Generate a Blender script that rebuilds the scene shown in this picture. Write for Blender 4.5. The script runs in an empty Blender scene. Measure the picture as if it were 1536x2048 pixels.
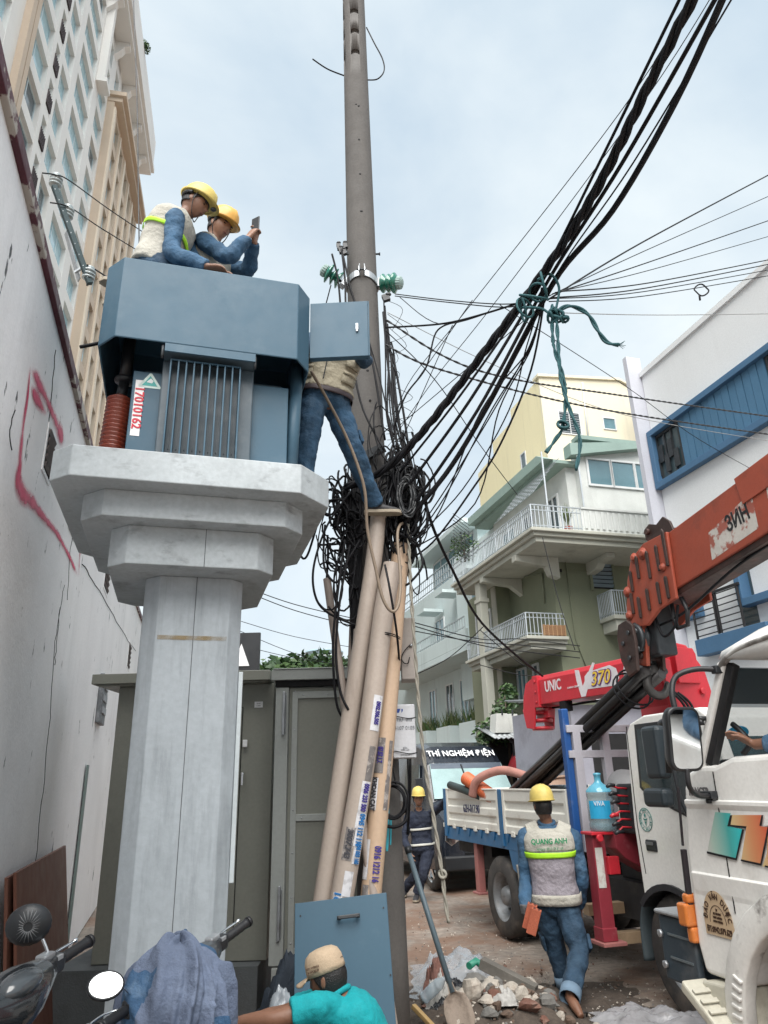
import bpy, math, random
from mathutils import Vector as V, Matrix as M, noise as NZ
random.seed(11)
SC = bpy.context.scene
COL = SC.collection
RAD = math.radians
PI = math.pi
# ------------------------------------------------------------------ camera, sky, sun, exposure
PITCH, ROLL, FPX, EYE, STA = RAD(20.7), RAD(-1.5), 1420.0, 1.7, RAD(16)
cam_d = bpy.data.cameras.new('camera')
cam = bpy.data.objects.new('camera', cam_d); COL.objects.link(cam)
cam_d.sensor_fit = 'VERTICAL'; cam_d.sensor_height = 24.0; cam_d.lens = 24.0 * FPX / 2048
cam_d.clip_start = 0.05; cam_d.clip_end = 3000
RC = M.Rotation(PI / 2 + PITCH, 3, 'X') @ M.Rotation(ROLL, 3, 'Z')
cam.matrix_world = M.Translation((0, 0, EYE)) @ RC.to_4x4()
SC.camera = cam
SC.view_settings.view_transform = 'Standard'
SC.view_settings.look = 'None'
SC.view_settings.exposure = 2.1
SC.view_settings.gamma = 1.0
SC.view_settings.use_curve_mapping = False
SUN_EL, SUN_AZ = RAD(54), RAD(182)      # azimuth clockwise from +Y: high, behind the camera on the left, veiled by cloud
world = bpy.data.worlds.new('World'); SC.world = world; world.use_nodes = True
wn, wl = world.node_tree.nodes, world.node_tree.links
wn.clear()
w_out = wn.new('ShaderNodeOutputWorld'); w_bg = wn.new('ShaderNodeBackground'); w_bg.inputs['Strength'].default_value = 0.07
w_sky = wn.new('ShaderNodeTexSky'); w_sky.sky_type = 'NISHITA'; w_sky.sun_disc = False
w_sky.sun_elevation = SUN_EL; w_sky.sun_rotation = SUN_AZ
w_tc = wn.new('ShaderNodeTexCoord')
w_mp = wn.new('ShaderNodeMapping'); w_mp.inputs['Scale'].default_value = (1, 1, 1.7); w_mp.inputs['Location'].default_value = (0.35, 0.1, 0.22)
w_n1 = wn.new('ShaderNodeTexNoise'); w_n1.inputs['Scale'].default_value = 1.7; w_n1.inputs['Detail'].default_value = 7; w_n1.inputs['Roughness'].default_value = 0.52; w_n1.inputs['Distortion'].default_value = 0.35
w_r1 = wn.new('ShaderNodeValToRGB')
w_r1.color_ramp.elements[0].position = 0.33; w_r1.color_ramp.elements[0].color = (2.0, 2.45, 2.84, 1)
w_r1.color_ramp.elements[1].position = 0.62; w_r1.color_ramp.elements[1].color = (3.2, 3.45, 3.52, 1)
w_mx = wn.new('ShaderNodeMix'); w_mx.data_type = 'RGBA'; w_mx.inputs['Factor'].default_value = 0.96
wl.new(w_tc.outputs['Generated'], w_mp.inputs['Vector']); wl.new(w_mp.outputs['Vector'], w_n1.inputs['Vector'])
wl.new(w_n1.outputs['Fac'], w_r1.inputs['Fac'])
wl.new(w_sky.outputs['Color'], w_mx.inputs['A']); wl.new(w_r1.outputs['Color'], w_mx.inputs['B'])
wl.new(w_mx.outputs['Result'], w_bg.inputs['Color']); wl.new(w_bg.outputs['Background'], w_out.inputs['Surface'])
sun_d = bpy.data.lights.new('sun', 'SUN'); sun = bpy.data.objects.new('sun', sun_d); COL.objects.link(sun)
sun_d.energy = 1.5; sun_d.angle = RAD(58); sun_d.color = (1.0, 0.965, 0.92)
_sd = V((math.sin(SUN_AZ) * math.cos(SUN_EL), math.cos(SUN_AZ) * math.cos(SUN_EL), math.sin(SUN_EL)))
sun.rotation_euler = _sd.to_track_quat('Z', 'Y').to_euler(); sun.location = (0, 0, 60)
# ------------------------------------------------------------------ calibration: the street runs 16 degrees left of the camera axis
SU = V((-math.sin(STA), math.cos(STA), 0)); SV = V((math.cos(STA), math.sin(STA), 0)); CO = V((0, 0, EYE)); ZZ = V((0, 0, 1))
STREET = M.Rotation(STA, 4, 'Z')                    # x across the street (right), y along it, z up
def ST(t, s, z=0.0): return SV * t + SU * s + ZZ * z
def ray(x, y): return RC @ V(((x - 768) / FPX, (1024 - y) / FPX, -1))
def onY(x, y, Y): d = ray(x, y); return CO + d * (Y / d.y)
def onZ(x, y, Z=0.0): d = ray(x, y); return CO + d * ((Z - EYE) / d.z)
def onT(x, y, t): d = ray(x, y); return CO + d * (t / d.dot(SV))
def onS(x, y, s): d = ray(x, y); return CO + d * (s / d.dot(SU))
# ------------------------------------------------------------------ mesh builder
class MB:
 def __init__(self, xf=None): self.v, self.f, self.s, self.m, self.xf, self.mi = [], [], [], [], xf, 0
 def add(self, vs, fs, smooth=False):
  b = len(self.v)
  self.v += [self.xf @ V(p) for p in vs] if self.xf else [V(p) for p in vs]
  for f in fs: self.f.append([b + i for i in f]); self.s.append(smooth); self.m.append(self.mi)
  return self
 def box(self, lo, hi):
  (a, b, c), (d, e, f) = lo, hi
  return self.add([(a, b, c), (d, b, c), (d, e, c), (a, e, c), (a, b, f), (d, b, f), (d, e, f), (a, e, f)],
      [(0, 3, 2, 1), (4, 5, 6, 7), (0, 1, 5, 4), (1, 2, 6, 5), (2, 3, 7, 6), (3, 0, 4, 7)])
 def obox(self, c, ax, ay, az, tx=1.0):          # box from a centre and three half-axis vectors, tx tapers the top
  c, ax, ay, az = V(c), V(ax), V(ay), V(az)
  vs = [c + ax * (i * (tx if k > 0 else 1)) + ay * (j * (tx if k > 0 else 1)) + az * k for k in (-1, 1) for i, j in ((-1, -1), (1, -1), (1, 1), (-1, 1))]
  return self.add(vs, [(0, 3, 2, 1), (4, 5, 6, 7), (0, 1, 5, 4), (1, 2, 6, 5), (2, 3, 7, 6), (3, 0, 4, 7)])
 def beam(self, p, q, w, h, up=ZZ):               # square bar between two points
  p, q = V(p), V(q); d = (q - p); l = d.length; d = d / l
  x = d.cross(up)
  if x.length < 1e-4: x = d.cross(V((1, 0, 0)))
  x.normalize(); y = x.cross(d)
  return self.obox((p + q) / 2, x * w / 2, y * h / 2, d * l / 2)
 def prism(self, poly, o, ex, ey, ez):            # polygon in the plane ex, ey at o, pulled along ez
  o, ex, ey, ez = V(o), V(ex), V(ey), V(ez); n = len(poly)
  a = [o + ex * p[0] + ey * p[1] for p in poly]
  return self.add(a + [p + ez for p in a], [tuple(range(n - 1, -1, -1)), tuple(range(n, 2 * n))] + [(i, (i + 1) % n, n + (i + 1) % n, n + i) for i in range(n)])
 def rings(self, rs, cap=True, smooth=True, closed=False):
  n = len(rs[0]); vs = [p for r in rs for p in r]; fs = []
  m = len(rs)
  for i in range(m if closed else m - 1):
   for j in range(n):
    a, b = i * n, ((i + 1) % m) * n
    fs.append((a + j, a + (j + 1) % n, b + (j + 1) % n, b + j))
  self.add(vs, fs, smooth)
  if cap and not closed:
   b = len(self.v) - len(vs)
   self.f += [list(range(b + n - 1, b - 1, -1)), list(range(b + (m - 1) * n, b + m * n))]; self.s += [False, False]; self.m += [self.mi] * 2
  return self
 def tube(self, pts, r, n=8, cap=True, closed=False, smooth=True, flat=1.0):
  pts = [V(p) for p in pts]; m = len(pts); rs = []
  rr = r if isinstance(r, (list, tuple)) else [r] * m
  t0 = (pts[1] - pts[0]).normalized()
  x = t0.cross(ZZ) if abs(t0.z) < 0.95 else t0.cross(V((0, 1, 0)))
  x.normalize()
  for i in range(m):
   t = (pts[(i + 1) % m] - pts[i - 1]) if closed else (pts[min(i + 1, m - 1)] - pts[max(i - 1, 0)])
   if t.length < 1e-7: t = t0
   t.normalize(); x = x - t * x.dot(t)
   if x.length < 1e-6: x = t.orthogonal()
   x.normalize(); y = t.cross(x)
   rs.append([pts[i] + x * (rr[i] * math.cos(2 * PI * k / n)) + y * (rr[i] * flat * math.sin(2 * PI * k / n)) for k in range(n)])
  return self.rings(rs, cap, smooth, closed)
 def cyl(self, p, q, r, r2=None, n=16, smooth=True): return self.tube([p, q], [r, r if r2 is None else r2], n, smooth=smooth)
 def lathe(self, prof, o=(0, 0, 0), ax=ZZ, n=20, smooth=True, cap=True):
  o, ax = V(o), V(ax).normalized(); x = ax.orthogonal().normalized(); y = ax.cross(x)
  return self.rings([[o + ax * z + x * (r * math.cos(2 * PI * k / n)) + y * (r * math.sin(2 * PI * k / n)) for k in range(n)] for r, z in prof], cap, smooth)
 def ell(self, c, ax, ay, az, n=12, m=8):         # ellipsoid
  c, ax, ay, az = V(c), V(ax), V(ay), V(az)
  return self.rings([[c + ax * (math.sin(t) * math.cos(2 * PI * k / n)) + ay * (math.sin(t) * math.sin(2 * PI * k / n)) - az * math.cos(t) for k in range(n)]
       for t in [max(0.02, min(PI - 0.02, PI * i / m)) for i in range(m + 1)]])
 def grid(self, fn, nu, nv, smooth=True):
  vs = [fn(i / nu, j / nv) for j in range(nv + 1) for i in range(nu + 1)]
  return self.add(vs, [(j * (nu + 1) + i, j * (nu + 1) + i + 1, (j + 1) * (nu + 1) + i + 1, (j + 1) * (nu + 1) + i) for j in range(nv) for i in range(nu)], smooth)
 def build(self, name, mats, parent=None, org=None, bevel=0.0, seg=2, sub=0, remesh=0.0, smooth_it=0, disp=None, solid=0.0, kind=None):
  o_ = V(org) if org is not None else (parent_org(parent) if parent else V((0, 0, 0)))
  me = bpy.data.meshes.new(name)
  me.from_pydata([tuple(p - o_) for p in self.v], [], self.f)
  for mt in (mats if isinstance(mats, (list, tuple)) else [mats]): me.materials.append(mt)
  me.polygons.foreach_set('use_smooth', self.s); me.polygons.foreach_set('material_index', self.m)
  me.update()
  o = bpy.data.objects.new(name, me); COL.objects.link(o)
  if parent: o.parent = parent
  else: o.location = o_
  if solid: md = o.modifiers.new('solid', 'SOLIDIFY'); md.thickness = solid; md.offset = 0
  if bevel:
   md = o.modifiers.new('bevel', 'BEVEL'); md.width = bevel; md.segments = seg; md.limit_method = 'ANGLE'; md.angle_limit = RAD(35); md.harden_normals = False
  if remesh:
   md = o.modifiers.new('remesh', 'REMESH'); md.mode = 'VOXEL'; md.voxel_size = remesh; md.use_smooth_shade = True
  if smooth_it: md = o.modifiers.new('smooth', 'SMOOTH'); md.iterations = smooth_it; md.factor = 0.5
  if sub: md = o.modifiers.new('subsurf', 'SUBSURF'); md.levels = md.render_levels = sub
  if disp:
   tx = bpy.data.textures.get('folds_%g' % disp[1]) or bpy.data.textures.new('folds_%g' % disp[1], 'CLOUDS')
   tx.noise_scale = disp[1]; tx.noise_depth = 2
   md = o.modifiers.new('folds', 'DISPLACE'); md.texture = tx; md.strength = disp[0]; md.mid_level = 0.5; md.texture_coords = 'LOCAL'
  if kind: o['kind'] = kind
  return o
def parent_org(p):
 o = V((0, 0, 0))
 while p is not None: o = o + p.location; p = p.parent
 return o
def tag(o, label=None, cat=None, group=None, kind=None):
 if label: o['label'] = label
 if cat: o['category'] = cat
 if group: o['group'] = group
 if kind: o['kind'] = kind
 return o
def thing(name, label, cat, org=(0, 0, 0), group=None):
 o = bpy.data.objects.new(name, None); COL.objects.link(o); o.location = V(org); o.empty_display_size = 0.2
 return tag(o, label, cat, group)
def copy_tree(o, parent=None):
 c = o.copy(); COL.objects.link(c)
 if parent: c.parent = parent
 for ch in o.children: copy_tree(ch, c)
 return c
def dup(o, shift, label=None):
 c = copy_tree(o); c.location = o.location + V(shift)
 if label: c['label'] = label
 return c
def smooth_path(pts, n=6):                            # Catmull-Rom through points
 pts = [V(p) for p in pts]; out = []
 for i in range(len(pts) - 1):
  p0, p1, p2, p3 = pts[max(i - 1, 0)], pts[i], pts[i + 1], pts[min(i + 2, len(pts) - 1)]
  for k in range(n):
   t = k / n
   out.append(0.5 * ((2 * p1) + (p2 - p0) * t + (2 * p0 - 5 * p1 + 4 * p2 - p3) * t * t + (3 * p1 - p0 - 3 * p2 + p3) * t ** 3))
 return out + [pts[-1]]
# ------------------------------------------------------------------ materials
def srgb(r, g, b): return tuple(((c / 255 + 0.055) / 1.055) ** 2.4 if c > 10 else c / 255 / 12.92 for c in (r, g, b))
def mat(name, col, rough=0.6, metal=0.0, var=0.10, vs=2.5, fine=0.06, fs=45.0, bump=0.12, bs=70.0, dirt=0.0, dcol=(0.05, 0.045, 0.04), ds=2.0, dthr=(0.52, 0.7),
  streak=0.0, alpha=1.0, coat=0.0, spec=0.5, trans=0.0, emit=0.0, bump2=0.0, bs2=6.0, dscale=(1, 1, 1), drot=0.0, sheen=0.0):
 m = bpy.data.materials.new(name); m.use_nodes = True
 nt = m.node_tree; N, L = nt.nodes, nt.links
 b = N['Principled BSDF']
 b.inputs['Roughness'].default_value = rough; b.inputs['Metallic'].default_value = metal
 b.inputs['Coat Weight'].default_value = coat; b.inputs['Specular IOR Level'].default_value = spec
 b.inputs['Alpha'].default_value = alpha; b.inputs['Transmission Weight'].default_value = trans
 if sheen: b.inputs['Sheen Weight'].default_value = sheen
 if emit: b.inputs['Emission Color'].default_value = (*col, 1); b.inputs['Emission Strength'].default_value = emit
 tc = N.new('ShaderNodeTexCoord')
 def noise(scale, detail=5, src=None, rough_=0.55):
  n = N.new('ShaderNodeTexNoise'); n.inputs['Scale'].default_value = scale; n.inputs['Detail'].default_value = detail; n.inputs['Roughness'].default_value = rough_
  L.new(src or tc.outputs['Object'], n.inputs['Vector']); return n.outputs['Fac']
 def rng(x, a, b_, c, d):
  n = N.new('ShaderNodeMapRange'); n.inputs[1].default_value = a; n.inputs[2].default_value = b_; n.inputs[3].default_value = c; n.inputs[4].default_value = d
  L.new(x, n.inputs[0]); return n.outputs[0]
 def math_(op, x, y):
  n = N.new('ShaderNodeMath'); n.operation = op
  for i, q in enumerate((x, y)):
   if isinstance(q, (int, float)): n.inputs[i].default_value = q
   else: L.new(q, n.inputs[i])
  return n.outputs[0]
 def mixc(f, a, c):
  n = N.new('ShaderNodeMix'); n.data_type = 'RGBA'
  if isinstance(f, (int, float)): n.inputs['Factor'].default_value = f
  else: L.new(f, n.inputs['Factor'])
  for k, q in (('A', a), ('B', c)):
   if isinstance(q, tuple): n.inputs[k].default_value = (*q, 1)
   else: L.new(q, n.inputs[k])
  return n.outputs['Result']
 f = math_('MULTIPLY', rng(noise(vs), 0.25, 0.75, 1 - var, 1 + var), rng(noise(fs, 3), 0.25, 0.75, 1 - fine, 1 + fine))
 vm = N.new('ShaderNodeVectorMath'); vm.operation = 'SCALE'; vm.inputs[0].default_value = col; L.new(f, vm.inputs['Scale'])
 c = vm.outputs['Vector']
 if dirt:
  mp = N.new('ShaderNodeMapping'); mp.inputs['Scale'].default_value = dscale; mp.inputs['Rotation'].default_value = (0, drot, 0); L.new(tc.outputs['Object'], mp.inputs['Vector'])
  d = rng(noise(ds, 8, mp.outputs['Vector'], 0.62), dthr[0], dthr[1], 0, dirt)
  c = mixc(d, c, dcol)
 if streak:
  mp = N.new('ShaderNodeMapping'); mp.inputs['Scale'].default_value = (3.2, 3.2, 0.12); L.new(tc.outputs['Object'], mp.inputs['Vector'])
  c = mixc(math_('MULTIPLY', rng(noise(1.0, 6, mp.outputs['Vector'], 0.6), 0.5, 0.75, 0, 1), math_('MULTIPLY', rng(noise(0.8, 3), 0.4, 0.65, 0, 1), streak)), c, dcol)
 L.new(c, b.inputs['Base Color'])
 L.new(rng(noise(vs * 3 + 2), 0.3, 0.7, max(0.02, rough - 0.07), min(1, rough + 0.07)), b.inputs['Roughness'])
 if bump or bump2:
  h = None
  if bump: h = math_('MULTIPLY', noise(bs, 4), bump)
  if bump2:
   h2 = math_('MULTIPLY', noise(bs2, 4), bump2 * 6); h = h2 if h is None else math_('ADD', h, h2)
  bp = N.new('ShaderNodeBump'); bp.inputs['Strength'].default_value = 0.6; bp.inputs['Distance'].default_value = 0.01
  L.new(h, bp.inputs['Height']); L.new(bp.outputs['Normal'], b.inputs['Normal'])
 return m
def glass(name, col, rough=0.05, alpha=0.35, spec=0.9):
 return mat(name, col, rough, alpha=alpha, spec=spec, bump=0, var=0.04, fine=0.0)
PAINT_WORN = dict(dirt=0.5, ds=3.0)
K = {}
K['black'] = mat('black_rubber', (0.012, 0.012, 0.014), 0.5, var=.3)
K['cable'] = mat('cable_black', (0.007, 0.007, 0.009), 0.6, var=.3, bump=.05, spec=.25)
K['plastic'] = mat('black_plastic', (0.018, 0.02, 0.023), 0.42, var=.2)
K['steel'] = mat('galvanised_steel', (0.42, 0.44, 0.46), 0.45, 0.75, var=.18, vs=9, dirt=.4, dcol=(.12, .1, .09), ds=8)
K['dsteel'] = mat('dark_steel', (0.05, 0.055, 0.06), 0.5, 0.5, var=.25, vs=8)
K['chrome'] = mat('chrome', (0.7, 0.72, 0.74), 0.12, 1.0, bump=0)
K['mirror'] = mat('mirror_glass', (0.85, 0.88, 0.9), 0.02, 1.0, bump=0, var=0, fine=0)
K['white'] = mat('white_paint', (0.74, 0.75, 0.76), 0.5, var=.05)
K['ink'] = mat('black_ink', (0.01, 0.01, 0.012), 0.5, bump=0)
K['dark'] = mat('dark_gap', (0.008, 0.008, 0.009), 0.8)
def poly_text(s, size, m, parent, o, ex, ey, ext=0.0015, bold=0.0, align='CENTER', shear=0.0, name='lettering', sx=1.0, lift=0.002):
 cu = bpy.data.curves.new(name, 'FONT'); cu.body = s; cu.size = size; cu.extrude = ext; cu.offset = bold; cu.align_x = align; cu.align_y = 'CENTER'; cu.shear = shear
 cu.resolution_u = 3; cu.materials.append(m)
 ob = bpy.data.objects.new(name, cu); COL.objects.link(ob)
 ex, ey = V(ex).normalized(), V(ey).normalized(); ez = ex.cross(ey).normalized(); ey = ez.cross(ex)
 p = V(o) + ez * lift
 base = parent_org(parent) if parent else V((0, 0, 0))
 p = p - base
 me = bpy.data.meshes.new_from_object(ob); me.name = name; bpy.data.objects.remove(ob); bpy.data.curves.remove(cu)
 ob = bpy.data.objects.new(name, me); COL.objects.link(ob)
 if parent: ob.parent = parent
 ob.matrix_local = M(((ex.x * sx, ey.x, ez.x, p.x), (ex.y * sx, ey.y, ez.y, p.y), (ex.z * sx, ey.z, ez.z, p.z), (0, 0, 0, 1)))
 return ob
# ------------------------------------------------------------------ ground
def ground():
 m = mat('dusty_ground', (0.235, 0.20, 0.17), 0.9, var=.35, vs=1.6, fine=.3, fs=14, bump=1.0, bs=55, bump2=.4, bs2=7, dirt=.8, dcol=(0.175, 0.098, 0.062), ds=.9, dthr=(.43, .58))
 def ax(n, c):
  out = []
  for i in range(-n, n + 1):
   a = i / n; out.append(c + math.copysign(abs(a) * 6 + (abs(a) ** 7) * 900, a))
  return out
 xs, ys = ax(70, 0.8), ax(70, 6.0)
 mb = MB(); vs = []
 for y in ys:
  for x in xs:
   h = 0.0
   if abs(x) < 9 and -2 < y < 14:
    h = 0.03 * NZ.noise((x * 1.1, y * 1.1, 0)) + 0.012 * NZ.noise((x * 5, y * 5, 3))
   vs.append((x, y, h - 0.015))
 n = len(xs)
 mb.add(vs, [(j * n + i, j * n + i + 1, (j + 1) * n + i + 1, (j + 1) * n + i) for j in range(len(ys) - 1) for i in range(n - 1)], True)
 return tag(mb.build('ground', m), 'dusty grey and brown trampled ground of the building site street', kind='structure')
ground()
# ------------------------------------------------------------------ white boundary wall on the left
def smooth_px(pts): return [(q.x, q.y) for q in smooth_path([V((x, y, 0)) for x, y in pts], 4)]
WT = -1.0
def white_wall():
 wm = mat('white_wall_paint', (.88, .87, .875), 0.75, var=.07, vs=.9, fine=.04, bump=.25, bs=40, bump2=.2, bs2=4, dirt=.95, dcol=(.06, .06, .062), ds=7.5, dthr=(.655, .685), dscale=(1, 1, .38), streak=.16)
 red = mat('maroon_paint', (0.075, 0.012, 0.022), 0.6, var=.25, dirt=.9, dcol=(.42, .38, .33), ds=3.4, dthr=(.53, .56), bump2=.3)
 pale = mat('pale_ledge', (0.55, 0.62, 0.6), 0.7, dirt=.5, ds=5)
 root = thing('boundary_wall', 'long stained white plaster wall with maroon top edge and red spray paint marks', 'wall', ST(WT, 3, 0))
 mb = MB(STREET)
 mb.prism([(-3, 0), (19.8, 0), (19.8, 5.55), (8, 4.72), (-3, 4.82)], (WT, 0, 0), (0, 1, 0), (0, 0, 1), (-.25, 0, 0))
 mb.build('wall', wm, root)
 c = MB(STREET)
 for a, b in (((-3, 4.82), (8, 4.72)), ((8, 4.72), (19.8, 5.55))):
  c.prism([(a[0], a[1] - .085), (b[0], b[1] - .085), (b[0], b[1] + .012), (a[0], a[1] + .012)], (WT + .035, 0, 0), (0, 1, 0), (0, 0, 1), (-.07, 0, 0))
 c.build('coping', red, root, bevel=.008)
 c = MB(STREET)
 for a, b in (((-3, 4.82), (8, 4.72)), ((8, 4.72), (19.8, 5.55))):
  c.prism([(a[0], a[1] + .014), (b[0], b[1] + .014), (b[0], b[1] + .075), (a[0], a[1] + .075)], (WT - .05, 0, 0), (0, 1, 0), (0, 0, 1), (-.16, 0, 0))
 c.build('ledge', pale, root)
 # hairline cracks and a seam in the plaster
 for pts, w in ((((128, 1170), (118, 1240), (108, 1300), (103, 1400), (98, 1450), (88, 1560), (78, 1650), (70, 1740)), .003), (((120, 1215), (112, 1290), (110, 1330)), .003), (((165, 1128), (185, 1160), (212, 1205), (240, 1255), (270, 1302)), .006), (((145, 1050), (140, 1120), (133, 1200)), .003), (((110, 700), (104, 780), (98, 850)), .004), (((30, 820), (20, 860), (22, 900)), .004), (((180, 980), (188, 1020), (200, 1060)), .006)):
  rr = random.Random(int(pts[0][0])); c = MB(); c.tube([onT(x + rr.uniform(-1.5, 1.5), y, WT + .001) for x, y in smooth_px(pts)], w, 4); c.build('crack', K['dark'], root)
 # louvred vents
 wood = mat('vent_slat', (.10, .075, .07), .7, dirt=.5, ds=12)
 for px, py, w, h in ((97, 908, .24, .30), (147, 1030, .32, .30), (214, 1150, .5, .4), (258, 1312, .6, .45)):
  p = onT(px, py, WT); s, z = p.dot(SU), p.z
  f = MB(STREET)
  for lo, hi in (((s - w / 2 - .03, z - h / 2 - .03), (s + w / 2 + .03, z - h / 2)), ((s - w / 2 - .03, z + h / 2), (s + w / 2 + .03, z + h / 2 + .03)), ((s - w / 2 - .03, z - h / 2), (s - w / 2, z + h / 2)), ((s + w / 2, z - h / 2), (s + w / 2 + .03, z + h / 2))):
   f.box((WT - .02, *lo), (WT + .006, *hi))
  v = f.build('vent', wm, root)
  b = MB(STREET); b.box((WT + .002, s - w / 2, z - h / 2), (WT + .004, s + w / 2, z + h / 2)); b.build('vent_opening', K['dark'], v)
  for k in range(5):
   zz = z - h / 2 + h * (k + .5) / 5
   b = MB(STREET); b.obox((WT + .012, s, zz), (.006, 0, .016), (0, w / 2 - .004, 0), (.003, 0, -.002)); b.build('slat', wood, v)
 # red spray paint, a print on the plaster
 def ribbon(pts, ws):
  mb = MB(); path = smooth_path([onT(x, y, WT + .004) for x, y in pts], 8); n = len(path); rows = []
  for i, p in enumerate(path):
   t = (path[min(i + 1, n - 1)] - path[max(0, i - 1)]).normalized(); sd = t.cross(SV).normalized()
   k = i / (n - 1) * (len(ws) - 1); w = ws[int(k)] * (1 - k % 1) + ws[min(int(k) + 1, len(ws) - 1)] * (k % 1)
   rows.append([p + sd * (w * (j / 6 - .5)) for j in range(7)])
  mb.add([q for r in rows for q in r], [(i * 7 + j, i * 7 + j + 1, (i + 1) * 7 + j + 1, (i + 1) * 7 + j) for i in range(n - 1) for j in range(6)])
  o = mb.build('spray_paint_mark', spray, root)
  at = o.data.attributes.new('edge', 'FLOAT', 'POINT')
  for i in range(n):
   for j in range(7): at.data[i * 7 + j].value = (1 - abs(j / 3 - 1)) * min(1, i / 5, (n - 1 - i) / 5)
 spray = mat('spray_paint', (.60, .02, .10), .6, bump=0, var=.1)
 nt = spray.node_tree; a = nt.nodes.new('ShaderNodeAttribute'); a.attribute_name = 'edge'
 nz = nt.nodes.new('ShaderNodeTexNoise'); nz.inputs['Scale'].default_value = 6; nz.inputs['Detail'].default_value = 8
 tcn = nt.nodes.new('ShaderNodeTexCoord'); nt.links.new(tcn.outputs['Object'], nz.inputs['Vector'])
 mu = nt.nodes.new('ShaderNodeMath'); mu.operation = 'MULTIPLY'; nt.links.new(a.outputs['Fac'], mu.inputs[0]); nt.links.new(nz.outputs['Fac'], mu.inputs[1])
 mr = nt.nodes.new('ShaderNodeMapRange'); mr.inputs[1].default_value = .03; mr.inputs[2].default_value = .52; mr.interpolation_type = 'SMOOTHSTEP'
 nt.links.new(mu.outputs[0], mr.inputs[0]); nt.links.new(mr.outputs[0], nt.nodes['Principled BSDF'].inputs['Alpha'])
 ribbon([(61, 728), (56, 790), (46, 860), (40, 930), (37, 965), (48, 990), (66, 1005), (92, 1040), (115, 1068), (140, 1115), (157, 1155)], [.05, .09, .13, .22, .19, .12, .09, .08, .07])
 ribbon([(61, 735), (80, 770), (100, 812), (118, 860), (131, 886)], [.06, .16, .12, .12, .22, .09])
 ribbon([(157, 1158), (160, 1110), (165, 1042)], [.08, .09, .08])
 ribbon([(60, 770), (75, 800), (95, 830)], [.06, .16, .06])
white_wall()
def leaves(mb, c, rad, n, size, seed=0, squash=.8):
 rr = random.Random(seed); c = V(c)
 for i in range(n):
  d = V((rr.gauss(0, 1), rr.gauss(0, 1), rr.gauss(0, 1))).normalized(); p = c + V((d.x * rad, d.y * rad, d.z * rad * squash)) * (rr.random() ** .45)
  a = V((rr.gauss(0, 1), rr.gauss(0, 1), rr.gauss(0, .6))).normalized(); b = a.orthogonal().normalized(); b = (M.Rotation(rr.random() * 6.28, 3, a) @ b)
  s = size * (.6 + .8 * rr.random())
  mb.mi = 1 if rr.random() < .4 else 0
  mb.add([p - a * s, p + b * s * .45, p + a * s, p - b * s * .45], [(0, 1, 2, 3)])
 mb.mi = 0
leaf_a = mat('leaf_dark', (.028, .065, .022), .55, var=.35, vs=4, bump=0)
leaf_b = mat('leaf_mid', (.07, .13, .04), .55, var=.3, vs=4, bump=0)
bark = mat('bark', (.10, .075, .055), .85, bump=.5)
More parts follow.
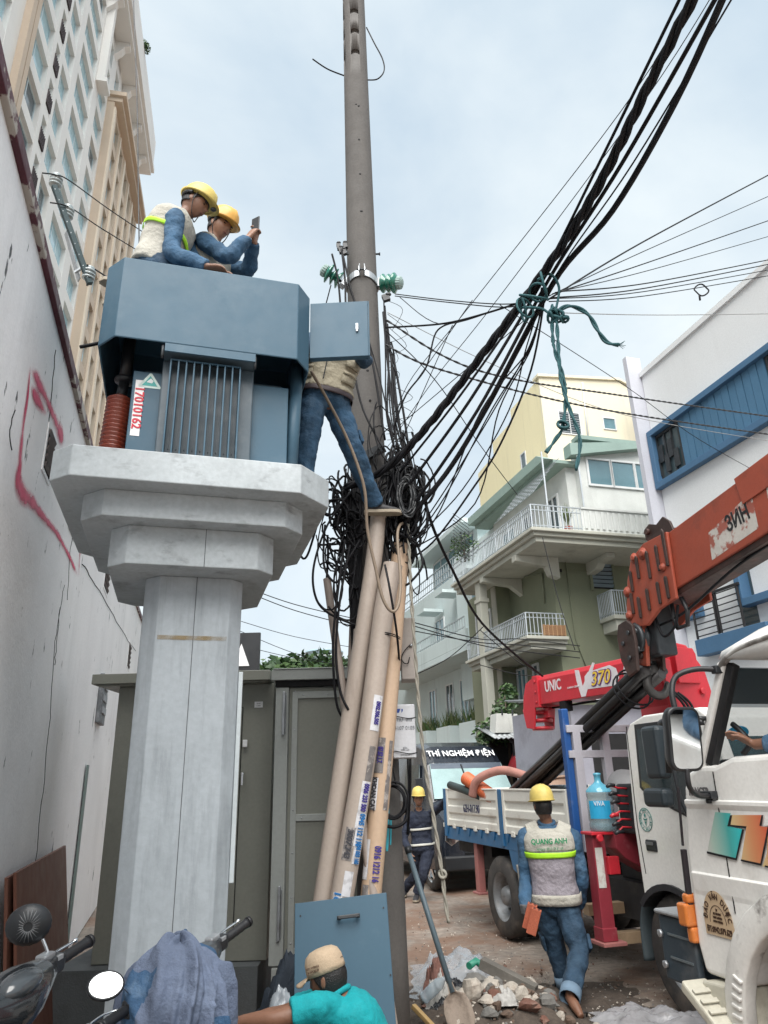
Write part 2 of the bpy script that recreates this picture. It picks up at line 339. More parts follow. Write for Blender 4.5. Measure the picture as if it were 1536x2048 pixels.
# ------------------------------------------------------------------ apartment tower behind the wall
def tower():
 T = -12.0; TX = M.Rotation(RAD(11.8), 4, 'Z')
 white = mat('tower_white', (.70, .70, .68), .7, var=.06, vs=.3, streak=.12, dcol=(.3, .3, .3), bump=0)
 tan = mat('tower_tan', (.50, .41, .32), .7, var=.08, vs=.3, streak=.15, dcol=(.2, .16, .12), bump=0)
 cream = mat('tower_cream', (.64, .57, .47), .7, var=.06, vs=.3, bump=0)
 pane = mat('tower_pane', (.36, .55, .62), .08, var=.18, vs=.25, bump=0, spec=.9)
 frame = mat('tower_window_frame', (.55, .66, .70), .5, bump=0)
 curtain = mat('tower_pane_dark', (.10, .13, .15), .1, var=.4, vs=.2, bump=0)
 iron = mat('tower_iron', (.06, .045, .05), .6, bump=0)
 root = thing('apartment_tower', 'tall white and tan apartment tower with rows of pale blue windows behind the wall', 'tower', TX @ V((T, 40, 0)))
 MBX = lambda: MB(TX)
 b = MBX(); b.box((T - 14, 8, 0), (T - .7, 56.5, 61)); b.build('core_wall', white, root)
 # s0, s1, type: 0 plain, 1 with iron guard, 2 tan zone below z 52
 cols = [(10.5, 13.4, 0), (14.2, 16.8, 0), (17.6, 21, 0), (22.2, 25.9, 0), (28.4, 31.4, 0), (31.95, 32.75, 1), (33.3, 35.1, 0), (36.1, 39.6, 0), (40.9, 43.2, 0), (44.7, 46.0, 2), (47.0, 48.2, 2), (49.6, 50.8, 2), (51.8, 53.0, 2), (54.2, 55.4, 2)]
 sth, wh, z0, nst, ztan, ztop = 2.85, 2.05, 14.75, 16, 51.6, 58.0
 pier, tp = MBX(), MBX()
 edges = [8.0]
 for a, c, t in cols: edges += [a, c]
 edges.append(56.5)
 for i in range(0, len(edges), 2):
  a, c = edges[i], edges[i + 1]
  if a >= 43.2:
   tp.box((T - .7, a + (.25 if i == 18 else 0), 0), (T + .55, c, ztan)); pier.box((T - .7, a, ztan if i != 18 else 0), (T - .0015 * (i == 18), c, ztop))
  else: pier.box((T - .7, a, 0), (T, c, ztop))
 win = {}
 def window(a, c, za, zb, T0):
  key = round(c - a, 3)
  if key not in win:
   f = MBX(); w, h = c - a, zb - za; d = .06
   for lo, hi in (((0, 0), (w, d)), ((0, h - d), (w, h)), ((0, d), (d, h - d)), ((w - d, d), (w, h - d)), ((d, h * .30 - d), (w - d, h * .30))): f.box((0, *lo), (.1, *hi))
   nm = max(1, round(w / 1.2))
   for q in range(1, nm): f.box((0, w * q / nm - .035, h * .3), (.09, w * q / nm + .035, h - d))
   for q in range(1, nm * 2): f.box((0, w * q / nm / 2 - .025, d), (.08, w * q / nm / 2 + .025, h * .3 - d))
   o = f.build('window', frame, org=(0, 0, 0)); g = MBX(); g.box((.02, .02, .02), (.045, w - .02, h - .02)); go = g.build('pane', pane, o, org=(0, 0, 0))
   win[key] = (o.data, go.data); bpy.data.objects.remove(go); bpy.data.objects.remove(o)
  fm, gm = win[key]
  o = bpy.data.objects.new('window', fm); COL.objects.link(o); o.parent = root; o.location = TX @ V((T0 - .36, a, za)) - root.location
  g = bpy.data.objects.new('pane', gm); COL.objects.link(g); g.parent = o
  if random.random() < .14: g.material_slots[0].link = 'OBJECT'; g.material_slots[0].material = curtain
 rails = []
 for a, c, typ in cols:
  for st in range(nst):
   z = z0 + st * sth
   intan = typ == 2 and z < ztan - 2
   T1 = T + .55 if intan else T
   top = (ztan if intan and z + sth > ztan - 2 else z + sth) if z + sth + wh < ztop else ztop
   if z + wh > ztop - .3: (pier).box((T - .7, a, z), (T - .02, c, ztop)); break
   if st == 0: (tp if intan else pier).box((T - .7, a, 0), (T1 - .02, c, z))
   (tp if intan else pier).box((T - .7, a, z + wh), (T1 - .02, c, top))
   window(a, c, z, z + wh, T1)
   if typ == 1:
    rail = MBX()
    for q in range(4): rail.box((T - .1, a, z + .1 + q * .27), (T + .05, c, z + .13 + q * .27))
    for q in range(6): rail.box((T - .06, a + (c - a) * q / 5 - .015, z + .06), (T + .06, a + (c - a) * q / 5 + .015, z + 1.05))
    rail.build('balcony_railing', iron, root)
 pier.build('facade_frame', white, root); tp.build('tan_facade_frame', tan, root)
 for s in (27.2, 27.75):
  f = MBX(); f.box((T + .002, s, 0), (T + .35, s + .45, ztop)); f.build('tan_pilaster', tan, root)
 for s, w in ((43.5, .45), (46.3, .3), (48.6, .5), (51.1, .3), (53.3, .5), (55.8, .5)):
  f = MBX(); f.box((T + .55, s, 0), (T + .68, s + w, ztan - .5)); f.build('cream_pilaster', cream, root)
 f = MBX(); f.box((T - .5, 43.4, ztan), (T + 1.1, 56.6, ztan + .45)); f.box((T - .5, 43.2, ztan + .45), (T + 1.4, 56.8, ztan + .85)); f.build('tan_cornice', tan, root)
 f = MBX(); f.box((T + .003, 39.95, 49.7), (T + .55, 40.45, ztop)); f.box((T + .003, 40.45, 49.9), (T + .3, 40.85, ztop)); f.box((T + .003, 39.85, 49.3), (T + .75, 41.1, 49.7)); f.build('white_band', white, root)
 f = MBX(); f.box((T - 1, 39, ztop), (T + 1.3, 56.9, ztop + .5)); f.box((T - 1, 38.9, ztop + .5), (T + 1.55, 57.1, ztop + 1)); f.box((T - 1, 39, ztop + 1), (T + 1.4, 57, ztop + 4.3)); f.build('roof_cornice', white, root)
 for s in (39.6, 43.3, 47.2, 51, 54.5):
  f = MBX(); f.prism([(0, 0), (1.1, 0), (1.1, -.35), (.7, -.5), (.5, -.9), (0, -1.5)], (T, s, ztop - .02), (1, 0, 0), (0, 0, 1), (0, .6, 0)); f.build('bracket', white, root)
 for i, (s, h) in enumerate(((40.5, .9), (47, .6))):
  m = MB(); leaves(m, TX @ V((T + 1.3, s, ztop + 4.4 + h * .4)), h, 260, .13, i + 40, 1.0); m.build('foliage', [leaf_a, leaf_b], root)
tower()
# ------------------------------------------------------------------ helpers for houses
def railing(mb, pts, h, step=.11, r=.012, rails=(0, 1), mid=None, flat=False):
 for p, q in zip(pts[:-1], pts[1:]):
  p, q = V(p), V(q); d = q - p; n = max(1, int(d.length / step))
  mb.beam(p + ZZ * h, q + ZZ * h, r * 3, r * 2.4); mb.beam(p + ZZ * .06, q + ZZ * .06, r * 2, r * 2)
  if mid: mb.beam(p + ZZ * h * mid, q + ZZ * h * mid, r * 2, r * 2)
  for i in range(n + 1):
   b = p + d * i / n
   rr = r * (1.8 if i % 8 == 0 else 1)
   mb.beam(b, b + ZZ * h, rr * 1.6, rr * 1.6)
def window_on(root, o, ex, ez, n, w, h, fm, pm, bars=0, mull=1, depth=.04, label=None, tr=0):
 """frame and pane lying on a wall: o is the lower left corner, n the outward normal"""
 o, ex, ez, n = V(o), V(ex), V(ez), V(n); d = .05
 f = MB()
 def bx(u0, v0, u1, v1, a=0.0, b=depth): f.obox(o + ex * (u0 + u1) / 2 + ez * (v0 + v1) / 2 + n * (a + b) / 2, ex * (u1 - u0) / 2, ez * (v1 - v0) / 2, n * (b - a) / 2)
 bx(-d, -d, w + d, 0); bx(-d, h, w + d, h + d); bx(-d, 0, 0, h); bx(w, 0, w + d, h)
 for i in range(1, mull): bx(w * i / mull - .02, 0, w * i / mull + .02, h, .004, depth - .006)
 for i in range(1, tr + 1): bx(0, h * i / (tr + 1) - .02, w, h * i / (tr + 1) + .02, .003, depth - .009)
 wo = f.build('window', fm, root)
 g = MB(); g.obox(o + ex * w / 2 + ez * h / 2 + n * .004, ex * w / 2, ez * h / 2, n * .004); g.build('pane', pm, wo)
 if bars:
  g = MB()
  for i in range(bars): g.obox(o + ex * w / 2 + ez * h * (i + .5) / bars + n * .03, ex * w / 2, ez * .012, n * .008)
  g.build('bars', K['steel'], wo)
 return wo
pane_d = mat('house_pane', (.05, .075, .085), .08, var=.5, vs=.8, bump=0, spec=.8)
pane_t = mat('teal_pane', (.12, .22, .26), .12, var=.35, vs=.5, bump=0, spec=.8)
frame_w = mat('white_window_frame', (.62, .64, .64), .5, bump=0)
# ------------------------------------------------------------------ green corner house
def green_house():
 g = mat('olive_wall', (.185, .20, .135), .8, var=.06, vs=.8, streak=.25, dcol=(.10, .11, .08), bump=.15, bs=20)
 gl = mat('olive_wall_light', (.36, .40, .31), .8, var=.06, vs=.8, streak=.25, dcol=(.16, .17, .14), bump=.15, bs=20)
 cm = mat('cream_moulding', (.44, .44, .38), .7, var=.07, vs=1.5, streak=.55, dcol=(.12, .115, .10))
 wp = mat('penthouse_white', (.58, .60, .58), .7, streak=.3, dcol=(.25, .25, .23))
 ir = mat('pale_iron', (.40, .44, .47), .5, .3, bump=0)
 mint = mat('mint_fascia', (.24, .33, .295), .6, streak=.4, dcol=(.15, .18, .16))
 root = thing('corner_house', 'olive green corner house with cream balconies and mint roof edges', 'house', ST(8, 14, 0))
 T, S = 7.9, 13.9
 b = MB(STREET); b.box((T, S, 0), (12, 18, 6.3)); b.box((T - .4, 16.15, 0), (T, 18, 6.3)); b.build('wall', g, root)
 b = MB(STREET); b.box((T + .06, S - .022, .0), (T + .07, S - .003, .0 + .001));
 # third floor slab with cornice and railing
 def slab(z, t0, s0, s1, t1, name='balcony'):
  m = MB(STREET)
  for i, (a, zz0, zz1) in enumerate(((.16, z - .24, z - .13), (.08, z - .13, z - .05), (0.0, z - .05, z + .02))):
   m.box((t0 + a, s0 + a, zz0), (t1, s1, zz1))
  return m.build(name, cm, root, bevel=.012)
 s3 = slab(6.5, 6.72, 12.45, 17.2, 12.2)
 m = MB(); railing(m, [ST(6.78, 17.1, 6.52), ST(6.78, 12.52, 6.52), ST(7.95, 12.52, 6.52)], .52, .085, .009, mid=.78); m.build('railing', ir, s3)
 m = MB(STREET)
 m.box((7.95, 12.5, 6.52), (12.2, 12.53, 7.02)); m.box((7.95, 12.47, 7.02), (12.2, 12.56, 7.06))
 for i in range(30): m.box((8.0 + i * .14, 12.475, 6.58), (8.06 + i * .14, 12.5, 6.98))
 m.build('parapet_panel', wp, s3)
 for p in ((7.3, 13.4), (9.0, 13.86)):
  m = MB(STREET)
  if p[0] < 7.8: m.prism([(0, 0), (1.05, 0), (1.05, -.14), (.3, -.22), (.22, -.42), (0, -.48)], (T - .002, 13.55, 6.258), (-1, 0, 0), (0, 0, 1), (0, .2, 0))
  else: m.prism([(0, 0), (.9, 0), (.9, -.10), (.5, -.14), (.36, -.24), (0, -.28)], (8.78, S - .002, 6.258), (0, -1, 0), (0, 0, 1), (.2, 0, 0))
  m.build('bracket', cm, root, bevel=.012)
 m = MB(STREET); m.prism([(0, 0), (1.05, 0), (1.05, -.12), (.3, -.2), (0, -.42)], (T - .002, 15.4, 6.258), (-1, 0, 0), (0, 0, 1), (0, .18, 0)); m.build('bracket', cm, root, bevel=.012)
 # second floor balcony
 s2 = slab(4.46, 6.92, 13.5, 17.0, T + .01)
 m = MB(); railing(m, [ST(6.97, 16.9, 4.48), ST(6.97, 13.58, 4.48), ST(T - .02, 13.58, 4.48)], .5, .085, .009, mid=.8); m.build('railing', ir, s2)
 b = MB(STREET)
 for s in (15.85, ): b.box((6.95, s, 0), (7.15, s + .28, 6.25)); b.box((6.92, s - .03, 5.75), (7.18, s + .31, 5.85))
 b.box((T - .41, 16.13, 0), (T - .38, 16.4, 6.25)); b.build('pillar', cm, root, bevel=.01)
 r = MB(STREET); r.box((T - .39, 16.16, 4.5), (T - .395, 17.8, 6.1)); r.build('recess', K['dark'], root)
 # openings on the street face
 window_on(root, ST(T - .4, 17.4, 4.55), -SU, ZZ, -SV, .9, 1.15, frame_w, pane_d, mull=3)
 window_on(root, ST(T, 16.05, 3.4), -SU, ZZ, -SV, .42, .7, frame_w, pane_t, mull=2)
 window_on(root, ST(T, 15.2, 3.35), -SU, ZZ, -SV, .2, .75, frame_w, pane_d)
 # front face: shutter, pipes, vent box
 m = MB(STREET)
 for lo, hi in (((8.83, 5.63), (8.89, 6.45)), ((9.43, 5.63), (9.49, 6.45)), ((8.89, 6.39), (9.43, 6.45))): m.box((lo[0], S - .06, lo[1]), (hi[0], S, hi[1]))
 sh = m.build('shutter_frame', g, root)
 slm = mat('blue_grey_slat', (.17, .22, .25), .5, bump=0)
 r = MB(STREET); r.box((8.89, S - .006, 5.68), (9.43, S - .002, 6.39)); r.build('shutter_opening', K['dark'], sh)
 for i in range(7):
  m = MB(STREET); z = 5.72 + i * .097; m.obox((9.16, S - .035, z + .03), (.265, 0, 0), (0, .02, -.03), (0, .004, .006)); m.build('slat', slm, sh)
 m = MB(STREET); m.box((7.95, S - .05, 6.34), (8.12, S, 6.44)); m.box((8.02, S - .06, 5.98), (8.14, S, 6.10)); m.box((8.2, S - .02, 6.36), (9.9, S, 6.39)); m.box((8.2, S - .02, 6.05), (8.88, S, 6.08)); m.build('trim_box', g, root)
 m = MB(STREET); m.box((8.03, S - .062, 6.0), (8.12, S - .058, 6.08)); m.build('vent_opening', K['dark'], root)
 m = MB(STREET); m.tube([(8.25, S - .03, 6.3), (8.28, S - .03, 4.5), (8.45, S - .03, 3.9)], .012, 6); m.tube([(T - .03, 14.3, 6.1), (T - .03, 14.35, 5.4)], .02, 6); m.tube([(T - .03, 14.3, 6.1), (T - .03, 15.2, 6.25)], .015, 6); m.build('wall_pipe', g, root)
 # small balcony at the right of the front
 m = MB(STREET); m.box((8.95, 13.3, 4.86), (10.2, S, 4.95)); m.box((9.02, 13.36, 4.62), (10.2, S, 4.86)); o = m.build('balcony', cm, root, bevel=.012)
 m = MB(); railing(m, [ST(8.98, S, 4.95), ST(8.98, 13.33, 4.95), ST(10.1, 13.33, 4.95)], .55, .06, .009); m.build('railing', ir, o)
 # penthouse
 b = MB(STREET); b.box((T + .35, S - .5, 6.52), (12.2, 17.5, 8.5)); b.box((8.5, S - .72, 6.52), (12.2, S - .4, 9.0)); b.build('penthouse_wall', wp, root)
 for i in range(3): window_on(root, ST(8.72 + i * .63, S - .72, 7.95), SV, ZZ, -SU, .57, .62, frame_w, pane_t)
 window_on(root, ST(T + .35, 14.3, 6.6), -SU, ZZ, -SV, .42, 1.3, frame_w, pane_d, mull=2); window_on(root, ST(T + .35, 15.6, 6.6), -SU, ZZ, -SV, .5, 1.3, frame_w, pane_d, mull=2); window_on(root, ST(T + .35, 16.9, 6.6), -SU, ZZ, -SV, .7, 1.3, frame_w, pane_t, mull=2)
 b = MB(STREET)
 b.prism([(13.2, 8.5), (13.6, 8.74), (17.9, 8.72), (17.9, 8.5)], (T - .25, 0, 0), (0, 1, 0), (0, 0, 1), (.2, 0, 0)); b.box((T - .05, 13.2, 8.42), (12.2, 17.9, 8.5)); b.build('roof_edge', mint, root)
 b = MB(STREET); b.prism([(0, 0), (.0, .3), (2.6, .62), (2.6, .5)], (8.2, 12.98, 8.55), (1, 0, 0), (0, 0, 1), (0, .3, 0)); b.box((8.45, 13.0, 9.0), (12.2, 13.3, 9.1)); b.build('roof_edge', mint, root)
 # trellis under the eave
 b = MB()
 for i in range(9): b.beam(ST(7.15, 13.0 + i * .22, 7.55), ST(7.9, 13.4 + i * .22, 8.42), .012, .012); b.beam(ST(7.1 + i * .09, 12.9, 7.5 + i * .11), ST(7.1 + i * .09, 15.0, 7.5 + i * .11), .01, .01)
 for t, s in ((7.4, 12.9), (8.3, 12.9)): b.beam(ST(t, s, 6.5), ST(t, s, 8.5), .03, .03)
 b.build('trellis', ir, root)
 pot = mat('terracotta', (.30, .07, .05), .8)
 def plant(name, label, t, s, z, h, seed, n=90, group=None):
  o = MB(STREET); o.lathe([(.07, 0), (.10, .16), (.085, .16)], (t, s, z), n=12)
  r = o.build(name, pot, org=ST(t, s, z)); tag(r, label, 'plant', group)
  f = MB(); rr = random.Random(seed)
  for i in range(n):
   a = rr.random() * 6.28; d = V((math.cos(a), math.sin(a), 0)); L = h * (.5 + .5 * rr.random()); lean = .15 + .5 * rr.random()
   p = [ST(t, s, z + .14) + d * (L * lean * q * q) + ZZ * (L * (q - .35 * lean * q * q)) for q in (0, .35, .7, 1)]
   w = d.cross(ZZ) * .009; f.mi = rr.random() < .5
   f.add([p[0] - w, p[0] + w, p[1] + w, p[1] - w, p[2] + w * .7, p[2] - w * .7, p[3]], [(0, 1, 2, 3), (3, 2, 4, 5), (5, 4, 6)])
  f.build('leaves', [leaf_b, mat('leaf_pale', (.2, .24, .12), .6, bump=0)], r)
 plant('potted_plant', 'spiky potted plant behind the top balcony railing of the green house', 7.75, 12.75, 6.52, .62, 5)
 # woven basket on the second floor balcony
 bm = mat('wicker', (.26, .14, .07), .8, bump2=.6, bs2=40)
 o = MB(STREET); o.box((7.35, 13.52, 4.49), (7.85, 13.62, 4.72)); r = o.build('wicker_basket', bm, org=ST(7.6, 13.57, 4.49), bevel=.02); tag(r, 'brown wicker crate on the second floor balcony of the green house', 'basket')
 o = MB(STREET)
 for i in range(6): o.box((7.34 + i * .1, 13.512, 4.49), (7.36 + i * .1, 13.628, 4.725))
 o.build('weave_strip', mat('wicker_light', (.38, .23, .12), .8), r)
 return root
green_house()
# ------------------------------------------------------------------ tall yellow house behind
def yellow_house():
 y = mat('yellow_wall', (.80, .72, .47), .8, var=.05, vs=.4, streak=.3, dcol=(.35, .32, .22), bump=.2, bs=8)
 w = mat('offwhite_wall', (.72, .67, .52), .8, var=.05, vs=.4, streak=.3, dcol=(.35, .34, .3), bump=.2, bs=8)
 root = thing('tall_house', 'tall yellow and off white house rising behind the green corner house', 'house', ST(16, 26, 0))
 b = MB(STREET); b.box((14.0, 24.004, 0), (18.6, 31, 15.5)); b.prism([(24.004, 15.5), (24.004, 17.85), (26.8, 17.85), (26.8, 17.25), (29.0, 17.2), (29.0, 16.5), (31, 16.4), (31, 15.5)], (14.0, 0, 0), (0, 1, 0), (0, 0, 1), (4.2, 0, 0)); b.build('yellow_wall', y, root)
 b = MB(STREET); b.prism([(13.99, 0), (18.62, 0), (18.62, 17.95), (18.0, 18.25), (13.99, 17.9)], (0, 23.9, 0), (1, 0, 0), (0, 0, 1), (0, .1, 0)); b.build('front_wall', w, root)
 b = MB(STREET); b.prism([(13.9, 17.9), (18.0, 18.26), (18.7, 17.95), (18.7, 18.05), (18.0, 18.38), (13.9, 18.02)], (0, 23.8, 0), (1, 0, 0), (0, 0, 1), (0, .5, 0)); b.build('parapet_cap', w, root)
 window_on(root, ST(14.75, 23.9, 15.3), SV, ZZ, -SU, .95, 1.0, frame_w, pane_d, bars=9, mull=2)
 window_on(root, ST(16.9, 23.9, 15.75), SV, ZZ, -SU, .55, .5, frame_w, pane_t)
 window_on(root, ST(14.0, 26.2, 14.2), -SU, ZZ, -SV, .4, 1.0, frame_w, pane_d)
 b = MB(STREET); b.tube([(16.1, 23.86, 17.9), (16.0, 23.86, 15.0)], .04, 6); b.build('drain_pipe', frame_w, root)
 # water tank on its frame beside
 o = thing('water_tank', 'ribbed steel water tank on an iron frame beside the yellow house', 'tank', ST(18.4, 23, 14))
 b = MB(STREET); b.lathe([(.05, 17.7), (.42, 17.55), (.5, 17.3)] + [(.5 + .03 * (i % 2), 17.2 - i * .16) for i in range(10)] + [(.5, 15.6), (.05, 15.6)], (18.2, 22.4, 0), n=20); b.build('tank', K['steel'], o)
 b = MB()
 for dx, dy in ((-.45, -.45), (.45, -.45), (.45, .45), (-.45, .45)): b.beam(ST(18.2 + dx, 22.4 + dy, 12.5), ST(18.2 + dx * .9, 22.4 + dy * .9, 15.6), .07, .07)
 for z in (13.2, 14.2, 15.2): b.beam(ST(17.75, 21.95, z), ST(18.65, 21.95, z + .4), .05, .05); b.beam(ST(17.75, 21.95, z + .4), ST(17.75, 22.85, z), .05, .05); b.beam(ST(18.65, 21.95, z), ST(17.75, 21.95, z + .4), .05, .05)
 b.build('tank_stand', K['dsteel'], o)
yellow_house()
# ------------------------------------------------------------------ white and blue house on the right
def blue_house():
 w = mat('cool_white_wall', (.70, .715, .72), .75, var=.04, vs=.5, streak=.18, dcol=(.35, .36, .36), bump=.1)
 lw = mat('lilac_white_column', (.50, .51, .56), .75, var=.04, bump=.1)
 bl = mat('blue_trim', (.055, .135, .24), .6, var=.06, bump=.08)
 bb = mat('blue_board', (.06, .155, .26), .55, var=.08, bump=.08)
 root = thing('white_blue_house', 'white house with bright blue window band and blue framed panels', 'house', ST(9, 9, 0))
 T = 8.6
 b = MB(STREET); b.box((T, 3.5, 3.75), (13, 10.67, 9.32)); b.box((T - .04, 3.5, 0), (13, 10.66, 3.75)); b.build('wall', w, root)
 b = MB(STREET); b.box((T - .29, 10.68, 0), (T + .04, 10.8, 9.72)); b.build('corner_column', lw, root)
 def frame(s0, s1, z0, z1, d=.14, th=.12, cut=0.0):
  m = MB(STREET)
  for lo, hi in (((s0, z0), (s1, z0 + th)), ((s0, z1 - th), (s1, z1)), ((s0, z0 + th), (s0 + th, z1 - th)), ((s1 - th, z0 + th), (s1, z1 - th))): m.box((T - d, *lo), (T, *hi))
  return m.build('blue_frame', bl, root, bevel=.008)
 f = frame(4.2, 10.66, 6.76, 7.97)
 for i in range(13):
  s = 9.85 - (i + 1) * .165
  m = MB(STREET); m.box((T - .05 - .006 * (i % 2), s + .006, 6.88), (T + .01, s + .159, 7.85)); m.build('board', bb, f)
 m = MB(STREET); m.box((T - .02, 7.70, 6.88), (T - .012, 9.85, 7.85)); m.build('board_gap', K['dark'], f)
 for s0, s1 in ((9.87, 10.55), (6.6, 7.68), (4.4, 6.5)):
  wo = window_on(root, ST(T, s1 - .04, 6.94), -SU, ZZ, -SV, s1 - s0 - .08, .85, K['dsteel'], pane_d, mull=3)
  m = MB(STREET); ls = s1 - s0
  for q in range(5): m.box((T - .055, s0 + .1 + q * ls / 5, 7.0 + (q % 2) * .25), (T - .035, s0 + .1 + q * ls / 5 + .12, 7.35 + (q % 2) * .25))
  m.build('iron_pattern', K['dsteel'], wo)
 f1 = frame(10.12, 10.64, 4.2, 5.35); f2 = frame(7.0, 9.12, 4.12, 5.3, .2)
 m = MB(STREET); m.box((T - .06, 10.245, 4.33), (T, 10.515, 5.22)); m.build('panel', lw, f1)
 # balcony recess with black railing, blue ledge
 m = MB(STREET); m.box((T - .003, 8.95, 3.85), (T, 9.3, 5.2)); m.build('dark_doorway', pane_d, root)
 m = MB(); bal = None
 bl_o = MB(STREET); bl_o.box((T - .25, 8.6, 3.52), (T, 10.2, 3.79)); bal = bl_o.build('balcony_ledge', bl, root, bevel=.008)
 for s0, s1 in ((9.62, 10.14), (9.05, 9.56)):
  m.beam(ST(T - .22, s0, 3.8), ST(T - .22, s0, 4.46), .03, .03); m.beam(ST(T - .22, s1, 3.8), ST(T - .22, s1, 4.46), .03, .03)
  for q in range(7): m.beam(ST(T - .22, s0, 3.84 + q * .1), ST(T - .22, s1, 3.84 + q * .1), .016, .016)
 m.beam(ST(T - .22, 9.0, 4.48), ST(T - .22, 10.25, 4.48), .04, .04); m.ell(ST(T - .22, 10.28, 4.48), V((.045, 0, 0)), V((0, .045, 0)), V((0, 0, .045)))
 m.build('railing', K['black'], bal)
 b = MB(STREET); b.box((T - .05, 3.5, 9.25), (13, 10.668, 9.36)); b.build('parapet_cap', w, root)
blue_house()
# ------------------------------------------------------------------ pale house further down the street
def far_house():
 w = mat('pale_cyan_wall', (.52, .60, .60), .8, var=.05, vs=.5, streak=.45, dcol=(.2, .23, .23), bump=.1)
 ir = mat('grey_iron', (.35, .39, .40), .5, .3, bump=0)
 root = thing('pale_house', 'pale cyan white three storey house down the street with glazed rooftop room', 'house', ST(9, 22, 0))
 T = 8.6
 b = MB(STREET); b.box((T, 17.9, 0), (13, 27.5, 8.1)); b.box((T - .3, 16.9, 3.9), (13, 20.8, 8.4)); b.box((T - .02, 26.2, 0), (13, 30, 6)); b.build('wall', w, root)
 bal = MB(STREET); bal.box((T - 1.1, 18.3, 5.0), (T, 27.3, 5.18)); bal.box((T - 1.1, 18.3, 5.18), (T - 1.0, 27.3, 5.62)); o = bal.build('balcony', w, root, bevel=.01)
 m = MB(); railing(m, [ST(T - 1.05, 27.2, 5.62), ST(T - 1.05, 18.4, 5.62)], .35, .2, .012); m.build('railing', ir, o)
 m = MB(); railing(m, [ST(T, 27.3, 8.12), ST(T, 21, 8.12)], .6, .22, .014, mid=.5); m.build('roof_railing', ir, root)
 b = MB(STREET); b.box((T + .5, 20.6, 8.1), (13, 25.0, 9.5)); b.build('rooftop_room', w, root)
 b = MB(STREET); b.box((T - .2, 20.2, 9.5), (13, 25.6, 9.66)); b.build('roof_slab', w, root)
 window_on(root, ST(T + .5, 24.9, 8.3), -SU, ZZ, -SV, 4.0, 1.1, frame_w, pane_t, mull=5)
 window_on(root, ST(T - .3, 19.5, 6.2), -SU, ZZ, -SV, .45, 1.1, frame_w, pane_t)
 window_on(root, ST(T, 23.6, 5.7), -SU, ZZ, -SV, .8, 1.2, frame_w, pane_t, mull=2)
 for s, z in ((19.2, 7.5), (23.2, 7.1), (21.3, 7.3)):
  b = MB(STREET); b.box((T - .75, s - .45, z), (T - .05, s + .35, z + .1)); b.build('canopy_slab', w, root)
 for i, s in enumerate((19.0, 20.4, 21.6, 22.9, 24.6)): window_on(root, ST(T, s, 3.3), -SU, ZZ, -SV, .6, 1.3, frame_w, pane_d if i % 2 else pane_t, mull=2)
 for s in (19.0, 21.0, 23.2):
  b = MB(STREET); b.box((T - .7, s, 2.6), (T, s + 1.2, 3.2)); b.box((T - .8, s - .05, 2.5), (T, s + 1.25, 2.6)); b.build('planter_box', w, root)
  m = MB(); rr = random.Random(int(s * 7))
  for i in range(140):
   p = ST(T - .6 + rr.random() * .5, s + rr.random() * 1.1, 3.15); d = V((rr.gauss(0, .3), rr.gauss(0, .3), 1)).normalized(); L = .25 + .45 * rr.random(); q = p + d * L; e = d.orthogonal().normalized() * .03
   m.mi = rr.random() < .5; m.add([p - e, p + e, q], [(0, 1, 2)])
  m.build('planter_grass', [leaf_b, mat('dry_grass', (.16, .18, .08), .7, bump=0)], root)
far_house()
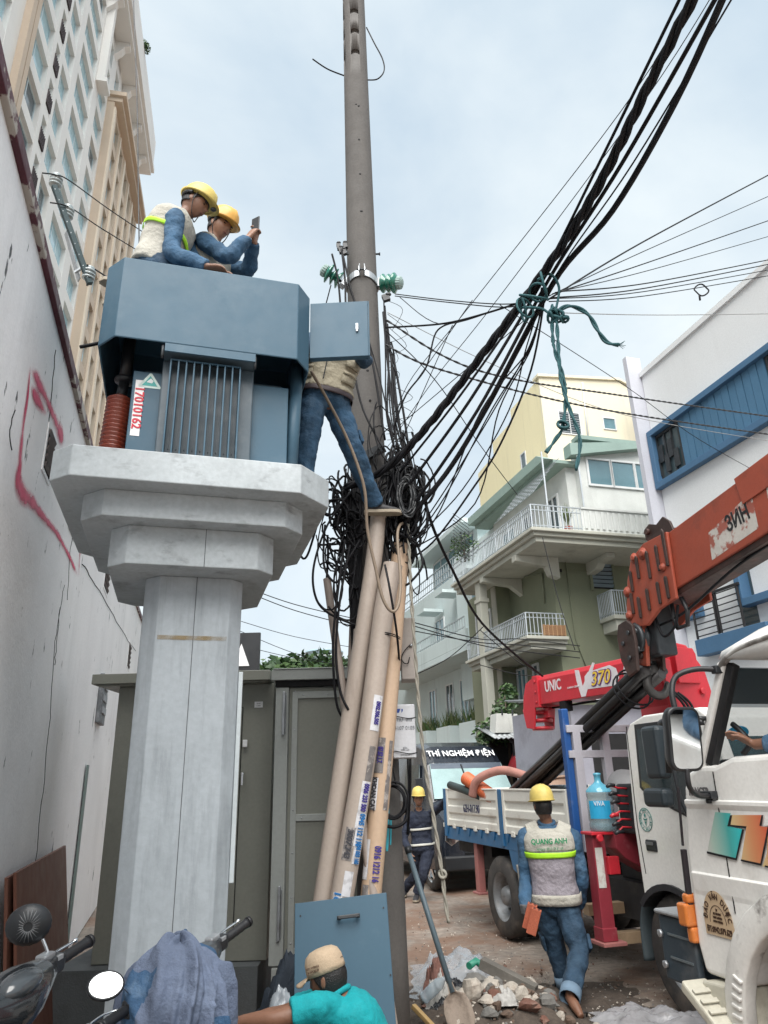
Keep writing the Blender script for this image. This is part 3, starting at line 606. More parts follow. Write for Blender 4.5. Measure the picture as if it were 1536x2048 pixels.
# ------------------------------------------------------------------ small distant things
def distance():
 # round glass building and tree tops beyond the cabinets, a low white block at the end of the street
 r = thing('round_glass_building', 'distant round glass building above the tree tops', 'building', ST(10, 150, 0))
 p = onY(648, 1318, 140); rr = 3.7
 g = MB(); g.lathe([(rr, -20), (rr, 1.0), (rr * 1.02, 1.0), (rr * 1.02, 1.35), (.1, 1.35)], p, n=32); g.build('glass_wall', mat('far_glass', (.30, .42, .48), .2, var=.2, vs=.5, bump=0), r)
 g = MB()
 for k in range(4): g.lathe([(rr * 1.01, -k * 1.9), (rr * 1.025, -k * 1.9 + .1), (rr * 1.025, -k * 1.9 + .35), (rr * 1.01, -k * 1.9 + .4)], p, n=32)
 g.build('floor_band', mat('far_band', (.5, .55, .57), .5, bump=0), r)
 def tree(label, px, py, Y, rad, seed, n=1500, squash=.55):
  c = onY(px, py, Y); t = thing('tree', label, 'tree', (c.x, c.y, 0), 'trees beyond the cabinets')
  tr = MB(); tr.tube([(c.x, c.y, 0), (c.x + .1, c.y, c.z * .5), (c.x, c.y, c.z)], [.3, .22, .1], 8)
  for q in range(5): tr.tube([(c.x, c.y, c.z * .7), c + V((math.cos(q * 1.3) * rad * .6, math.sin(q * 1.3) * rad * .6, rad * .1))], [.1, .03], 6)
  tr.build('trunk', bark, t)
  m = MB()
  for q in range(9):
   a = q * 2.4; leaves(m, c + V((math.cos(a) * rad * .55 * (q > 0), math.sin(a) * rad * .5 * (q > 0), rad * .12 * math.sin(q * 1.7))), rad * (.5 + .12 * (q % 3)), n // 9, .17, seed + q, squash)
  m.build('crown', [leaf_a, leaf_b], t)
 tree('bushy green tree top showing above the right hand cabinet roof', 590, 1352, 30, 1.9, 3, 3400)
 tree('smaller green tree top beside the distant round glass building', 672, 1350, 34, 1.5, 5, 2400)
 tree('green tree at the end of the street behind the white meter box', 818, 1412, 42, 2.2, 8, 2400, .7)
 b = thing('white_block', 'low white banded building at the far end of the street', 'building', ST(14, 62, 0)); c = onY(812, 1388, 60)
 m = MB(); m.box((c.x - 6, 60, 0), (c.x + 6, 66, c.z + .5)); m.build('wall', mat('far_white', (.55, .6, .6), .7, bump=0), b)
 m = MB()
 for q in range(3): m.box((c.x - 6.1, 59.9, c.z - 2.2 + q * .9), (c.x + 6.1, 59.98, c.z - 1.8 + q * .9))
 m.build('window_band', pane_d, b)
 # dark sign board with a white triangle panel past the left cabinet
 c = onY(497, 1300, 9); s = thing('sign_board', 'black framed board with white triangle panel above the left cabinet', 'sign', (c.x, c.y, 0))
 m = MB(); m.box((c.x - .35, c.y, c.z - .45), (c.x + .14, c.y + .06, c.z + .22)); m.build('board', K['plastic'], s)
 m = MB(); m.prism([(-.2, -.2), (.02, -.2), (-.09, .08)], (c.x, c.y - .002, c.z), (1, 0, 0), (0, 0, 1), (0, -.01, 0)); m.build('triangle_panel', K['white'], s)
 m = MB(); m.beam((c.x - .1, c.y + .1, 0), (c.x - .1, c.y + .1, c.z), .06, .06); m.build('post', K['dsteel'], s)
distance()
# ------------------------------------------------------------------ transformer pedestal
def octo(mb, t0, t1, s0, s1, z0, z1, cl, cr=None, cb=None):
 cr = cl if cr is None else cr; cb = cl if cb is None else cb
 mb.prism([(t0 + cl, s0), (t1 - cr, s0), (t1, s0 + cr), (t1, s1 - cb), (t1 - cb, s1), (t0 + cb, s1), (t0, s1 - cb), (t0, s0 + cl)], (0, 0, z0), (1, 0, 0), (0, 1, 0), (0, 0, z1 - z0))
 return mb
PED_T, PED_Z = 0.05, 3.41
def pedestal():
 cm = mat('pale_concrete', (.38, .42, .45), .62, var=.10, vs=2.2, fine=.07, fs=30, bump=.2, bs=40, dirt=.5, dcol=(.17, .19, .205), ds=2.2, dthr=(.50, .72), dscale=(6, 3, .7), drot=.65, streak=.3)
 cu = mat('pale_concrete_slab', (.42, .46, .48), .6, var=.12, vs=3, fine=.1, fs=35, bump=.2, bs=40, dirt=.75, dcol=(.15, .16, .165), ds=5, dthr=(.55, .74), dscale=(1.2, 1, 2.6), drot=.3, streak=.4)
 root = thing('transformer_pedestal', 'pale concrete pedestal column with stepped square capital carrying the transformer', 'pedestal', ST(PED_T, 4.5, 0))
 octo(MB(STREET), -.245, .318, 4.2, 4.79, 0, 2.85, .085, .075).build('shaft', cm, root, bevel=.006)
 octo(MB(STREET), -.445, .475, 3.98, 5.02, 2.85, 3.075, .10).build('lower_tier', cu, root, bevel=.006)
 octo(MB(STREET), -.60, .63, 3.85, 5.12, 3.075, 3.23, .12).build('middle_tier', cu, root, bevel=.006)
 octo(MB(STREET), -.755, .775, 3.70, 5.25, 3.23, 3.41, .11, .2, .15).build('platform', cu, root, bevel=.006)
 s = MB(STREET); s.box((.045, 4.1985, 0), (.0485, 4.201, 2.85)); s.box((.075, 3.9785, 2.85), (.0785, 3.981, 3.075)); s.build('seam', mat('seam_line', (.08, .085, .09), .8), root)
 st = mat('rust_stain', (.36, .26, .12), .8, bump=0); nt = st.node_tree
 nz = nt.nodes.new('ShaderNodeTexNoise'); nz.inputs['Scale'].default_value = 9; mr = nt.nodes.new('ShaderNodeMapRange'); mr.inputs[1].default_value = .30; mr.inputs[2].default_value = .72; mr.inputs[4].default_value = .6
 tc = nt.nodes.new('ShaderNodeTexCoord'); nt.links.new(tc.outputs['Object'], nz.inputs['Vector']); nt.links.new(nz.outputs['Fac'], mr.inputs[0]); nt.links.new(mr.outputs[0], nt.nodes['Principled BSDF'].inputs['Alpha'])
 s = MB(STREET); z = onS(385, 1276, 4.2).z; s.box((-.15, 4.196, z - .012), (.235, 4.1985, z + .012)); s.build('rust_stain', st, root)
 a, b = onS(484, 1345, 4.3), onS(466, 1765, 4.3)
 s = MB(STREET); s.box((.319, 4.27, b.z), (.344, 4.33, a.z)); s.build('cable_cover_strip', mat('pale_metal', (.5, .55, .57), .4, bump=0), root, bevel=.004)
pedestal()
# ------------------------------------------------------------------ transformer
TRB = mat('transformer_paint', (.052, .108, .155), .45, var=.05, vs=2.0, fine=.02, bump=.05, bs=20, bump2=.02, bs2=2.5, spec=.3, dirt=.18, dcol=(.25, .3, .33), ds=2.6, dthr=(.55, .75))
def transformer():
 dk = mat('transformer_paint_dark', (.056, .082, .102), .45, var=.08, vs=3, bump=.05, bs=20, dirt=.25, dcol=(.2, .22, .23), ds=6)
 root = thing('transformer', 'blue grey pole station transformer with radiator fins and hood on the concrete pedestal', 'transformer', ST(PED_T, 4.4, PED_Z))
 # hood: an open bottomed shell
 out = [(-.53, 3.85), (.56, 3.85), (.655, 3.98), (.655, 4.95), (-.635, 4.95), (-.635, 3.98)]
 inn = [(-.523, 3.862), (.553, 3.862), (.643, 3.985), (.643, 4.938), (-.623, 4.938), (-.623, 3.985)]
 zb = [4.205, 4.205, 4.20, 4.16, 4.16, 4.20]; n = 6; zt = 4.785
 vs = [(x, y, z) for (x, y), z in zip(out, zb)] + [(x, y, zt) for x, y in out] + [(x, y, z) for (x, y), z in zip(inn, zb)] + [(x, y, zt - .012) for x, y in inn]
 fs = []
 for i in range(n):
  j = (i + 1) % n
  fs += [(i, j, n + j, n + i), (2 * n + j, 2 * n + i, 3 * n + i, 3 * n + j), (j, i, 2 * n + i, 2 * n + j)]
 fs += [tuple(range(n, 2 * n)), tuple(range(4 * n - 1, 3 * n - 1, -1))]
 m = MB(STREET); m.add(vs, fs); hood = m.build('hood', TRB, root, bevel=.006)
 m = MB(STREET); m.box((-.24, 3.8515, 4.15), (.30, 3.8635, 4.204)); m.build('hood_skirt', TRB, root)
 # tank, side panels, radiator with fins
 m = MB(STREET); m.box((-.36, 4.09, 3.47), (.50, 4.86, 4.14)); m.build('tank', dk, root, bevel=.01)
 m = MB(STREET); m.box((-.42, 4.04, 3.44), (-.235, 4.088, 4.10)); pl = m.build('side_panel', TRB, root, bevel=.006)
 m = MB(STREET); m.box((.295, 4.04, 3.44), (.535, 4.088, 4.10)); m.build('side_panel', TRB, root, bevel=.006)
 m = MB(STREET); m.box((-.25, 3.98, 3.44), (.305, 4.039, 4.16)); m.build('radiator_back', dk, root, bevel=.008)
 for i in range(10):
  m = MB(STREET); t = -.205 + i * .046; m.box((t, 3.90, 3.46), (t + .010, 3.979, 4.13)); m.build('fin', TRB if i % 1 == 0 else dk, root, bevel=.003)
 for i in range(9):
  m = MB(STREET); t = -.205 + i * .046 + .026; m.box((t, 3.972, 3.56), (t + .005, 3.9795, 3.94)); m.build('fin_groove', dk, root)
 m = MB(STREET); m.box((-.195, 3.908, 4.125), (.215, 3.916, 4.135)); m.build('fin_rail', TRB, root)
 m = MB(STREET); m.box((-.245, 3.885, 4.162), (.305, 4.06, 4.178)); m.box((-.235, 3.895, 4.178), (.295, 4.06, 4.20)); m.build('tank_lid', dk, root, bevel=.004)
 for t in (-.252, .30):
  m = MB(STREET); m.tube([(t, 3.885, 4.20), (t, 3.87, 4.19), (t, 3.868, 4.13), (t, 3.885, 4.115)], .009, 8); m.build('lid_clamp', K['dsteel'], root)
 m = MB(STREET); m.box((-.36, 4.1, 3.41), (-.28, 4.8, 3.47)); m.build('skid', dk, root)
 m = MB(STREET); m.box((.42, 4.1, 3.41), (.50, 4.8, 3.47)); m.build('skid', dk, root)
 m = MB(STREET); m.tube([(.565, 4.10, 3.415), (.600, 4.12, 4.32)], .042, 16); m.build('cable_pipe', TRB, root)
 # red brown bushing
 br = mat('red_brown_glaze', (.24, .05, .028), .3, var=.12, vs=8, bump=0, coat=.3)
 prof = [(.075, 0)]
 for i in range(20):
  z = .012 + i * .0285
  prof += [(.064, z), (.083, z + .009), (.084, z + .014), (.066, z + .025)]
 prof += [(.058, .59), (.03, .60)]
 m = MB(STREET); m.lathe(prof, (-.515, 4.22, 3.412), (.03, .03, 1), n=20); bu = m.build('bushing', br, root)
 m = MB(STREET); m.tube([(-.498, 4.238, 3.99), (-.490, 4.25, 4.13)], .032, 10); m.lathe([(.03, 0), (.062, .01), (.062, .03), (.03, .04)], (-.490, 4.25, 4.12), ZZ, n=16); m.tube([(-.490, 4.25, 4.15), (-.486, 4.26, 4.5)], .038, 10); m.build('terminal', K['plastic'], bu)
 m = MB(STREET); m.tube(smooth_path([(-.44, 4.22, 3.97), (-.40, 4.22, 4.02), (-.41, 4.23, 4.12), (-.44, 4.25, 4.18)], 5), .006, 6); m.build('earth_wire', K['cable'], bu)
 # open door of the hood
 h, e = V((.662, 3.985, 0)), V((1.03, 3.865, 0)); d = (e - h).normalized(); nn = V((d.y, -d.x, 0))
 m = MB(STREET); c = (h + e) / 2
 m.obox(c + V((0, 0, 4.525)), (e - h) / 2, nn * .006, V((0, 0, .215)))
 for z in (4.313, 4.737): m.obox(c + V((0, 0, z)) - nn * .018, (e - h) / 2, nn * .0235, V((0, 0, .004)))
 m.obox(e + V((0, 0, 4.525)) - nn * .018 + d * .005, d * .004, nn * .0235, V((0, 0, .2155)))
 dr = m.build('open_door', TRB, root, bevel=.002)
 m = MB(STREET); p = h + d * .315 + V((0, 0, 4.53)) + nn * .013; m.obox(p, d * .009, nn * .008, V((0, 0, .026))); m.obox(p - V((0, 0, .03)), d * .007, nn * .006, V((0, 0, .006))); m.build('handle', K['steel'], dr, bevel=.002)
 # printed number plate and triangle sticker
 s0 = 4.04
 m = MB(STREET); m.box((-.401, s0 - .0025, 3.655), (-.349, s0 - .0005, 4.035)); lp = m.build('number_plate', mat('sticker_white', (.78, .76, .76), .5, bump=0), root)
 red = mat('red_print', (.55, .012, .035), .5, bump=0)
 poly_text('17010162', .074, red, lp, ST(-.374, s0 - .0025, 3.845), -ZZ, SV, bold=.0015, sx=.98)
 c = V((-.318, s0 - .0025, 4.035))
 m = MB(STREET); m.prism([(-.062, -.048), (.062, -.048), (.066, -.038), (.006, .055), (-.006, .055), (-.066, -.038)], c, (1, 0, 0), (0, 0, 1), (0, .002, 0)); tri = m.build('triangle_sticker', mat('sticker_pale', (.62, .74, .7), .5, bump=0), root)
 m = MB(STREET); m.prism([(-.045, -.034), (.045, -.034), (0, .036)], c + V((0, -.0005, 0)), (1, 0, 0), (0, 0, 1), (0, -.001, 0)); m.build('emblem', mat('teal_print', (.04, .35, .32), .5, bump=0), tri)
 m = MB(STREET); m.prism([(-.02, -.01), (.012, -.016), (.02, .0), (.004, .018), (-.008, .006)], c + V((0, -.0018, 0)), (1, 0, 0), (0, 0, 1), (0, -.001, 0)); m.build('emblem', K['white'], tri)
transformer()
# ------------------------------------------------------------------ concrete utility pole
PA, PB = V((-.078, 5.5, 0)), V((-.222, 5.5, 12.4))
def pole_at(z): return PA.lerp(PB, z / 12.4)
def pole_r(z): return .168 - .0045 * z
def utility_pole():
 cm = mat('pole_concrete', (.098, .092, .087), .85, var=.10, vs=1.6, fine=.10, fs=50, bump=.35, bs=60, bump2=.1, bs2=8, dirt=.5, dcol=(.13, .12, .11), ds=2.5, dthr=(.55, .72), dscale=(2, 2, .35), streak=.45)
 m = MB(); zs = [i * .62 for i in range(21)]
 m.rings([[pole_at(z) + V((math.cos(2 * PI * k / 28) * pole_r(z), math.sin(2 * PI * k / 28) * pole_r(z), 0)) for k in range(28)] for z in zs])
 pole = m.build('utility_pole', cm, org=(0, 5.5, 0)); tag(pole, 'tall grey concrete utility pole hung with a tangle of black cables', 'pole')
 # foot hold recesses cut into the upper part
 c = MB()
 for z in (9.02, 9.34, 9.66, 9.98, 10.3, 10.62, 10.94):
  for ang, w in ((-88, .045), (-172, .045)):
   a = RAD(ang); d = V((math.cos(a), math.sin(a), 0)); r = d.cross(ZZ); p = pole_at(z) + d * (pole_r(z) + .012)
   poly = [(-w, -.04), (w, -.04), (w, .02), (w * .5, .036), (-w * .5, .036), (-w, .02)]
   c.prism(poly, p, r, ZZ * 1.0 + d * .45, -d * .05)
 cut = c.build('cutter', cm); bm_ = pole.modifiers.new('cut', 'BOOLEAN'); bm_.operation = 'DIFFERENCE'; bm_.object = cut; bm_.solver = 'EXACT'
 bpy.context.view_layer.update()
 dg = bpy.context.evaluated_depsgraph_get(); me = bpy.data.meshes.new_from_object(pole.evaluated_get(dg)); pole.modifiers.clear()
 old = pole.data; pole.data = me; bpy.data.meshes.remove(old); cm_ = cut.data; bpy.data.objects.remove(cut); bpy.data.meshes.remove(cm_)
 pole.data.name = 'utility_pole'
 for px, py in ((712, 205), (717, 208), (718, 276), (720, 345), (722, 420), (723, 420), (727, 640), (735, 740), (740, 800)):
  z = onY(px, py, 5.35).z; a = RAD(-85); d = V((math.cos(a), math.sin(a), 0)); p = pole_at(z) + d * (pole_r(z) - .004)
  p.x = onY(px, py, 5.35).x
  h = MB(); h.lathe([(.002, .006), (.011, .005), (.011, -.01)], p, d, n=8); h.build('bolt_hole', K['dark'], pole)
 for px, py, sg in ((757, 508, 1), (690, 500, -1)):
  p = onY(px, py, 5.5); q = pole_at(p.z); b = MB(); b.cyl(q, (q.x + sg * (pole_r(p.z) + .035), q.y, p.z), .009, n=8); b.lathe([(.017, 0), (.017, .012)], (q.x + sg * (pole_r(p.z) + .03), q.y, p.z), V((sg, 0, 0)), n=6); b.build('bolt', K['dsteel'], pole)
 # step bar on the pole, blue paint mark
 p = onY(740, 905, 5.3); b = MB(); b.beam((p.x - .13, 5.34, p.z - .06), (p.x + .12, 5.30, p.z + .045), .045, .07); b.build('step_bracket', K['dsteel'], pole)
 bp = mat('cyan_paint_mark', (.05, .42, .52), .6, bump=0); b = MB()
 for x0, y0, x1, y1, w in ((776, 1612, 774, 1702, .012), (782, 1630, 781, 1690, .007)):
  rr = []
  for i in range(7):
   q = onY(x0 + (x1 - x0) * i / 6, y0 + (y1 - y0) * i / 6, 5.35); z = q.z; dx = q.x - pole_at(z).x; yy = 5.5 - math.sqrt(max(0, (pole_r(z) + .002) ** 2 - dx * dx)); ww = w * (.5 + .5 * math.sin(PI * (i + .5) / 7))
   rr.append([V((q.x - ww, yy, z)), V((q.x, yy - .002, z)), V((q.x + ww, yy, z))])
  b.add([p for r in rr for p in r], [(i * 3 + j, i * 3 + j + 1, i * 3 + j + 4, i * 3 + j + 3) for i in range(6) for j in range(2)])
 b.build('paint_mark', bp, pole)
 return pole
POLE = utility_pole()
# band clamp with a pair of glass insulators
def band_and_insulators():
 z = onY(726, 548, 5.35).z; c = pole_at(z); r = pole_r(z)
 root = thing('pole_band', 'galvanised steel band bolted round the utility pole between two glass insulators', 'clamp', c)
 for a0, a1 in ((-82, 92), (98, 262)):
  m = MB(); n = 18; rows = []
  for i in range(n + 1):
   a = RAD(a0 + (a1 - a0) * i / n); d = V((math.cos(a), math.sin(a), 0)); sag = -.02 * math.cos(a * 2)
   rows.append([c + d * (r + .004) + ZZ * (sag - .035), c + d * (r + .014) + ZZ * (sag - .035), c + d * (r + .014) + ZZ * (sag + .035), c + d * (r + .004) + ZZ * (sag + .035)])
  m.rings(rows, smooth=False); m.build('band_half', K['steel'], root)
 for a in (-83, -97):
  d = V((math.cos(RAD(a)), math.sin(RAD(a)), 0)); t = V((-d.y, d.x, 0)); m = MB()
  m.prism([(0, -.03), (.075, -.02), (.075, .02), (.03, .09), (0, .05)], c + d * (r + .006) + ZZ * .01, d, ZZ, t * .008); m.build('flange', K['steel'], root)
 m = MB(); d = V((math.cos(RAD(-90)), math.sin(RAD(-90)), 0)); m.cyl(c + d * (r + .05) + V((-.045, 0, .02)), c + d * (r + .05) + V((.045, 0, .02)), .009, n=8); m.build('bolt', K['dsteel'], root)
 gm = mat('teal_glass', (.006, .16, .105), .06, alpha=.90, bump=0, var=.15, vs=20, spec=1.0)
 cem = mat('insulator_cap', (.28, .38, .36), .6, var=.2, vs=15)
 for sx, tip, label in ((-1, (655, 545), 'green glass insulator left of the utility pole, its ribbed cap towards the transformer'), (1, (792, 566), 'green glass insulator right of the utility pole on a short dark pin')):
  e = onY(*tip, 5.42); s0 = c + V((sx * (r + .01), -.02, -.01)); ax = (e - s0); L = ax.length; ax.normalize()
  o = thing('glass_insulator', label, 'insulator', s0, 'glass insulators on the utility pole')
  m = MB(); m.beam(s0, s0 + ax * .05, .07, .10); m.build('bracket', K['steel'], o, bevel=.004)
  m = MB(); m.cyl(s0 + ax * .05, s0 + ax * (L - .03), .013, n=10); m.build('pin', K['dsteel'], o)
  m = MB(); b = L - .10
  m.lathe([(.02, b - .03), (.085, b - .035), (.088, b - .028), (.03, b + .01), (.03, b + .02), (.082, b + .022), (.085, b + .03), (.03, b + .06), (.03, b + .07), (.092, b + .075), (.095, b + .085), (.05, b + .11), (.03, b + .115)], s0, ax, n=28); m.build('glass_shed', gm, o)
  m = MB()
  prof = [(.05, b + .108), (.058, b + .12), (.055, b + .15), (.03, b + .165), (.005, b + .168)]
  x = ax.orthogonal().normalized(); y = ax.cross(x)
  m.rings([[s0 + ax * zz + (x * math.cos(2 * PI * k / 32) + y * math.sin(2 * PI * k / 32)) * rr * (1 + .07 * (k % 2)) for k in range(32)] for rr, zz in prof], smooth=False); m.build('cap', cem, o)
band_and_insulators()
# ------------------------------------------------------------------ loose plastic pipes round the pole
def pipes():
 bg = mat('beige_pvc', (.41, .345, .295), .5, var=.08, vs=1.2, dirt=.5, dcol=(.2, .15, .12), ds=3, dthr=(.58, .75), dscale=(2, 2, .4), bump=.05, bs=15)
 pk = mat('peach_pvc', (.50, .36, .25), .5, var=.06, vs=1.2, dirt=.35, dcol=(.28, .18, .12), ds=3, dthr=(.6, .75), dscale=(2, 2, .4), bump=.05, bs=15)
 gb = mat('grey_beige_pvc', (.33, .275, .24), .55, var=.08, vs=1.2, dirt=.4, dcol=(.18, .14, .12), ds=4, bump=.05, bs=15)
 wht = mat('paper_sticker', (.62, .62, .64), .6, var=.1, vs=8, dirt=.45, dcol=(.16, .15, .15), ds=14, dthr=(.5, .62), bump=.2)
 grt = mat('torn_sticker', (.17, .155, .15), .7, var=.4, vs=14, dirt=.8, dcol=(.42, .38, .35), ds=18, dthr=(.52, .6))
 blu = mat('blue_print', (.02, .16, .42), .6, bump=0); ind = mat('indigo_print', (.045, .03, .22), .6, bump=0); blk = mat('dark_print', (.05, .05, .06), .6, bump=0)
 out = []
 spec = [('thick beige pipe nearest the cabinets, with the foot of the worker on its top', (757, 1033), (742, 1160), (690, 1500), (646, 1800), 5.10, 5.02, .062, bg),
   ('thick beige pipe in the middle of the bundle with blue number stickers', (786, 1130), (768, 1220), (735, 1480), (683, 1800), 5.02, 4.92, .072, bg),
   ('peach coloured pipe against the pole with indigo number sticker', (802, 1090), (790, 1240), (770, 1480), (741, 1800), 5.18, 5.02, .066, pk),
   ('thin grey beige pipe leaning in from the cabinet side', (654, 1158), (668, 1260), (694, 1440), (712, 1560), 5.28, 5.1, .030, gb),
   ('thin upright beige pipe just left of the pole', (712, 1128), (708, 1220), (702, 1400), (698, 1600), 5.38, 5.2, .032, gb),
   ('beige pipe squeezed behind the thick beige pipe near the cabinet', (722, 1260), (716, 1340), (690, 1560), (660, 1800), 5.22, 5.12, .055, bg)]
 for label, p0, p1, p2, p3, Y0, Y1, r, mt in spec:
  pts = [onY(*p, Y0 + (Y1 - Y0) * k) for p, k in zip((p0, p1, p2, p3), (0, .22, .6, 1))]
  d = (pts[3] - pts[2]).normalized(); pts.append(pts[3] + d * ((pts[3].z - .02) / -d.z))
  path = smooth_path(pts, 5); m = MB(); m.tube(path, r, 20, cap=False)
  n = len(path); m.tube([path[0], path[0] + (path[1] - path[0]) * .6], r * .86, 20, cap=False)
  a = path[0]; t0 = (path[1] - path[0]).normalized(); x = t0.orthogonal().normalized(); y = t0.cross(x)
  ro = [a + (x * math.cos(k * PI / 10) + y * math.sin(k * PI / 10)) * r for k in range(20)]; ri = [a + (x * math.cos(k * PI / 10) + y * math.sin(k * PI / 10)) * r * .86 for k in range(20)]
  m.add(ro + ri, [(k, (k + 1) % 20, 20 + (k + 1) % 20, 20 + k) for k in range(20)])
  o = m.build('plastic_pipe', mt, org=path[-1]); tag(o, label, 'pipe', 'plastic pipes leaning round the utility pole'); out.append((o, path, r))
 def sticker(k, y0, y1, ang, wid, mt, text=None, tm=None, size=.04, sx=1.0, off=0.0, flip=False):
  o, path, r = out[k]
  def at(py):
   best = min(path, key=lambda p: abs((1024 - FPX * ((RC.transposed() @ (p - CO)).y / -(RC.transposed() @ (p - CO)).z)) - py)); return best
  ys = [y0 + (y1 - y0) * i / 10 for i in range(11)]
  proj = lambda p: 1024 - FPX * ((RC.transposed() @ (p - CO)).y / -(RC.transposed() @ (p - CO)).z)
  cs = []
  for yv in ys:
   for a, b in zip(path[:-1], path[1:]):
    pa, pb = proj(a), proj(b)
    if pa <= yv <= pb: cs.append(a.lerp(b, (yv - pa) / (pb - pa))); break
  if len(cs) < 2: return
  ax = (cs[-1] - cs[0]).normalized(); front = (V((0, -1, .1))); front = (front - ax * front.dot(ax)).normalized(); side = ax.cross(front)  # side points to the picture's left
  if side.x < 0: side = -side
  na = 7; rows = []
  for c in cs: rows.append([c + (front * math.cos(RAD(ang + wid * (j / na - .5))) + side * math.sin(RAD(ang + wid * (j / na - .5)))) * (r + .0022) for j in range(na + 1)])
  m = MB(); m.add([p for q in rows for p in q], [(i * (na + 1) + j, i * (na + 1) + j + 1, (i + 1) * (na + 1) + j + 1, (i + 1) * (na + 1) + j) for i in range(len(cs) - 1) for j in range(na)], True)
  so = m.build('sticker', mt, o) if mt else o
  if text:
   nrm = front * math.cos(RAD(ang + off)) + side * math.sin(RAD(ang + off)); c = (cs[0] + cs[-1]) / 2 + nrm * (r + .003)
   ex = ax if not flip else -ax; ey = nrm.cross(ex)
   poly_text(text, size, tm, so, c, ex, ey, bold=.002, sx=sx)
 sticker(1, 1392, 1462, 35, 55, wht, '0902.506.505', ind, .045, .62)
 sticker(1, 1492, 1560, 40, 40, grt)
 sticker(1, 1562, 1625, 35, 50, wht, '0906 233 500', ind, .05, .60)
 sticker(1, 1625, 1690, 38, 60, wht, '0945 112 116', blu, .055, .62)
 sticker(1, 1655, 1720, -8, 50, grt, '3007.743', blk, .05, .9)
 sticker(1, 1680, 1725, 45, 45, wht, '1998 003 160', blu, .05, .45)
 sticker(1, 1740, 1790, 20, 45, wht)
 sticker(1, 1785, 1800, -20, 50, wht, '16', blu, .06, 1)
 sticker(2, 1478, 1548, -30, 70, grt, '07.07.1.7.', ind, .05, .55, 10)
 sticker(2, 1482, 1560, 42, 25, grt)
 sticker(2, 1558, 1622, -38, 45, wht, 'KHOAN CAT', blk, .05, .7)
 sticker(2, 1560, 1620, 40, 30, grt)
 sticker(2, 1690, 1765, 15, 60, None, '0916 1212 16', ind, .06, .62)
 sticker(2, 1680, 1760, -50, 40, wht)
 sticker(2, 1770, 1800, -35, 40, grt)
 sticker(5, 1690, 1740, -20, 60, wht, '0908 123', blu, .05, .5)
 # wire that ties the bundle together
 ps = [onY(x, y, Y) for x, y, Y in ((748, 1262, 5.02), (765, 1264, 4.93), (785, 1268, 4.96), (800, 1275, 5.06))]
 m = MB(); m.tube(smooth_path(ps, 5), .004, 6); m.tube([p + V((0, 0, -.012)) for p in smooth_path(ps, 5)], .004, 6); o = m.build('tie_wire', K['cable'], org=ps[0]); tag(o, 'thin black wire tied round the upper ends of the pipes', 'wire')
pipes()
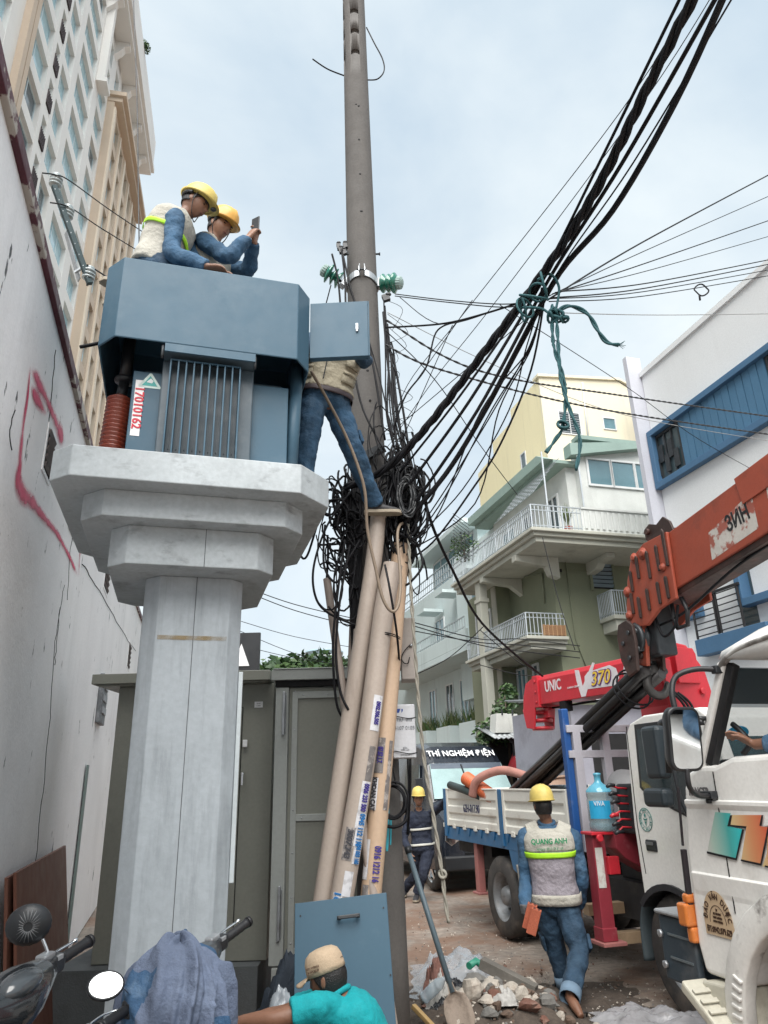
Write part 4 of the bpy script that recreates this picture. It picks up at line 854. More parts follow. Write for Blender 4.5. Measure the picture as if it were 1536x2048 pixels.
# ------------------------------------------------------------------ boxes and coil on the pole
def pole_boxes():
 bx = mat('beige_steel_box', (.36, .32, .29), .55, var=.06, dirt=.4, dcol=(.2, .15, .12), ds=6, dthr=(.6, .75))
 c = onY(814, 1300, 5.45); r = thing('junction_box', 'tall beige junction box wired to the right side of the pole', 'box', c)
 m = MB(); m.box((c.x - .05, 5.38, c.z - .235), (c.x + .065, 5.54, c.z + .235)); m.build('body', bx, r, bevel=.006)
 m = MB(); m.box((c.x - .046, 5.372, c.z - .228), (c.x + .047, 5.379, c.z + .228)); m.build('lid', bx, r, bevel=.003)
 m = MB(); m.lathe([(.011, 0), (.011, .015), (.004, .018)], (c.x + .03, 5.372, c.z + .02), (0, -1, 0), n=10); m.build('lock', K['steel'], r)
 m = MB(); m.tube(smooth_path([(c.x + .03, 5.36, c.z + .03), (c.x - .02, 5.355, c.z - .02), (c.x - .045, 5.36, c.z - .07), (c.x - .03, 5.355, c.z - .11), (c.x, 5.355, c.z - .115), (c.x + .015, 5.355, c.z - .07)], 5), .004, 6); m.build('wire_hook', K['cable'], r)
 wm = mat('white_steel_box', (.60, .61, .64), .5, var=.05, dirt=.3, dcol=(.3, .29, .28), ds=9, dthr=(.6, .75), streak=.2)
 c = onY(808, 1462, 5.3); r = thing('meter_box', 'white meter box with blue corner mark and stencilled numbers on the pole', 'box', c)
 hw, hh = .082, .185
 m = MB(); m.box((c.x - hw, 5.30, c.z - hh), (c.x + hw, 5.42, c.z + hh)); m.build('body', wm, r, bevel=.008)
 m = MB(); m.box((c.x - hw + .004, 5.294, c.z - hh + .006), (c.x + hw - .004, 5.2995, c.z + hh - .006)); m.build('door', wm, r, bevel=.002)
 nb = mat('blue_logo', (.012, .06, .30), .5, bump=0); gy = mat('grey_print', (.16, .17, .19), .6, bump=0)
 m = MB(); m.prism([(-.022, -.014), (.014, -.014), (.024, .014), (-.02, .014)], (c.x - .045, 5.2935, c.z + .14), (1, 0, 0), (0, 0, 1), (0, -.001, 0)); m.prism([(-.004, -.016), (.006, -.002), (.006, .012), (-.004, .012)], (c.x - .01, 5.2935, c.z + .14), (1, 0, 0), (0, 0, 1), (0, -.001, 0)); m.build('emblem', nb, r)
 for s, z, sz in (('TRF  013', .075, .03), ('4107 0103', .02, .034), ('EVN', -.115, .016), ('DIEN LUC', -.128, .013), ('KHU VUC 107', -.162, .011)): poly_text(s, sz, gy, r, (c.x + .005, 5.2935, c.z + z), (1, 0, 0), (0, 0, 1))
 for z in (.105, -.135):
  m = MB(); m.tube(smooth_path([(c.x - .13, 5.32, c.z + z + .005), (c.x - .07, 5.286, c.z + z), (c.x + .03, 5.284, c.z + z - .02), (c.x + .09, 5.30, c.z + z - .012)], 5), .0035, 6); m.build('strap_wire', K['cable'], r)
 m = MB()
 for k in range(3): m.tube(smooth_path([(c.x + .02 + k * .012, 5.4, c.z - hh), (c.x + .02 + k * .008, 5.4 + .02 * (k % 2), c.z - hh - .2), (c.x + .0 + k * .004, 5.44, c.z - hh - .5)], 5), .005, 6)
 m.build('cable_drop', K['cable'], r)
 c = onY(787, 1600, 5.3); m = MB(); rr = random.Random(4)
 for k in range(7):
  R_ = .082 + .012 * rr.random(); o_ = V((rr.uniform(-.012, .012), -.012 * k * .6, rr.uniform(-.02, .012)))
  m.tube([c + o_ + V((math.cos(a) * R_, .012 * math.sin(a * 2 + k), math.sin(a) * R_ * 1.2)) for a in [2 * PI * i / 26 for i in range(26)]], .0075, 6, closed=True)
 m.tube(smooth_path([c + V((.02, 0, .09)), c + V((-.01, .02, .3)), c + V((-.03, .04, .62))], 6), .006, 6)
 m.tube(smooth_path([c + V((0.09, 0, -.03)), c + V((.08, -.02, -.13)), c + V((.0, -.03, -.17)), c + V((-.09, -.02, -.15))], 6), .011, 6)
 o = m.build('cable_coil', K['cable'], org=c); tag(o, 'coil of black cable hung on the pole under the white meter box', 'cable coil')
pole_boxes()
# ------------------------------------------------------------------ electrical cabinets
def cabinets():
 gm = mat('grey_beige_cabinet', (.215, .22, .19), .5, var=.04, vs=1.5, dirt=.18, dcol=(.12, .12, .11), ds=3, bump=.03, bs=30)
 gl = mat('light_grey_cabinet', (.33, .35, .335), .5, var=.04, vs=1.5, dirt=.15, dcol=(.16, .16, .15), ds=3, bump=.03, bs=30)
 pl = mat('plinth_concrete', (.09, .10, .105), .8, bump=.4, dirt=.5, ds=3)
 r = thing('electrical_cabinet', 'wide grey beige electrical cabinet behind the pedestal column with a chrome door handle', 'cabinet', (-1.8, 6.4, 0))
 m = MB(); m.box((-2.36, 6.35, .42), (-1.0, 7.1, 2.52)); m.build('body', gm, r, bevel=.006)
 m = MB(); m.box((-2.56, 6.22, 2.535), (-1.02, 7.2, 2.62)); m.prism([(-2.50, 2.52), (-1.08, 2.52), (-1.02, 2.535), (-2.56, 2.535)], (0, 6.25, 0), (1, 0, 0), (0, 0, 1), (0, .9, 0)); m.build('roof', gm, r, bevel=.005)
 for x0, x1 in ((-2.20, -1.76), (-1.73, -1.27)):
  m = MB(); m.box((x0 - .006, 6.3465, .60), (x1 + .006, 6.349, 2.326)); m.build('door_gap', K['dark'], r)
  m = MB(); m.box((x0, 6.337, .606), (x1, 6.3485, 2.32)); d = m.build('door', gm, r, bevel=.002)
 c = onY(486, 1548, 6.33); m = MB(); m.cyl((c.x, 6.337, c.z), (c.x, 6.30, c.z), .012, n=10); m.beam((c.x, 6.305, c.z + .012), (c.x, 6.30, c.z - .09), .016, .012); m.build('handle', K['chrome'], d, bevel=.003)
 c = onY(490, 1487, 6.33); m = MB(); m.box((c.x - .02, 6.325, c.z - .03), (c.x + .02, 6.3365, c.z + .03)); m.build('latch', K['white'], d, bevel=.005)
 c = onY(517, 1409, 6.34); m = MB(); m.box((c.x - .036, 6.3455, c.z - .025), (c.x + .036, 6.3485, c.z + .025)); so = m.build('paper_note', K['white'], r)
 poly_text('LP 10', .013, K['ink'], so, (c.x, 6.3455, c.z + .008), (1, 0, 0), (0, 0, 1)); poly_text('tu dien', .013, K['ink'], so, (c.x, 6.3455, c.z - .01), (1, 0, 0), (0, 0, 1))
 m = MB(); m.box((-2.6, 6.2, 0), (-1.04, 7.2, .415)); o = m.build('cabinet_plinth', pl, r)
 r = thing('electrical_cabinet', 'light grey electrical cabinet with framed door panel between the column and the leaning pipes', 'cabinet', (-.6, 6.05, 0))
 m = MB(); m.box((-.93, 6.0, .45), (-.12, 6.6, 2.44)); m.build('body', gl, r, bevel=.006)
 m = MB(); m.box((-.96, 5.93, 2.49), (-.10, 6.65, 2.575)); m.box((-.945, 5.925, 2.575), (-.10, 6.66, 2.585)); m.build('roof', gl, r, bevel=.004)
 m = MB(); m.box((-.93, 5.96, 2.44), (-.12, 6.6, 2.489)); m.build('roof_gap', K['dark'], r)
 m = MB(); m.box((-.925, 5.965, .46), (-.82, 5.998, 2.435)); m.build('corner_strip', gl, r, bevel=.004)
 m = MB(); m.box((-.815, 5.985, .47), (-.14, 5.9985, 2.43)); d = m.build('door', gm, r, bevel=.003)
 m = MB()
 for lo, hi in (((-.79, .52), (-.745, 2.40)), ((-.235, .52), (-.19, 2.40)), ((-.745, 2.345), (-.235, 2.40)), ((-.745, 1.42), (-.235, 1.47)), ((-.745, .52), (-.235, .57))): m.box((lo[0], 5.972, lo[1]), (hi[0], 5.9845, hi[1]))
 f = m.build('door_frame', gl, d, bevel=.003)
 m = MB()
 for x, z in [(-.767, .6 + k * .3) for k in range(7)] + [(-.213, .6 + k * .3) for k in range(7)] + [(-.7 + k * .2, 2.373) for k in range(3)] + [(-.7 + k * .2, 1.445) for k in range(3)]: m.lathe([(.006, 0), (.006, .004), (.002, .006)], (x, 5.972, z), (0, -1, 0), n=8)
 m.build('rivets', K['steel'], d)
 for z0, z1 in ((2.06, 2.40), (.62, .98)):
  m = MB(); m.box((-.865, 5.935, z0), (-.845, 5.964, z1)); m.box((-.842, 5.945, z0 + .02), (-.835, 5.964, z1 - .02)); m.build('hinge', K['steel'], r, bevel=.003)
 m = MB(); m.box((-.90, 5.95, .28), (-.3, 6.5, .449)); m.build('base_channel', gl, r, bevel=.004)
 m = MB(); m.box((-.95, 6.02, 0), (-.1, 6.62, .279)); o = m.build('cabinet_plinth', pl, r)
cabinets()
# ------------------------------------------------------------------ leaning metal panel, boards by the wall, grey strip
def leaning():
 A, B, Cc, D = V((-.585, 4.72, 1.035)), V((-.045, 4.76, 1.075)), V((.02, 4.50, .01)), V((-.54, 4.46, .01))
 n = (B - A).cross(D - A).normalized()
 if n.y > 0: n = -n
 m = MB(); vs = [A, B, Cc, D]; m.add([p - n * .012 for p in vs] + vs, [(0, 1, 2, 3), (7, 6, 5, 4), (0, 4, 5, 1), (1, 5, 6, 2), (2, 6, 7, 3), (3, 7, 4, 0)])
 p = m.build('leaning_cover_sheet', TRB, org=(A + Cc) / 2, bevel=.003); tag(p, 'flat blue grey metal panel with black handle leaning on the pipes', 'panel')
 c = onY(697, 1834, 4.70); ex = (B - A).normalized(); ey = n.cross(ex)
 m = MB()
 for s in (-.055, .055): m.obox(c + ex * s + n * .012, ex * .012, ey * .011, n * .012)
 m.obox(c + n * .03, ex * .062, ey * .010, n * .006); m.build('handle', K['plastic'], p, bevel=.004)
 for px, py in ((768, 1812), (781, 1950), (600, 1830)):
  q = onY(px, py, 4.66); q = q - n * ((q - A).dot(n)); m = MB(); m.lathe([(.005, 0), (.005, .003)], q + n * .0005, n, n=8); m.build('screw', K['ink'], p)
 bm = mat('brown_board', (.135, .05, .03), .65, var=.1, vs=2, dirt=.3, dcol=(.07, .03, .02), ds=3, bump=.1)
 for k, (s0, s1, zt, lab) in enumerate(((5.35, 7.6, 1.22, 'reddish brown board leaning on the white wall behind the scooters'), (5.30, 7.5, 1.20, 'second reddish brown board, tucked behind the first against the white wall'))):
  m = MB(STREET); o = -.06 * k
  m.prism([(-.74 + o, .02), (-.72 + o, .02), (-.90 + o * .6, zt), (-.92 + o * .6, zt)], (0, s0, 0), (1, 0, 0), (0, 0, 1), (0, s1 - s0, 0)); q = m.build('brown_board', bm, org=ST(-.8, 6, 0), bevel=.003); tag(q, lab, 'board', 'boards against the white wall')
 a, b = onT(181, 1530, -.95), onT(168, 1665, -.95)
 m = MB(STREET); s = a.dot(SU); m.box((-.985, s - .08, 0.02), (-.97, s + .08, a.z)); q = m.build('wooden_batten', mat('green_grey_wood', (.15, .20, .19), .7), org=ST(-.97, s, 0)); tag(q, 'grey green wooden batten standing against the white wall by the cabinet', 'batten')
 c = onT(201, 1400, WT + .01); m = MB(STREET); s = c.dot(SU); m.box((WT + .002, s - .3, c.z - .3), (WT + .06, s + .3, c.z + .3)); q = m.build('old_meter_panel', mat('grey_panel', (.13, .14, .15), .6, var=.3, vs=6, dirt=.6, dcol=(.4, .4, .42), ds=8), org=ST(WT, s, c.z), bevel=.01); tag(q, 'weathered grey meter panel fixed on the white wall above the left cabinet', 'meter panel')
 m = MB(STREET)
 for k in range(3): m.box((WT + .062, s - .22, c.z + .12 - k * .15), (WT + .075, s + .2, c.z + .2 - k * .15))
 m.build('cover_plate', mat('grey_cover', (.25, .26, .28), .5), q)
leaning()
# ------------------------------------------------------------------ vehicles
W_WHITE = mat('truck_white', (.78, .77, .74), .35, var=.05, vs=1.5, dirt=.35, dcol=(.25, .20, .15), ds=2.2, dthr=(.56, .75), bump=.02, coat=.2)
W_CREAM = mat('truck_cream', (.72, .71, .65), .42, var=.06, vs=1.5, dirt=.5, dcol=(.28, .20, .13), ds=2.6, dthr=(.58, .75), bump=.03)
TYRE = mat('tyre_rubber', (.045, .042, .04), .85, var=.3, vs=6, dirt=.6, dcol=(.16, .13, .105), ds=5, bump=.3)
RIM = mat('steel_rim', (.22, .23, .24), .5, .4, var=.3, vs=8, dirt=.5, dcol=(.1, .08, .06), ds=9)
CHAS = mat('chassis_black', (.018, .018, .02), .7, var=.3, dirt=.4, dcol=(.07, .06, .05), ds=4)
BLUE_P = mat('truck_blue', (.022, .12, .26), .45, var=.12, dirt=.4, dcol=(.2, .2, .2), ds=5, dthr=(.6, .75))
RED_P = mat('crane_red', (.50, .022, .035), .38, var=.08, dirt=.25, dcol=(.2, .03, .03), ds=4, coat=.15)
RED_W = mat('worn_crimson', (.26, .03, .045), .5, var=.15, dirt=.45, dcol=(.42, .22, .22), ds=5, dthr=(.58, .75))
PINK_W = mat('faded_red', (.36, .14, .13), .6, var=.15, dirt=.4, dcol=(.2, .1, .09), ds=6)
WIN_D = mat('cab_glass', (.014, .028, .032), .06, var=.5, vs=2, bump=0, spec=.8)
def wheel(parent, t, s, z, r, w, side=-1, spokes=0, rimr=.6, dish=.08):
 x = SV * side; c = ST(t, s, z)
 m = MB(); prof = [(r * rimr, -w * .48), (r * .93, -w * .5), (r, -w * .36), (r, w * .36), (r * .93, w * .5), (r * rimr, w * .48)]
 m.lathe(prof, c - x * (w / 2) * 0, x, n=40, cap=False)
 wo = thing_part('wheel', parent, c)
 m.build('tyre', TYRE, wo)
 m = MB()
 if not spokes:
  m.lathe([(r * rimr * 1.03, w * .46), (r * rimr * .92, w * .40), (r * rimr * .86, w * .5 - dish), (r * rimr * .55, w * .5 - dish * 1.3), (r * .24, w * .5 - dish * .4), (r * .20, w * .5 - dish * .2), (.01, w * .5 - dish * .2)], c, x, n=32, cap=False)
 else:
  m.lathe([(r * rimr * 1.03, w * .46), (r * rimr * .92, w * .40), (r * rimr * .90, w * .0), (.01, w * .0)], c, x, n=32, cap=False)
  y, zz = x.cross(ZZ), ZZ
  for k in range(spokes):
   a = 2 * PI * k / spokes + .3; d = y * math.cos(a) + zz * math.sin(a)
   m.beam(c + x * w * .40, c + x * w * .36 + d * r * rimr * .95, .055, .03, up=x)
  m.lathe([(.06, w * .36), (.055, w * .46), (.01, w * .47)], c, x, n=16, cap=False)
 rm = m.build('rim', RIM if not spokes else K['chrome'], wo)
 if not spokes:
  y = x.cross(ZZ); m = MB()
  for k in range(6):
   a = k * PI / 3; m.lathe([(.016, 0), (.016, .02), (.008, .024)], c + x * (w * .5 - dish * .9) + (y * math.cos(a) + ZZ * math.sin(a)) * r * .40, x, n=6)
  m.build('wheel_nuts', RIM, wo)
 return wo
def thing_part(name, parent, org):
 o = bpy.data.objects.new(name, None); COL.objects.link(o); o.parent = parent; o.location = V(org) - parent_org(parent); o.empty_display_size = .1
 return o
def plate(mb, poly, t0, t1): mb.prism(poly, (t0, 0, 0), (0, 1, 0), (0, 0, 1), (t1 - t0, 0, 0)); return mb   # polygon in (s, z) pulled across the street
# ------------------------------------------------------------------ flat bed truck with red crane
def truck_a():
 root = thing('flatbed_truck', 'white flatbed truck with blue bed rail and small red crane behind its cab', 'truck', ST(4.6, 7, 0))
 TL, TR = 3.70, 5.45
 arch = [(5.28 + .50 * math.cos(a), .42 + .47 * math.sin(a)) for a in [RAD(d) for d in (50, 65, 80, 95, 110, 125, 140, 155, 170)]]
 prof = [(4.40, .62), (4.74, .62)] + arch[::-1][0:1] + arch[::-1][1:] + [(5.63, .80), (5.64, 1.3), (5.58, 2.02), (5.50, 2.10), (5.3, 2.15), (4.62, 2.15), (4.52, 2.08), (4.36, 1.50), (4.34, 1.0)]
 m = MB(STREET); plate(m, prof, TL, TR); cab = m.build('cab', W_WHITE, root, bevel=.05, seg=3)
 # door window with its seal, door gap, quarter details
 wp = [(5.40, 2.05), (5.44, 1.60), (5.36, 1.54), (4.90, 1.40), (4.62, 1.40), (4.66, 2.05)]
 def grow(poly, k):
  cx = sum(p[0] for p in poly) / len(poly); cz = sum(p[1] for p in poly) / len(poly)
  return [(cx + (p[0] - cx) * k, cz + (p[1] - cz) * k) for p in poly]
 m = MB(STREET); plate(m, grow(wp, 1.10), TL - .004, TL + .02); sl = m.build('window_seal', K['plastic'], cab, bevel=.003)
 m = MB(STREET); plate(m, wp, TL - .008, TL - .0045); m.build('door_window', WIN_D, cab)
 gap = [(5.57, 2.09), (5.60, 1.3), (5.585, .86), (5.55, .86), (5.59, 1.3), (5.56, 2.08)]
 for a, b, c_ in (((5.55, 2.08), (5.585, 1.3), (5.56, .95)), ((4.56, 1.9), (4.48, 1.30), (4.56, .95))): m = MB(STREET); m.beam((TL - .001, *a), (TL - .001, *b), .008, .004); m.beam((TL - .001, *b), (TL - .001, *c_), .008, .004); m.build('door_gap', K['dark'], cab)
 # wheel arch lip, mudguard
 m = MB(STREET)
 aa = [RAD(d) for d in range(40, 176, 9)]
 m.prism([(5.28 + .515 * math.cos(a), .42 + .485 * math.sin(a)) for a in aa] + [(5.28 + .47 * math.cos(a), .42 + .44 * math.sin(a)) for a in aa[::-1]], (TL - .02, 0, 0), (0, 1, 0), (0, 0, 1), (.25, 0, 0)); m.build('wheel_arch', K['plastic'], root)
 m = MB(STREET); m.tube(smooth_path([(TL + .1, 5.80, .30), (TL + .1, 5.79, .55), (TL + .1, 5.70, .75), (TL + .1, 5.6, .85)], 6), .07, 10, flat=.35); m.build('mudguard', mat('grey_mudguard', (.06, .08, .09), .6), root)
 m = MB(STREET); m.box((TL - .012, 5.36, 1.12), (TL + .01, 5.50, 1.205)); m.build('door_handle', K['plastic'], cab, bevel=.012)
 m = MB(STREET); m.box((TL - .018, 5.39, 1.165), (TL - .0125, 5.49, 1.19)); m.build('door_handle', mat('handle_grey', (.12, .125, .13), .4), cab, bevel=.004)
 # round emblem
 c = ST(TL - .003, 5.46, 1.352); gr = mat('emblem_green', (.02, .19, .17), .5, bump=0); wr = mat('emblem_white', (.60, .61, .60), .5, bump=0)
 m = MB(); m.lathe([(.088, .0), (.088, .002), (.083, .002), (.083, 0)], c, -SV, n=40, cap=False); m.lathe([(.058, .0), (.058, .002), (.056, .002), (.056, 0)], c, -SV, n=40, cap=False); em = m.build('emblem', gr, cab)
 for i, ch in enumerate('QUANG ANH * DIEN LUC * '):
  a = RAD(205 - i * 15.7)
  if ch != ' ':
   er, eu = -SU, ZZ; d = er * math.cos(a) + eu * math.sin(a); poly_text(ch, .019, gr, em, c + d * .070, er * math.sin(a) - eu * math.cos(a), d)
 m = MB()
 for poly in ([(0, .012), (-.012, .03), (0, .05), (.012, .03)], [(-.028, .014), (-.02, -.004), (0, -.008), (.02, -.004), (.028, .014), (.012, .004), (-.012, .004)], [(-.012, -.014), (.012, -.014), (0, -.05)]): m.prism(poly, c - SV * .002, -SU, ZZ, -SV * .0015)
 m.build('emblem_mark', gr, em)
 # windshield, front details (seen from other sides)
 m = MB(STREET); m.add([(TL + .10, 4.505, 2.02), (TR - .10, 4.505, 2.02), (TR - .08, 4.352, 1.50), (TL + .08, 4.352, 1.50)], [(0, 3, 2, 1)]); m.build('windshield', WIN_D, cab)
 m = MB(STREET); m.box((TL + .02, 4.26, .42), (TR - .02, 4.42, .66)); m.build('bumper', K['plastic'], root, bevel=.02)
 for t in (TL + .12, TR - .36):
  m = MB(STREET); m.box((t, 4.318, .74), (t + .24, 4.342, .92)); m.build('headlight', K['chrome'], root, bevel=.01)
 # mirrors of this truck
 for s0, s1, z0, z1 in ((4.66, 4.86, 1.66, 2.03), (4.68, 4.94, 1.47, 1.60)):
  m = MB(STREET); m.box((3.34, s0, z0), (3.44, s1, z1)); m.build('mirror', mat('mirror_shell', (.022, .03, .036), .38, bump=0), root, bevel=.035, seg=3)
 m = MB(STREET); m.tube(smooth_path([(TL, 4.62, 2.06), (3.5, 4.58, 2.06), (3.40, 4.58, 1.95), (3.40, 4.58, 1.55), (3.5, 4.55, 1.32), (TL, 4.52, 1.28)], 5), .013, 8); m.tube([(TL + .02, 4.7, 2.07), (3.47, 4.78, 1.95)], .012, 8); m.build('mirror_arm', K['plastic'], root)
 m = MB(STREET); m.ell((3.55, 4.80, 2.055), (.05, 0, 0), (0, .09, 0), (0, 0, .035)); m.build('side_lamp', K['plastic'], root)
 wheel(root, TL + .15, 5.28, .42, .42, .22, dish=.07)
 wheel(root, TR - .15, 5.28, .42, .42, .22, 1)
 wheel(root, TL + .13, 8.50, .42, .42, .22, dish=.15); wheel(root, TR - .13, 8.50, .42, .42, .22, 1, dish=.15)
 wheel(root, TL + .37, 8.50, .42, .42, .22, dish=.15); wheel(root, TR - .37, 8.50, .42, .42, .22, 1, dish=.15)
 # chassis
 m = MB(STREET); m.box((4.15, 4.4, .55), (4.3, 10.2, .78)); m.box((4.85, 4.4, .55), (5.0, 10.2, .78)); m.box((4.3, 8.4, .35), (4.85, 8.6, .5)); m.box((3.9, 6.9, .50), (5.3, 7.6, .78)); m.box((3.85, 9.0, .78), (5.3, 10.1, .93)); m.box((4.0, 5.7, .5), (5.2, 6.7, .8)); m.build('chassis', CHAS, root)
 # bed: floor, side boards in two lengths, posts, rail
 m = MB(STREET); m.box((TL + .03, 6.72, .985), (TR - .03, 10.22, 1.095)); m.build('bed_floor', mat('bed_floor', (.12, .115, .11), .7, dirt=.5), root)
 prof = [(0, 0), (0, .075), (.022, .09), (.022, .155), (0, .17), (0, .245), (.022, .26), (.022, .33), (0, .345), (0, .455), (.05, .455), (.05, 0)]
 def sideboard(s0, s1, t, sg, name='side_board'):
  m = MB(STREET); m.prism(prof, (t, s0, 1.10), (sg, 0, 0), (0, 0, 1), (0, s1 - s0, 0)); m.prism([(-.006, -.005), (-.006, .46), (.053, .46), (.053, -.005)], (t, s0 - .001, 1.10), (sg, 0, 0), (0, 0, 1), (0, .06, 0)); m.prism([(-.006, -.005), (-.006, .46), (.053, .46), (.053, -.005)], (t, s1 - .059, 1.10), (sg, 0, 0), (0, 0, 1), (0, .06, 0)); m.box((t - .01 if sg > 0 else t - .045, s0, 1.556), (t + .055 if sg > 0 else t + .01, s1, 1.575))
  return m.build(name, W_CREAM, root, bevel=.004)
 sb = sideboard(8.36, 10.12, TL, 1); sideboard(6.72, 8.24, TL, 1); sideboard(8.36, 10.12, TR, -1); sideboard(6.72, 8.24, TR, -1)
 nv = mat('navy_print', (.02, .025, .10), .55, bump=0)
 poly_text('62H-017.90', .135, nv, sb, ST(TL - .004, 9.2, 1.33), -SU, ZZ, bold=.0012, sx=.85, name='lettering')
 m = MB(STREET); m.box((TL + .06, 10.13, 1.1), (TR - .06, 10.2, 1.56)); m.build('tail_board', W_CREAM, root, bevel=.005)
 for s in (8.255, 10.13):
  for t in (TL - .012, TR - .05):
   m = MB(STREET); m.box((t, s, .96), (t + .062, s + .09, 1.57)); m.build('bed_post', BLUE_P, root, bevel=.005)
 for t, sg in ((TL, 1), (TR, -1)):
  m = MB(STREET); m.box((min(t + .01 * sg, t + .08 * sg), 6.72, .93), (max(t + .01 * sg, t + .08 * sg), 10.2, 1.085))
  for k in range(9):
   s = 6.95 + k * .39
   m.prism([(0, 0), (.10, 0), (.06, -.09), (.04, -.09)], (t - .004 * sg, s, 1.094), (0, 1, 0), (0, 0, 1), (.02 * sg, 0, 0))
  m.build('bed_rail', BLUE_P, root, bevel=.004)
  m = MB(STREET)
  for k in range(10): m.box((min(t - .012 * sg, t + .012 * sg), 6.85 + k * .37, 1.072), (max(t - .012 * sg, t + .012 * sg), 6.93 + k * .37, 1.125))
  m.build('board_hinges', W_CREAM, root, bevel=.004)
  m = MB(STREET); m.prism([(7.86, .93), (8.18, .93), (8.10, .74), (7.98, .70)], (t + .012 * sg, 0, 0), (0, 1, 0), (0, 0, 1), (.03 * sg, 0, 0)); m.build('rail_gusset', BLUE_P, root)
  m = MB(STREET); m.tube(smooth_path([(t + .04 * sg, 7.98, .80), (t + .05 * sg, 7.96, .6), (t + .05 * sg, 8.02, .42)], 5), .05, 8, flat=.25); m.build('mudguard', mat('mud_grey', (.2, .195, .18), .7), root)
  m = MB(STREET); m.box((min(t + .06 * sg, t + .15 * sg), 9.25, .37), (max(t + .06 * sg, t + .15 * sg), 9.36, .985)); m.box((min(t + .03 * sg, t + .18 * sg), 9.2, .345), (max(t + .03 * sg, t + .18 * sg), 9.41, .37)); m.build('rear_outrigger', PINK_W, root, bevel=.006)
 m = MB(STREET); m.box((TL - .005, 6.62, 1.0), (TL + .07, 6.70, 2.33)); m.build('blue_stake', mat('bright_blue_paint', (.012, .075, .26), .5, dirt=.3, dcol=(.3, .3, .3), ds=6, dthr=(.62, .75)), root, bevel=.012)
 lil = mat('lilac_grey_paint', (.43, .42, .46), .55, dirt=.45, dcol=(.2, .19, .18), ds=5, dthr=(.58, .75))
 m = MB(STREET)
 for z in (2.10, 1.86): m.box((TL + .02, 6.60, z), (TR - .05, 6.66, z + .07))
 for t in (3.78, 4.10, 4.42, 4.8, 5.2): m.box((t, 6.598, 1.02), (t + .085, 6.662, 2.17))
 m.build('headboard_frame', lil, root, bevel=.004)
 # front outriggers: crimson beam box and leg
 for t, sg in ((TL, 1), (TR, -1)):
  a = lambda x: t + x * sg
  m = MB(STREET); m.prism([(a(.02), 1.225), (a(.95), 1.225), (a(.95), .96), (a(.36), .88), (a(.10), 1.02), (a(.02), 1.10)], (0, 5.98, 0), (1, 0, 0), (0, 0, 1), (0, .24, 0)); ob = m.build('outrigger_beam', RED_W, root, bevel=.008)
  m = MB(STREET); lo, hi = sorted((a(-.165), a(-.045))); m.box((lo, 6.04, .40), (hi, 6.17, 1.21)); m.box((lo - .008, 6.03, .40), (hi + .008, 6.18, .50)); lg = m.build('outrigger_leg', RED_W, ob, bevel=.006)
  lo, hi = sorted((a(-.2), a(.02))); m = MB(STREET); m.box((lo, 5.99, .37), (hi, 6.22, .398)); m.build('foot_plate', PINK_W, ob, bevel=.004)
  lo, hi = sorted((a(-.06), a(.045))); m = MB(STREET); m.box((lo, 5.995, .90), (hi, 6.05, 1.04)); m.build('lock_box', RED_P, ob, bevel=.006)
  lo, hi = sorted((a(-.155), a(-.085))); m = MB(STREET); m.box((lo, 6.034, .80), (hi, 6.0395, 1.11)); m.build('warning_label', mat('worn_label', (.6, .6, .56), .6, var=.15, dirt=.6, dcol=(.3, .08, .08), ds=14), ob)
  lo, hi = sorted((a(-.19), a(.02))); m = MB(STREET); m.box((lo, 6.0, 1.21), (hi, 6.19, 1.235)); m.lathe([(.03, 0), (.03, .03)], ((lo + hi) / 2 - .05 * sg, 5.985, 1.19), (0, -1, 0), n=12); m.build('beam_cap', RED_P, ob, bevel=.005)
 # crane control levers
 m = MB(STREET); m.box((3.80, 5.72, 1.22), (4.3, 6.0, 1.62)); cb = m.build('control_valve', CHAS, root, bevel=.02)
 for i in range(6):
  z = 1.585 - i * .062; m = MB(STREET); tip = (3.62 + .012 * (i % 3), 5.80, z - .004 * i + (.03 if i < 3 else -.01))
  m.tube([(3.82, 5.83, z - .005), (3.70, 5.81, z + .005), tip], [.008, .008, .009], 8); lv = m.build('lever', RED_P, cb)
  m = MB(STREET); m.tube([(tip[0] + .05, tip[1], tip[2] - .002), (tip[0], tip[1], tip[2] + .001), (tip[0] - .03, tip[1], tip[2] - .014)], [.013, .018, .013], 10); m.build('knob', K['plastic'] if i != 3 else RED_P, lv)
 # crane: column, turntable, boom, tip
 cr = thing('truck_crane', 'bright red folded truck crane boom marked UNIC and V370 above the flatbed', 'crane', ST(4.6, 5.9, 1.2))
 m = MB(STREET); m.box((4.1, 5.74, .80), (5.1, 6.55, 1.30)); m.lathe([(.38, 1.30), (.38, 1.42), (.30, 1.46)], (4.63, 6.12, 0), n=24); m.build('base', CHAS, cr, bevel=.01)
 m = MB(STREET); m.prism([(4.42, 1.45), (4.86, 1.45), (4.90, 2.40), (4.86, 2.62), (4.70, 2.86), (4.48, 2.90), (4.36, 2.84), (4.36, 2.5), (4.42, 2.3)], (0, 5.86, 0), (1, 0, 0), (0, 0, 1), (0, .5, 0)); m.build('column', RED_P, cr, bevel=.02)
 m = MB(STREET); m.prism([(4.38, 2.25), (4.30, 2.05), (4.36, 1.98), (4.44, 2.2), (4.44, 2.7), (4.34, 2.72)], (0, 5.80, 0), (1, 0, 0), (0, 0, 1), (0, .05, 0)); m.lathe([(.05, 0), (.05, .03)], (4.66, 5.86, 2.72), (0, -1, 0), n=14); m.lathe([(.03, 0), (.03, .03)], (4.78, 5.86, 2.42), (0, -1, 0), n=14); m.build('side_plate', RED_P, cr, bevel=.006)
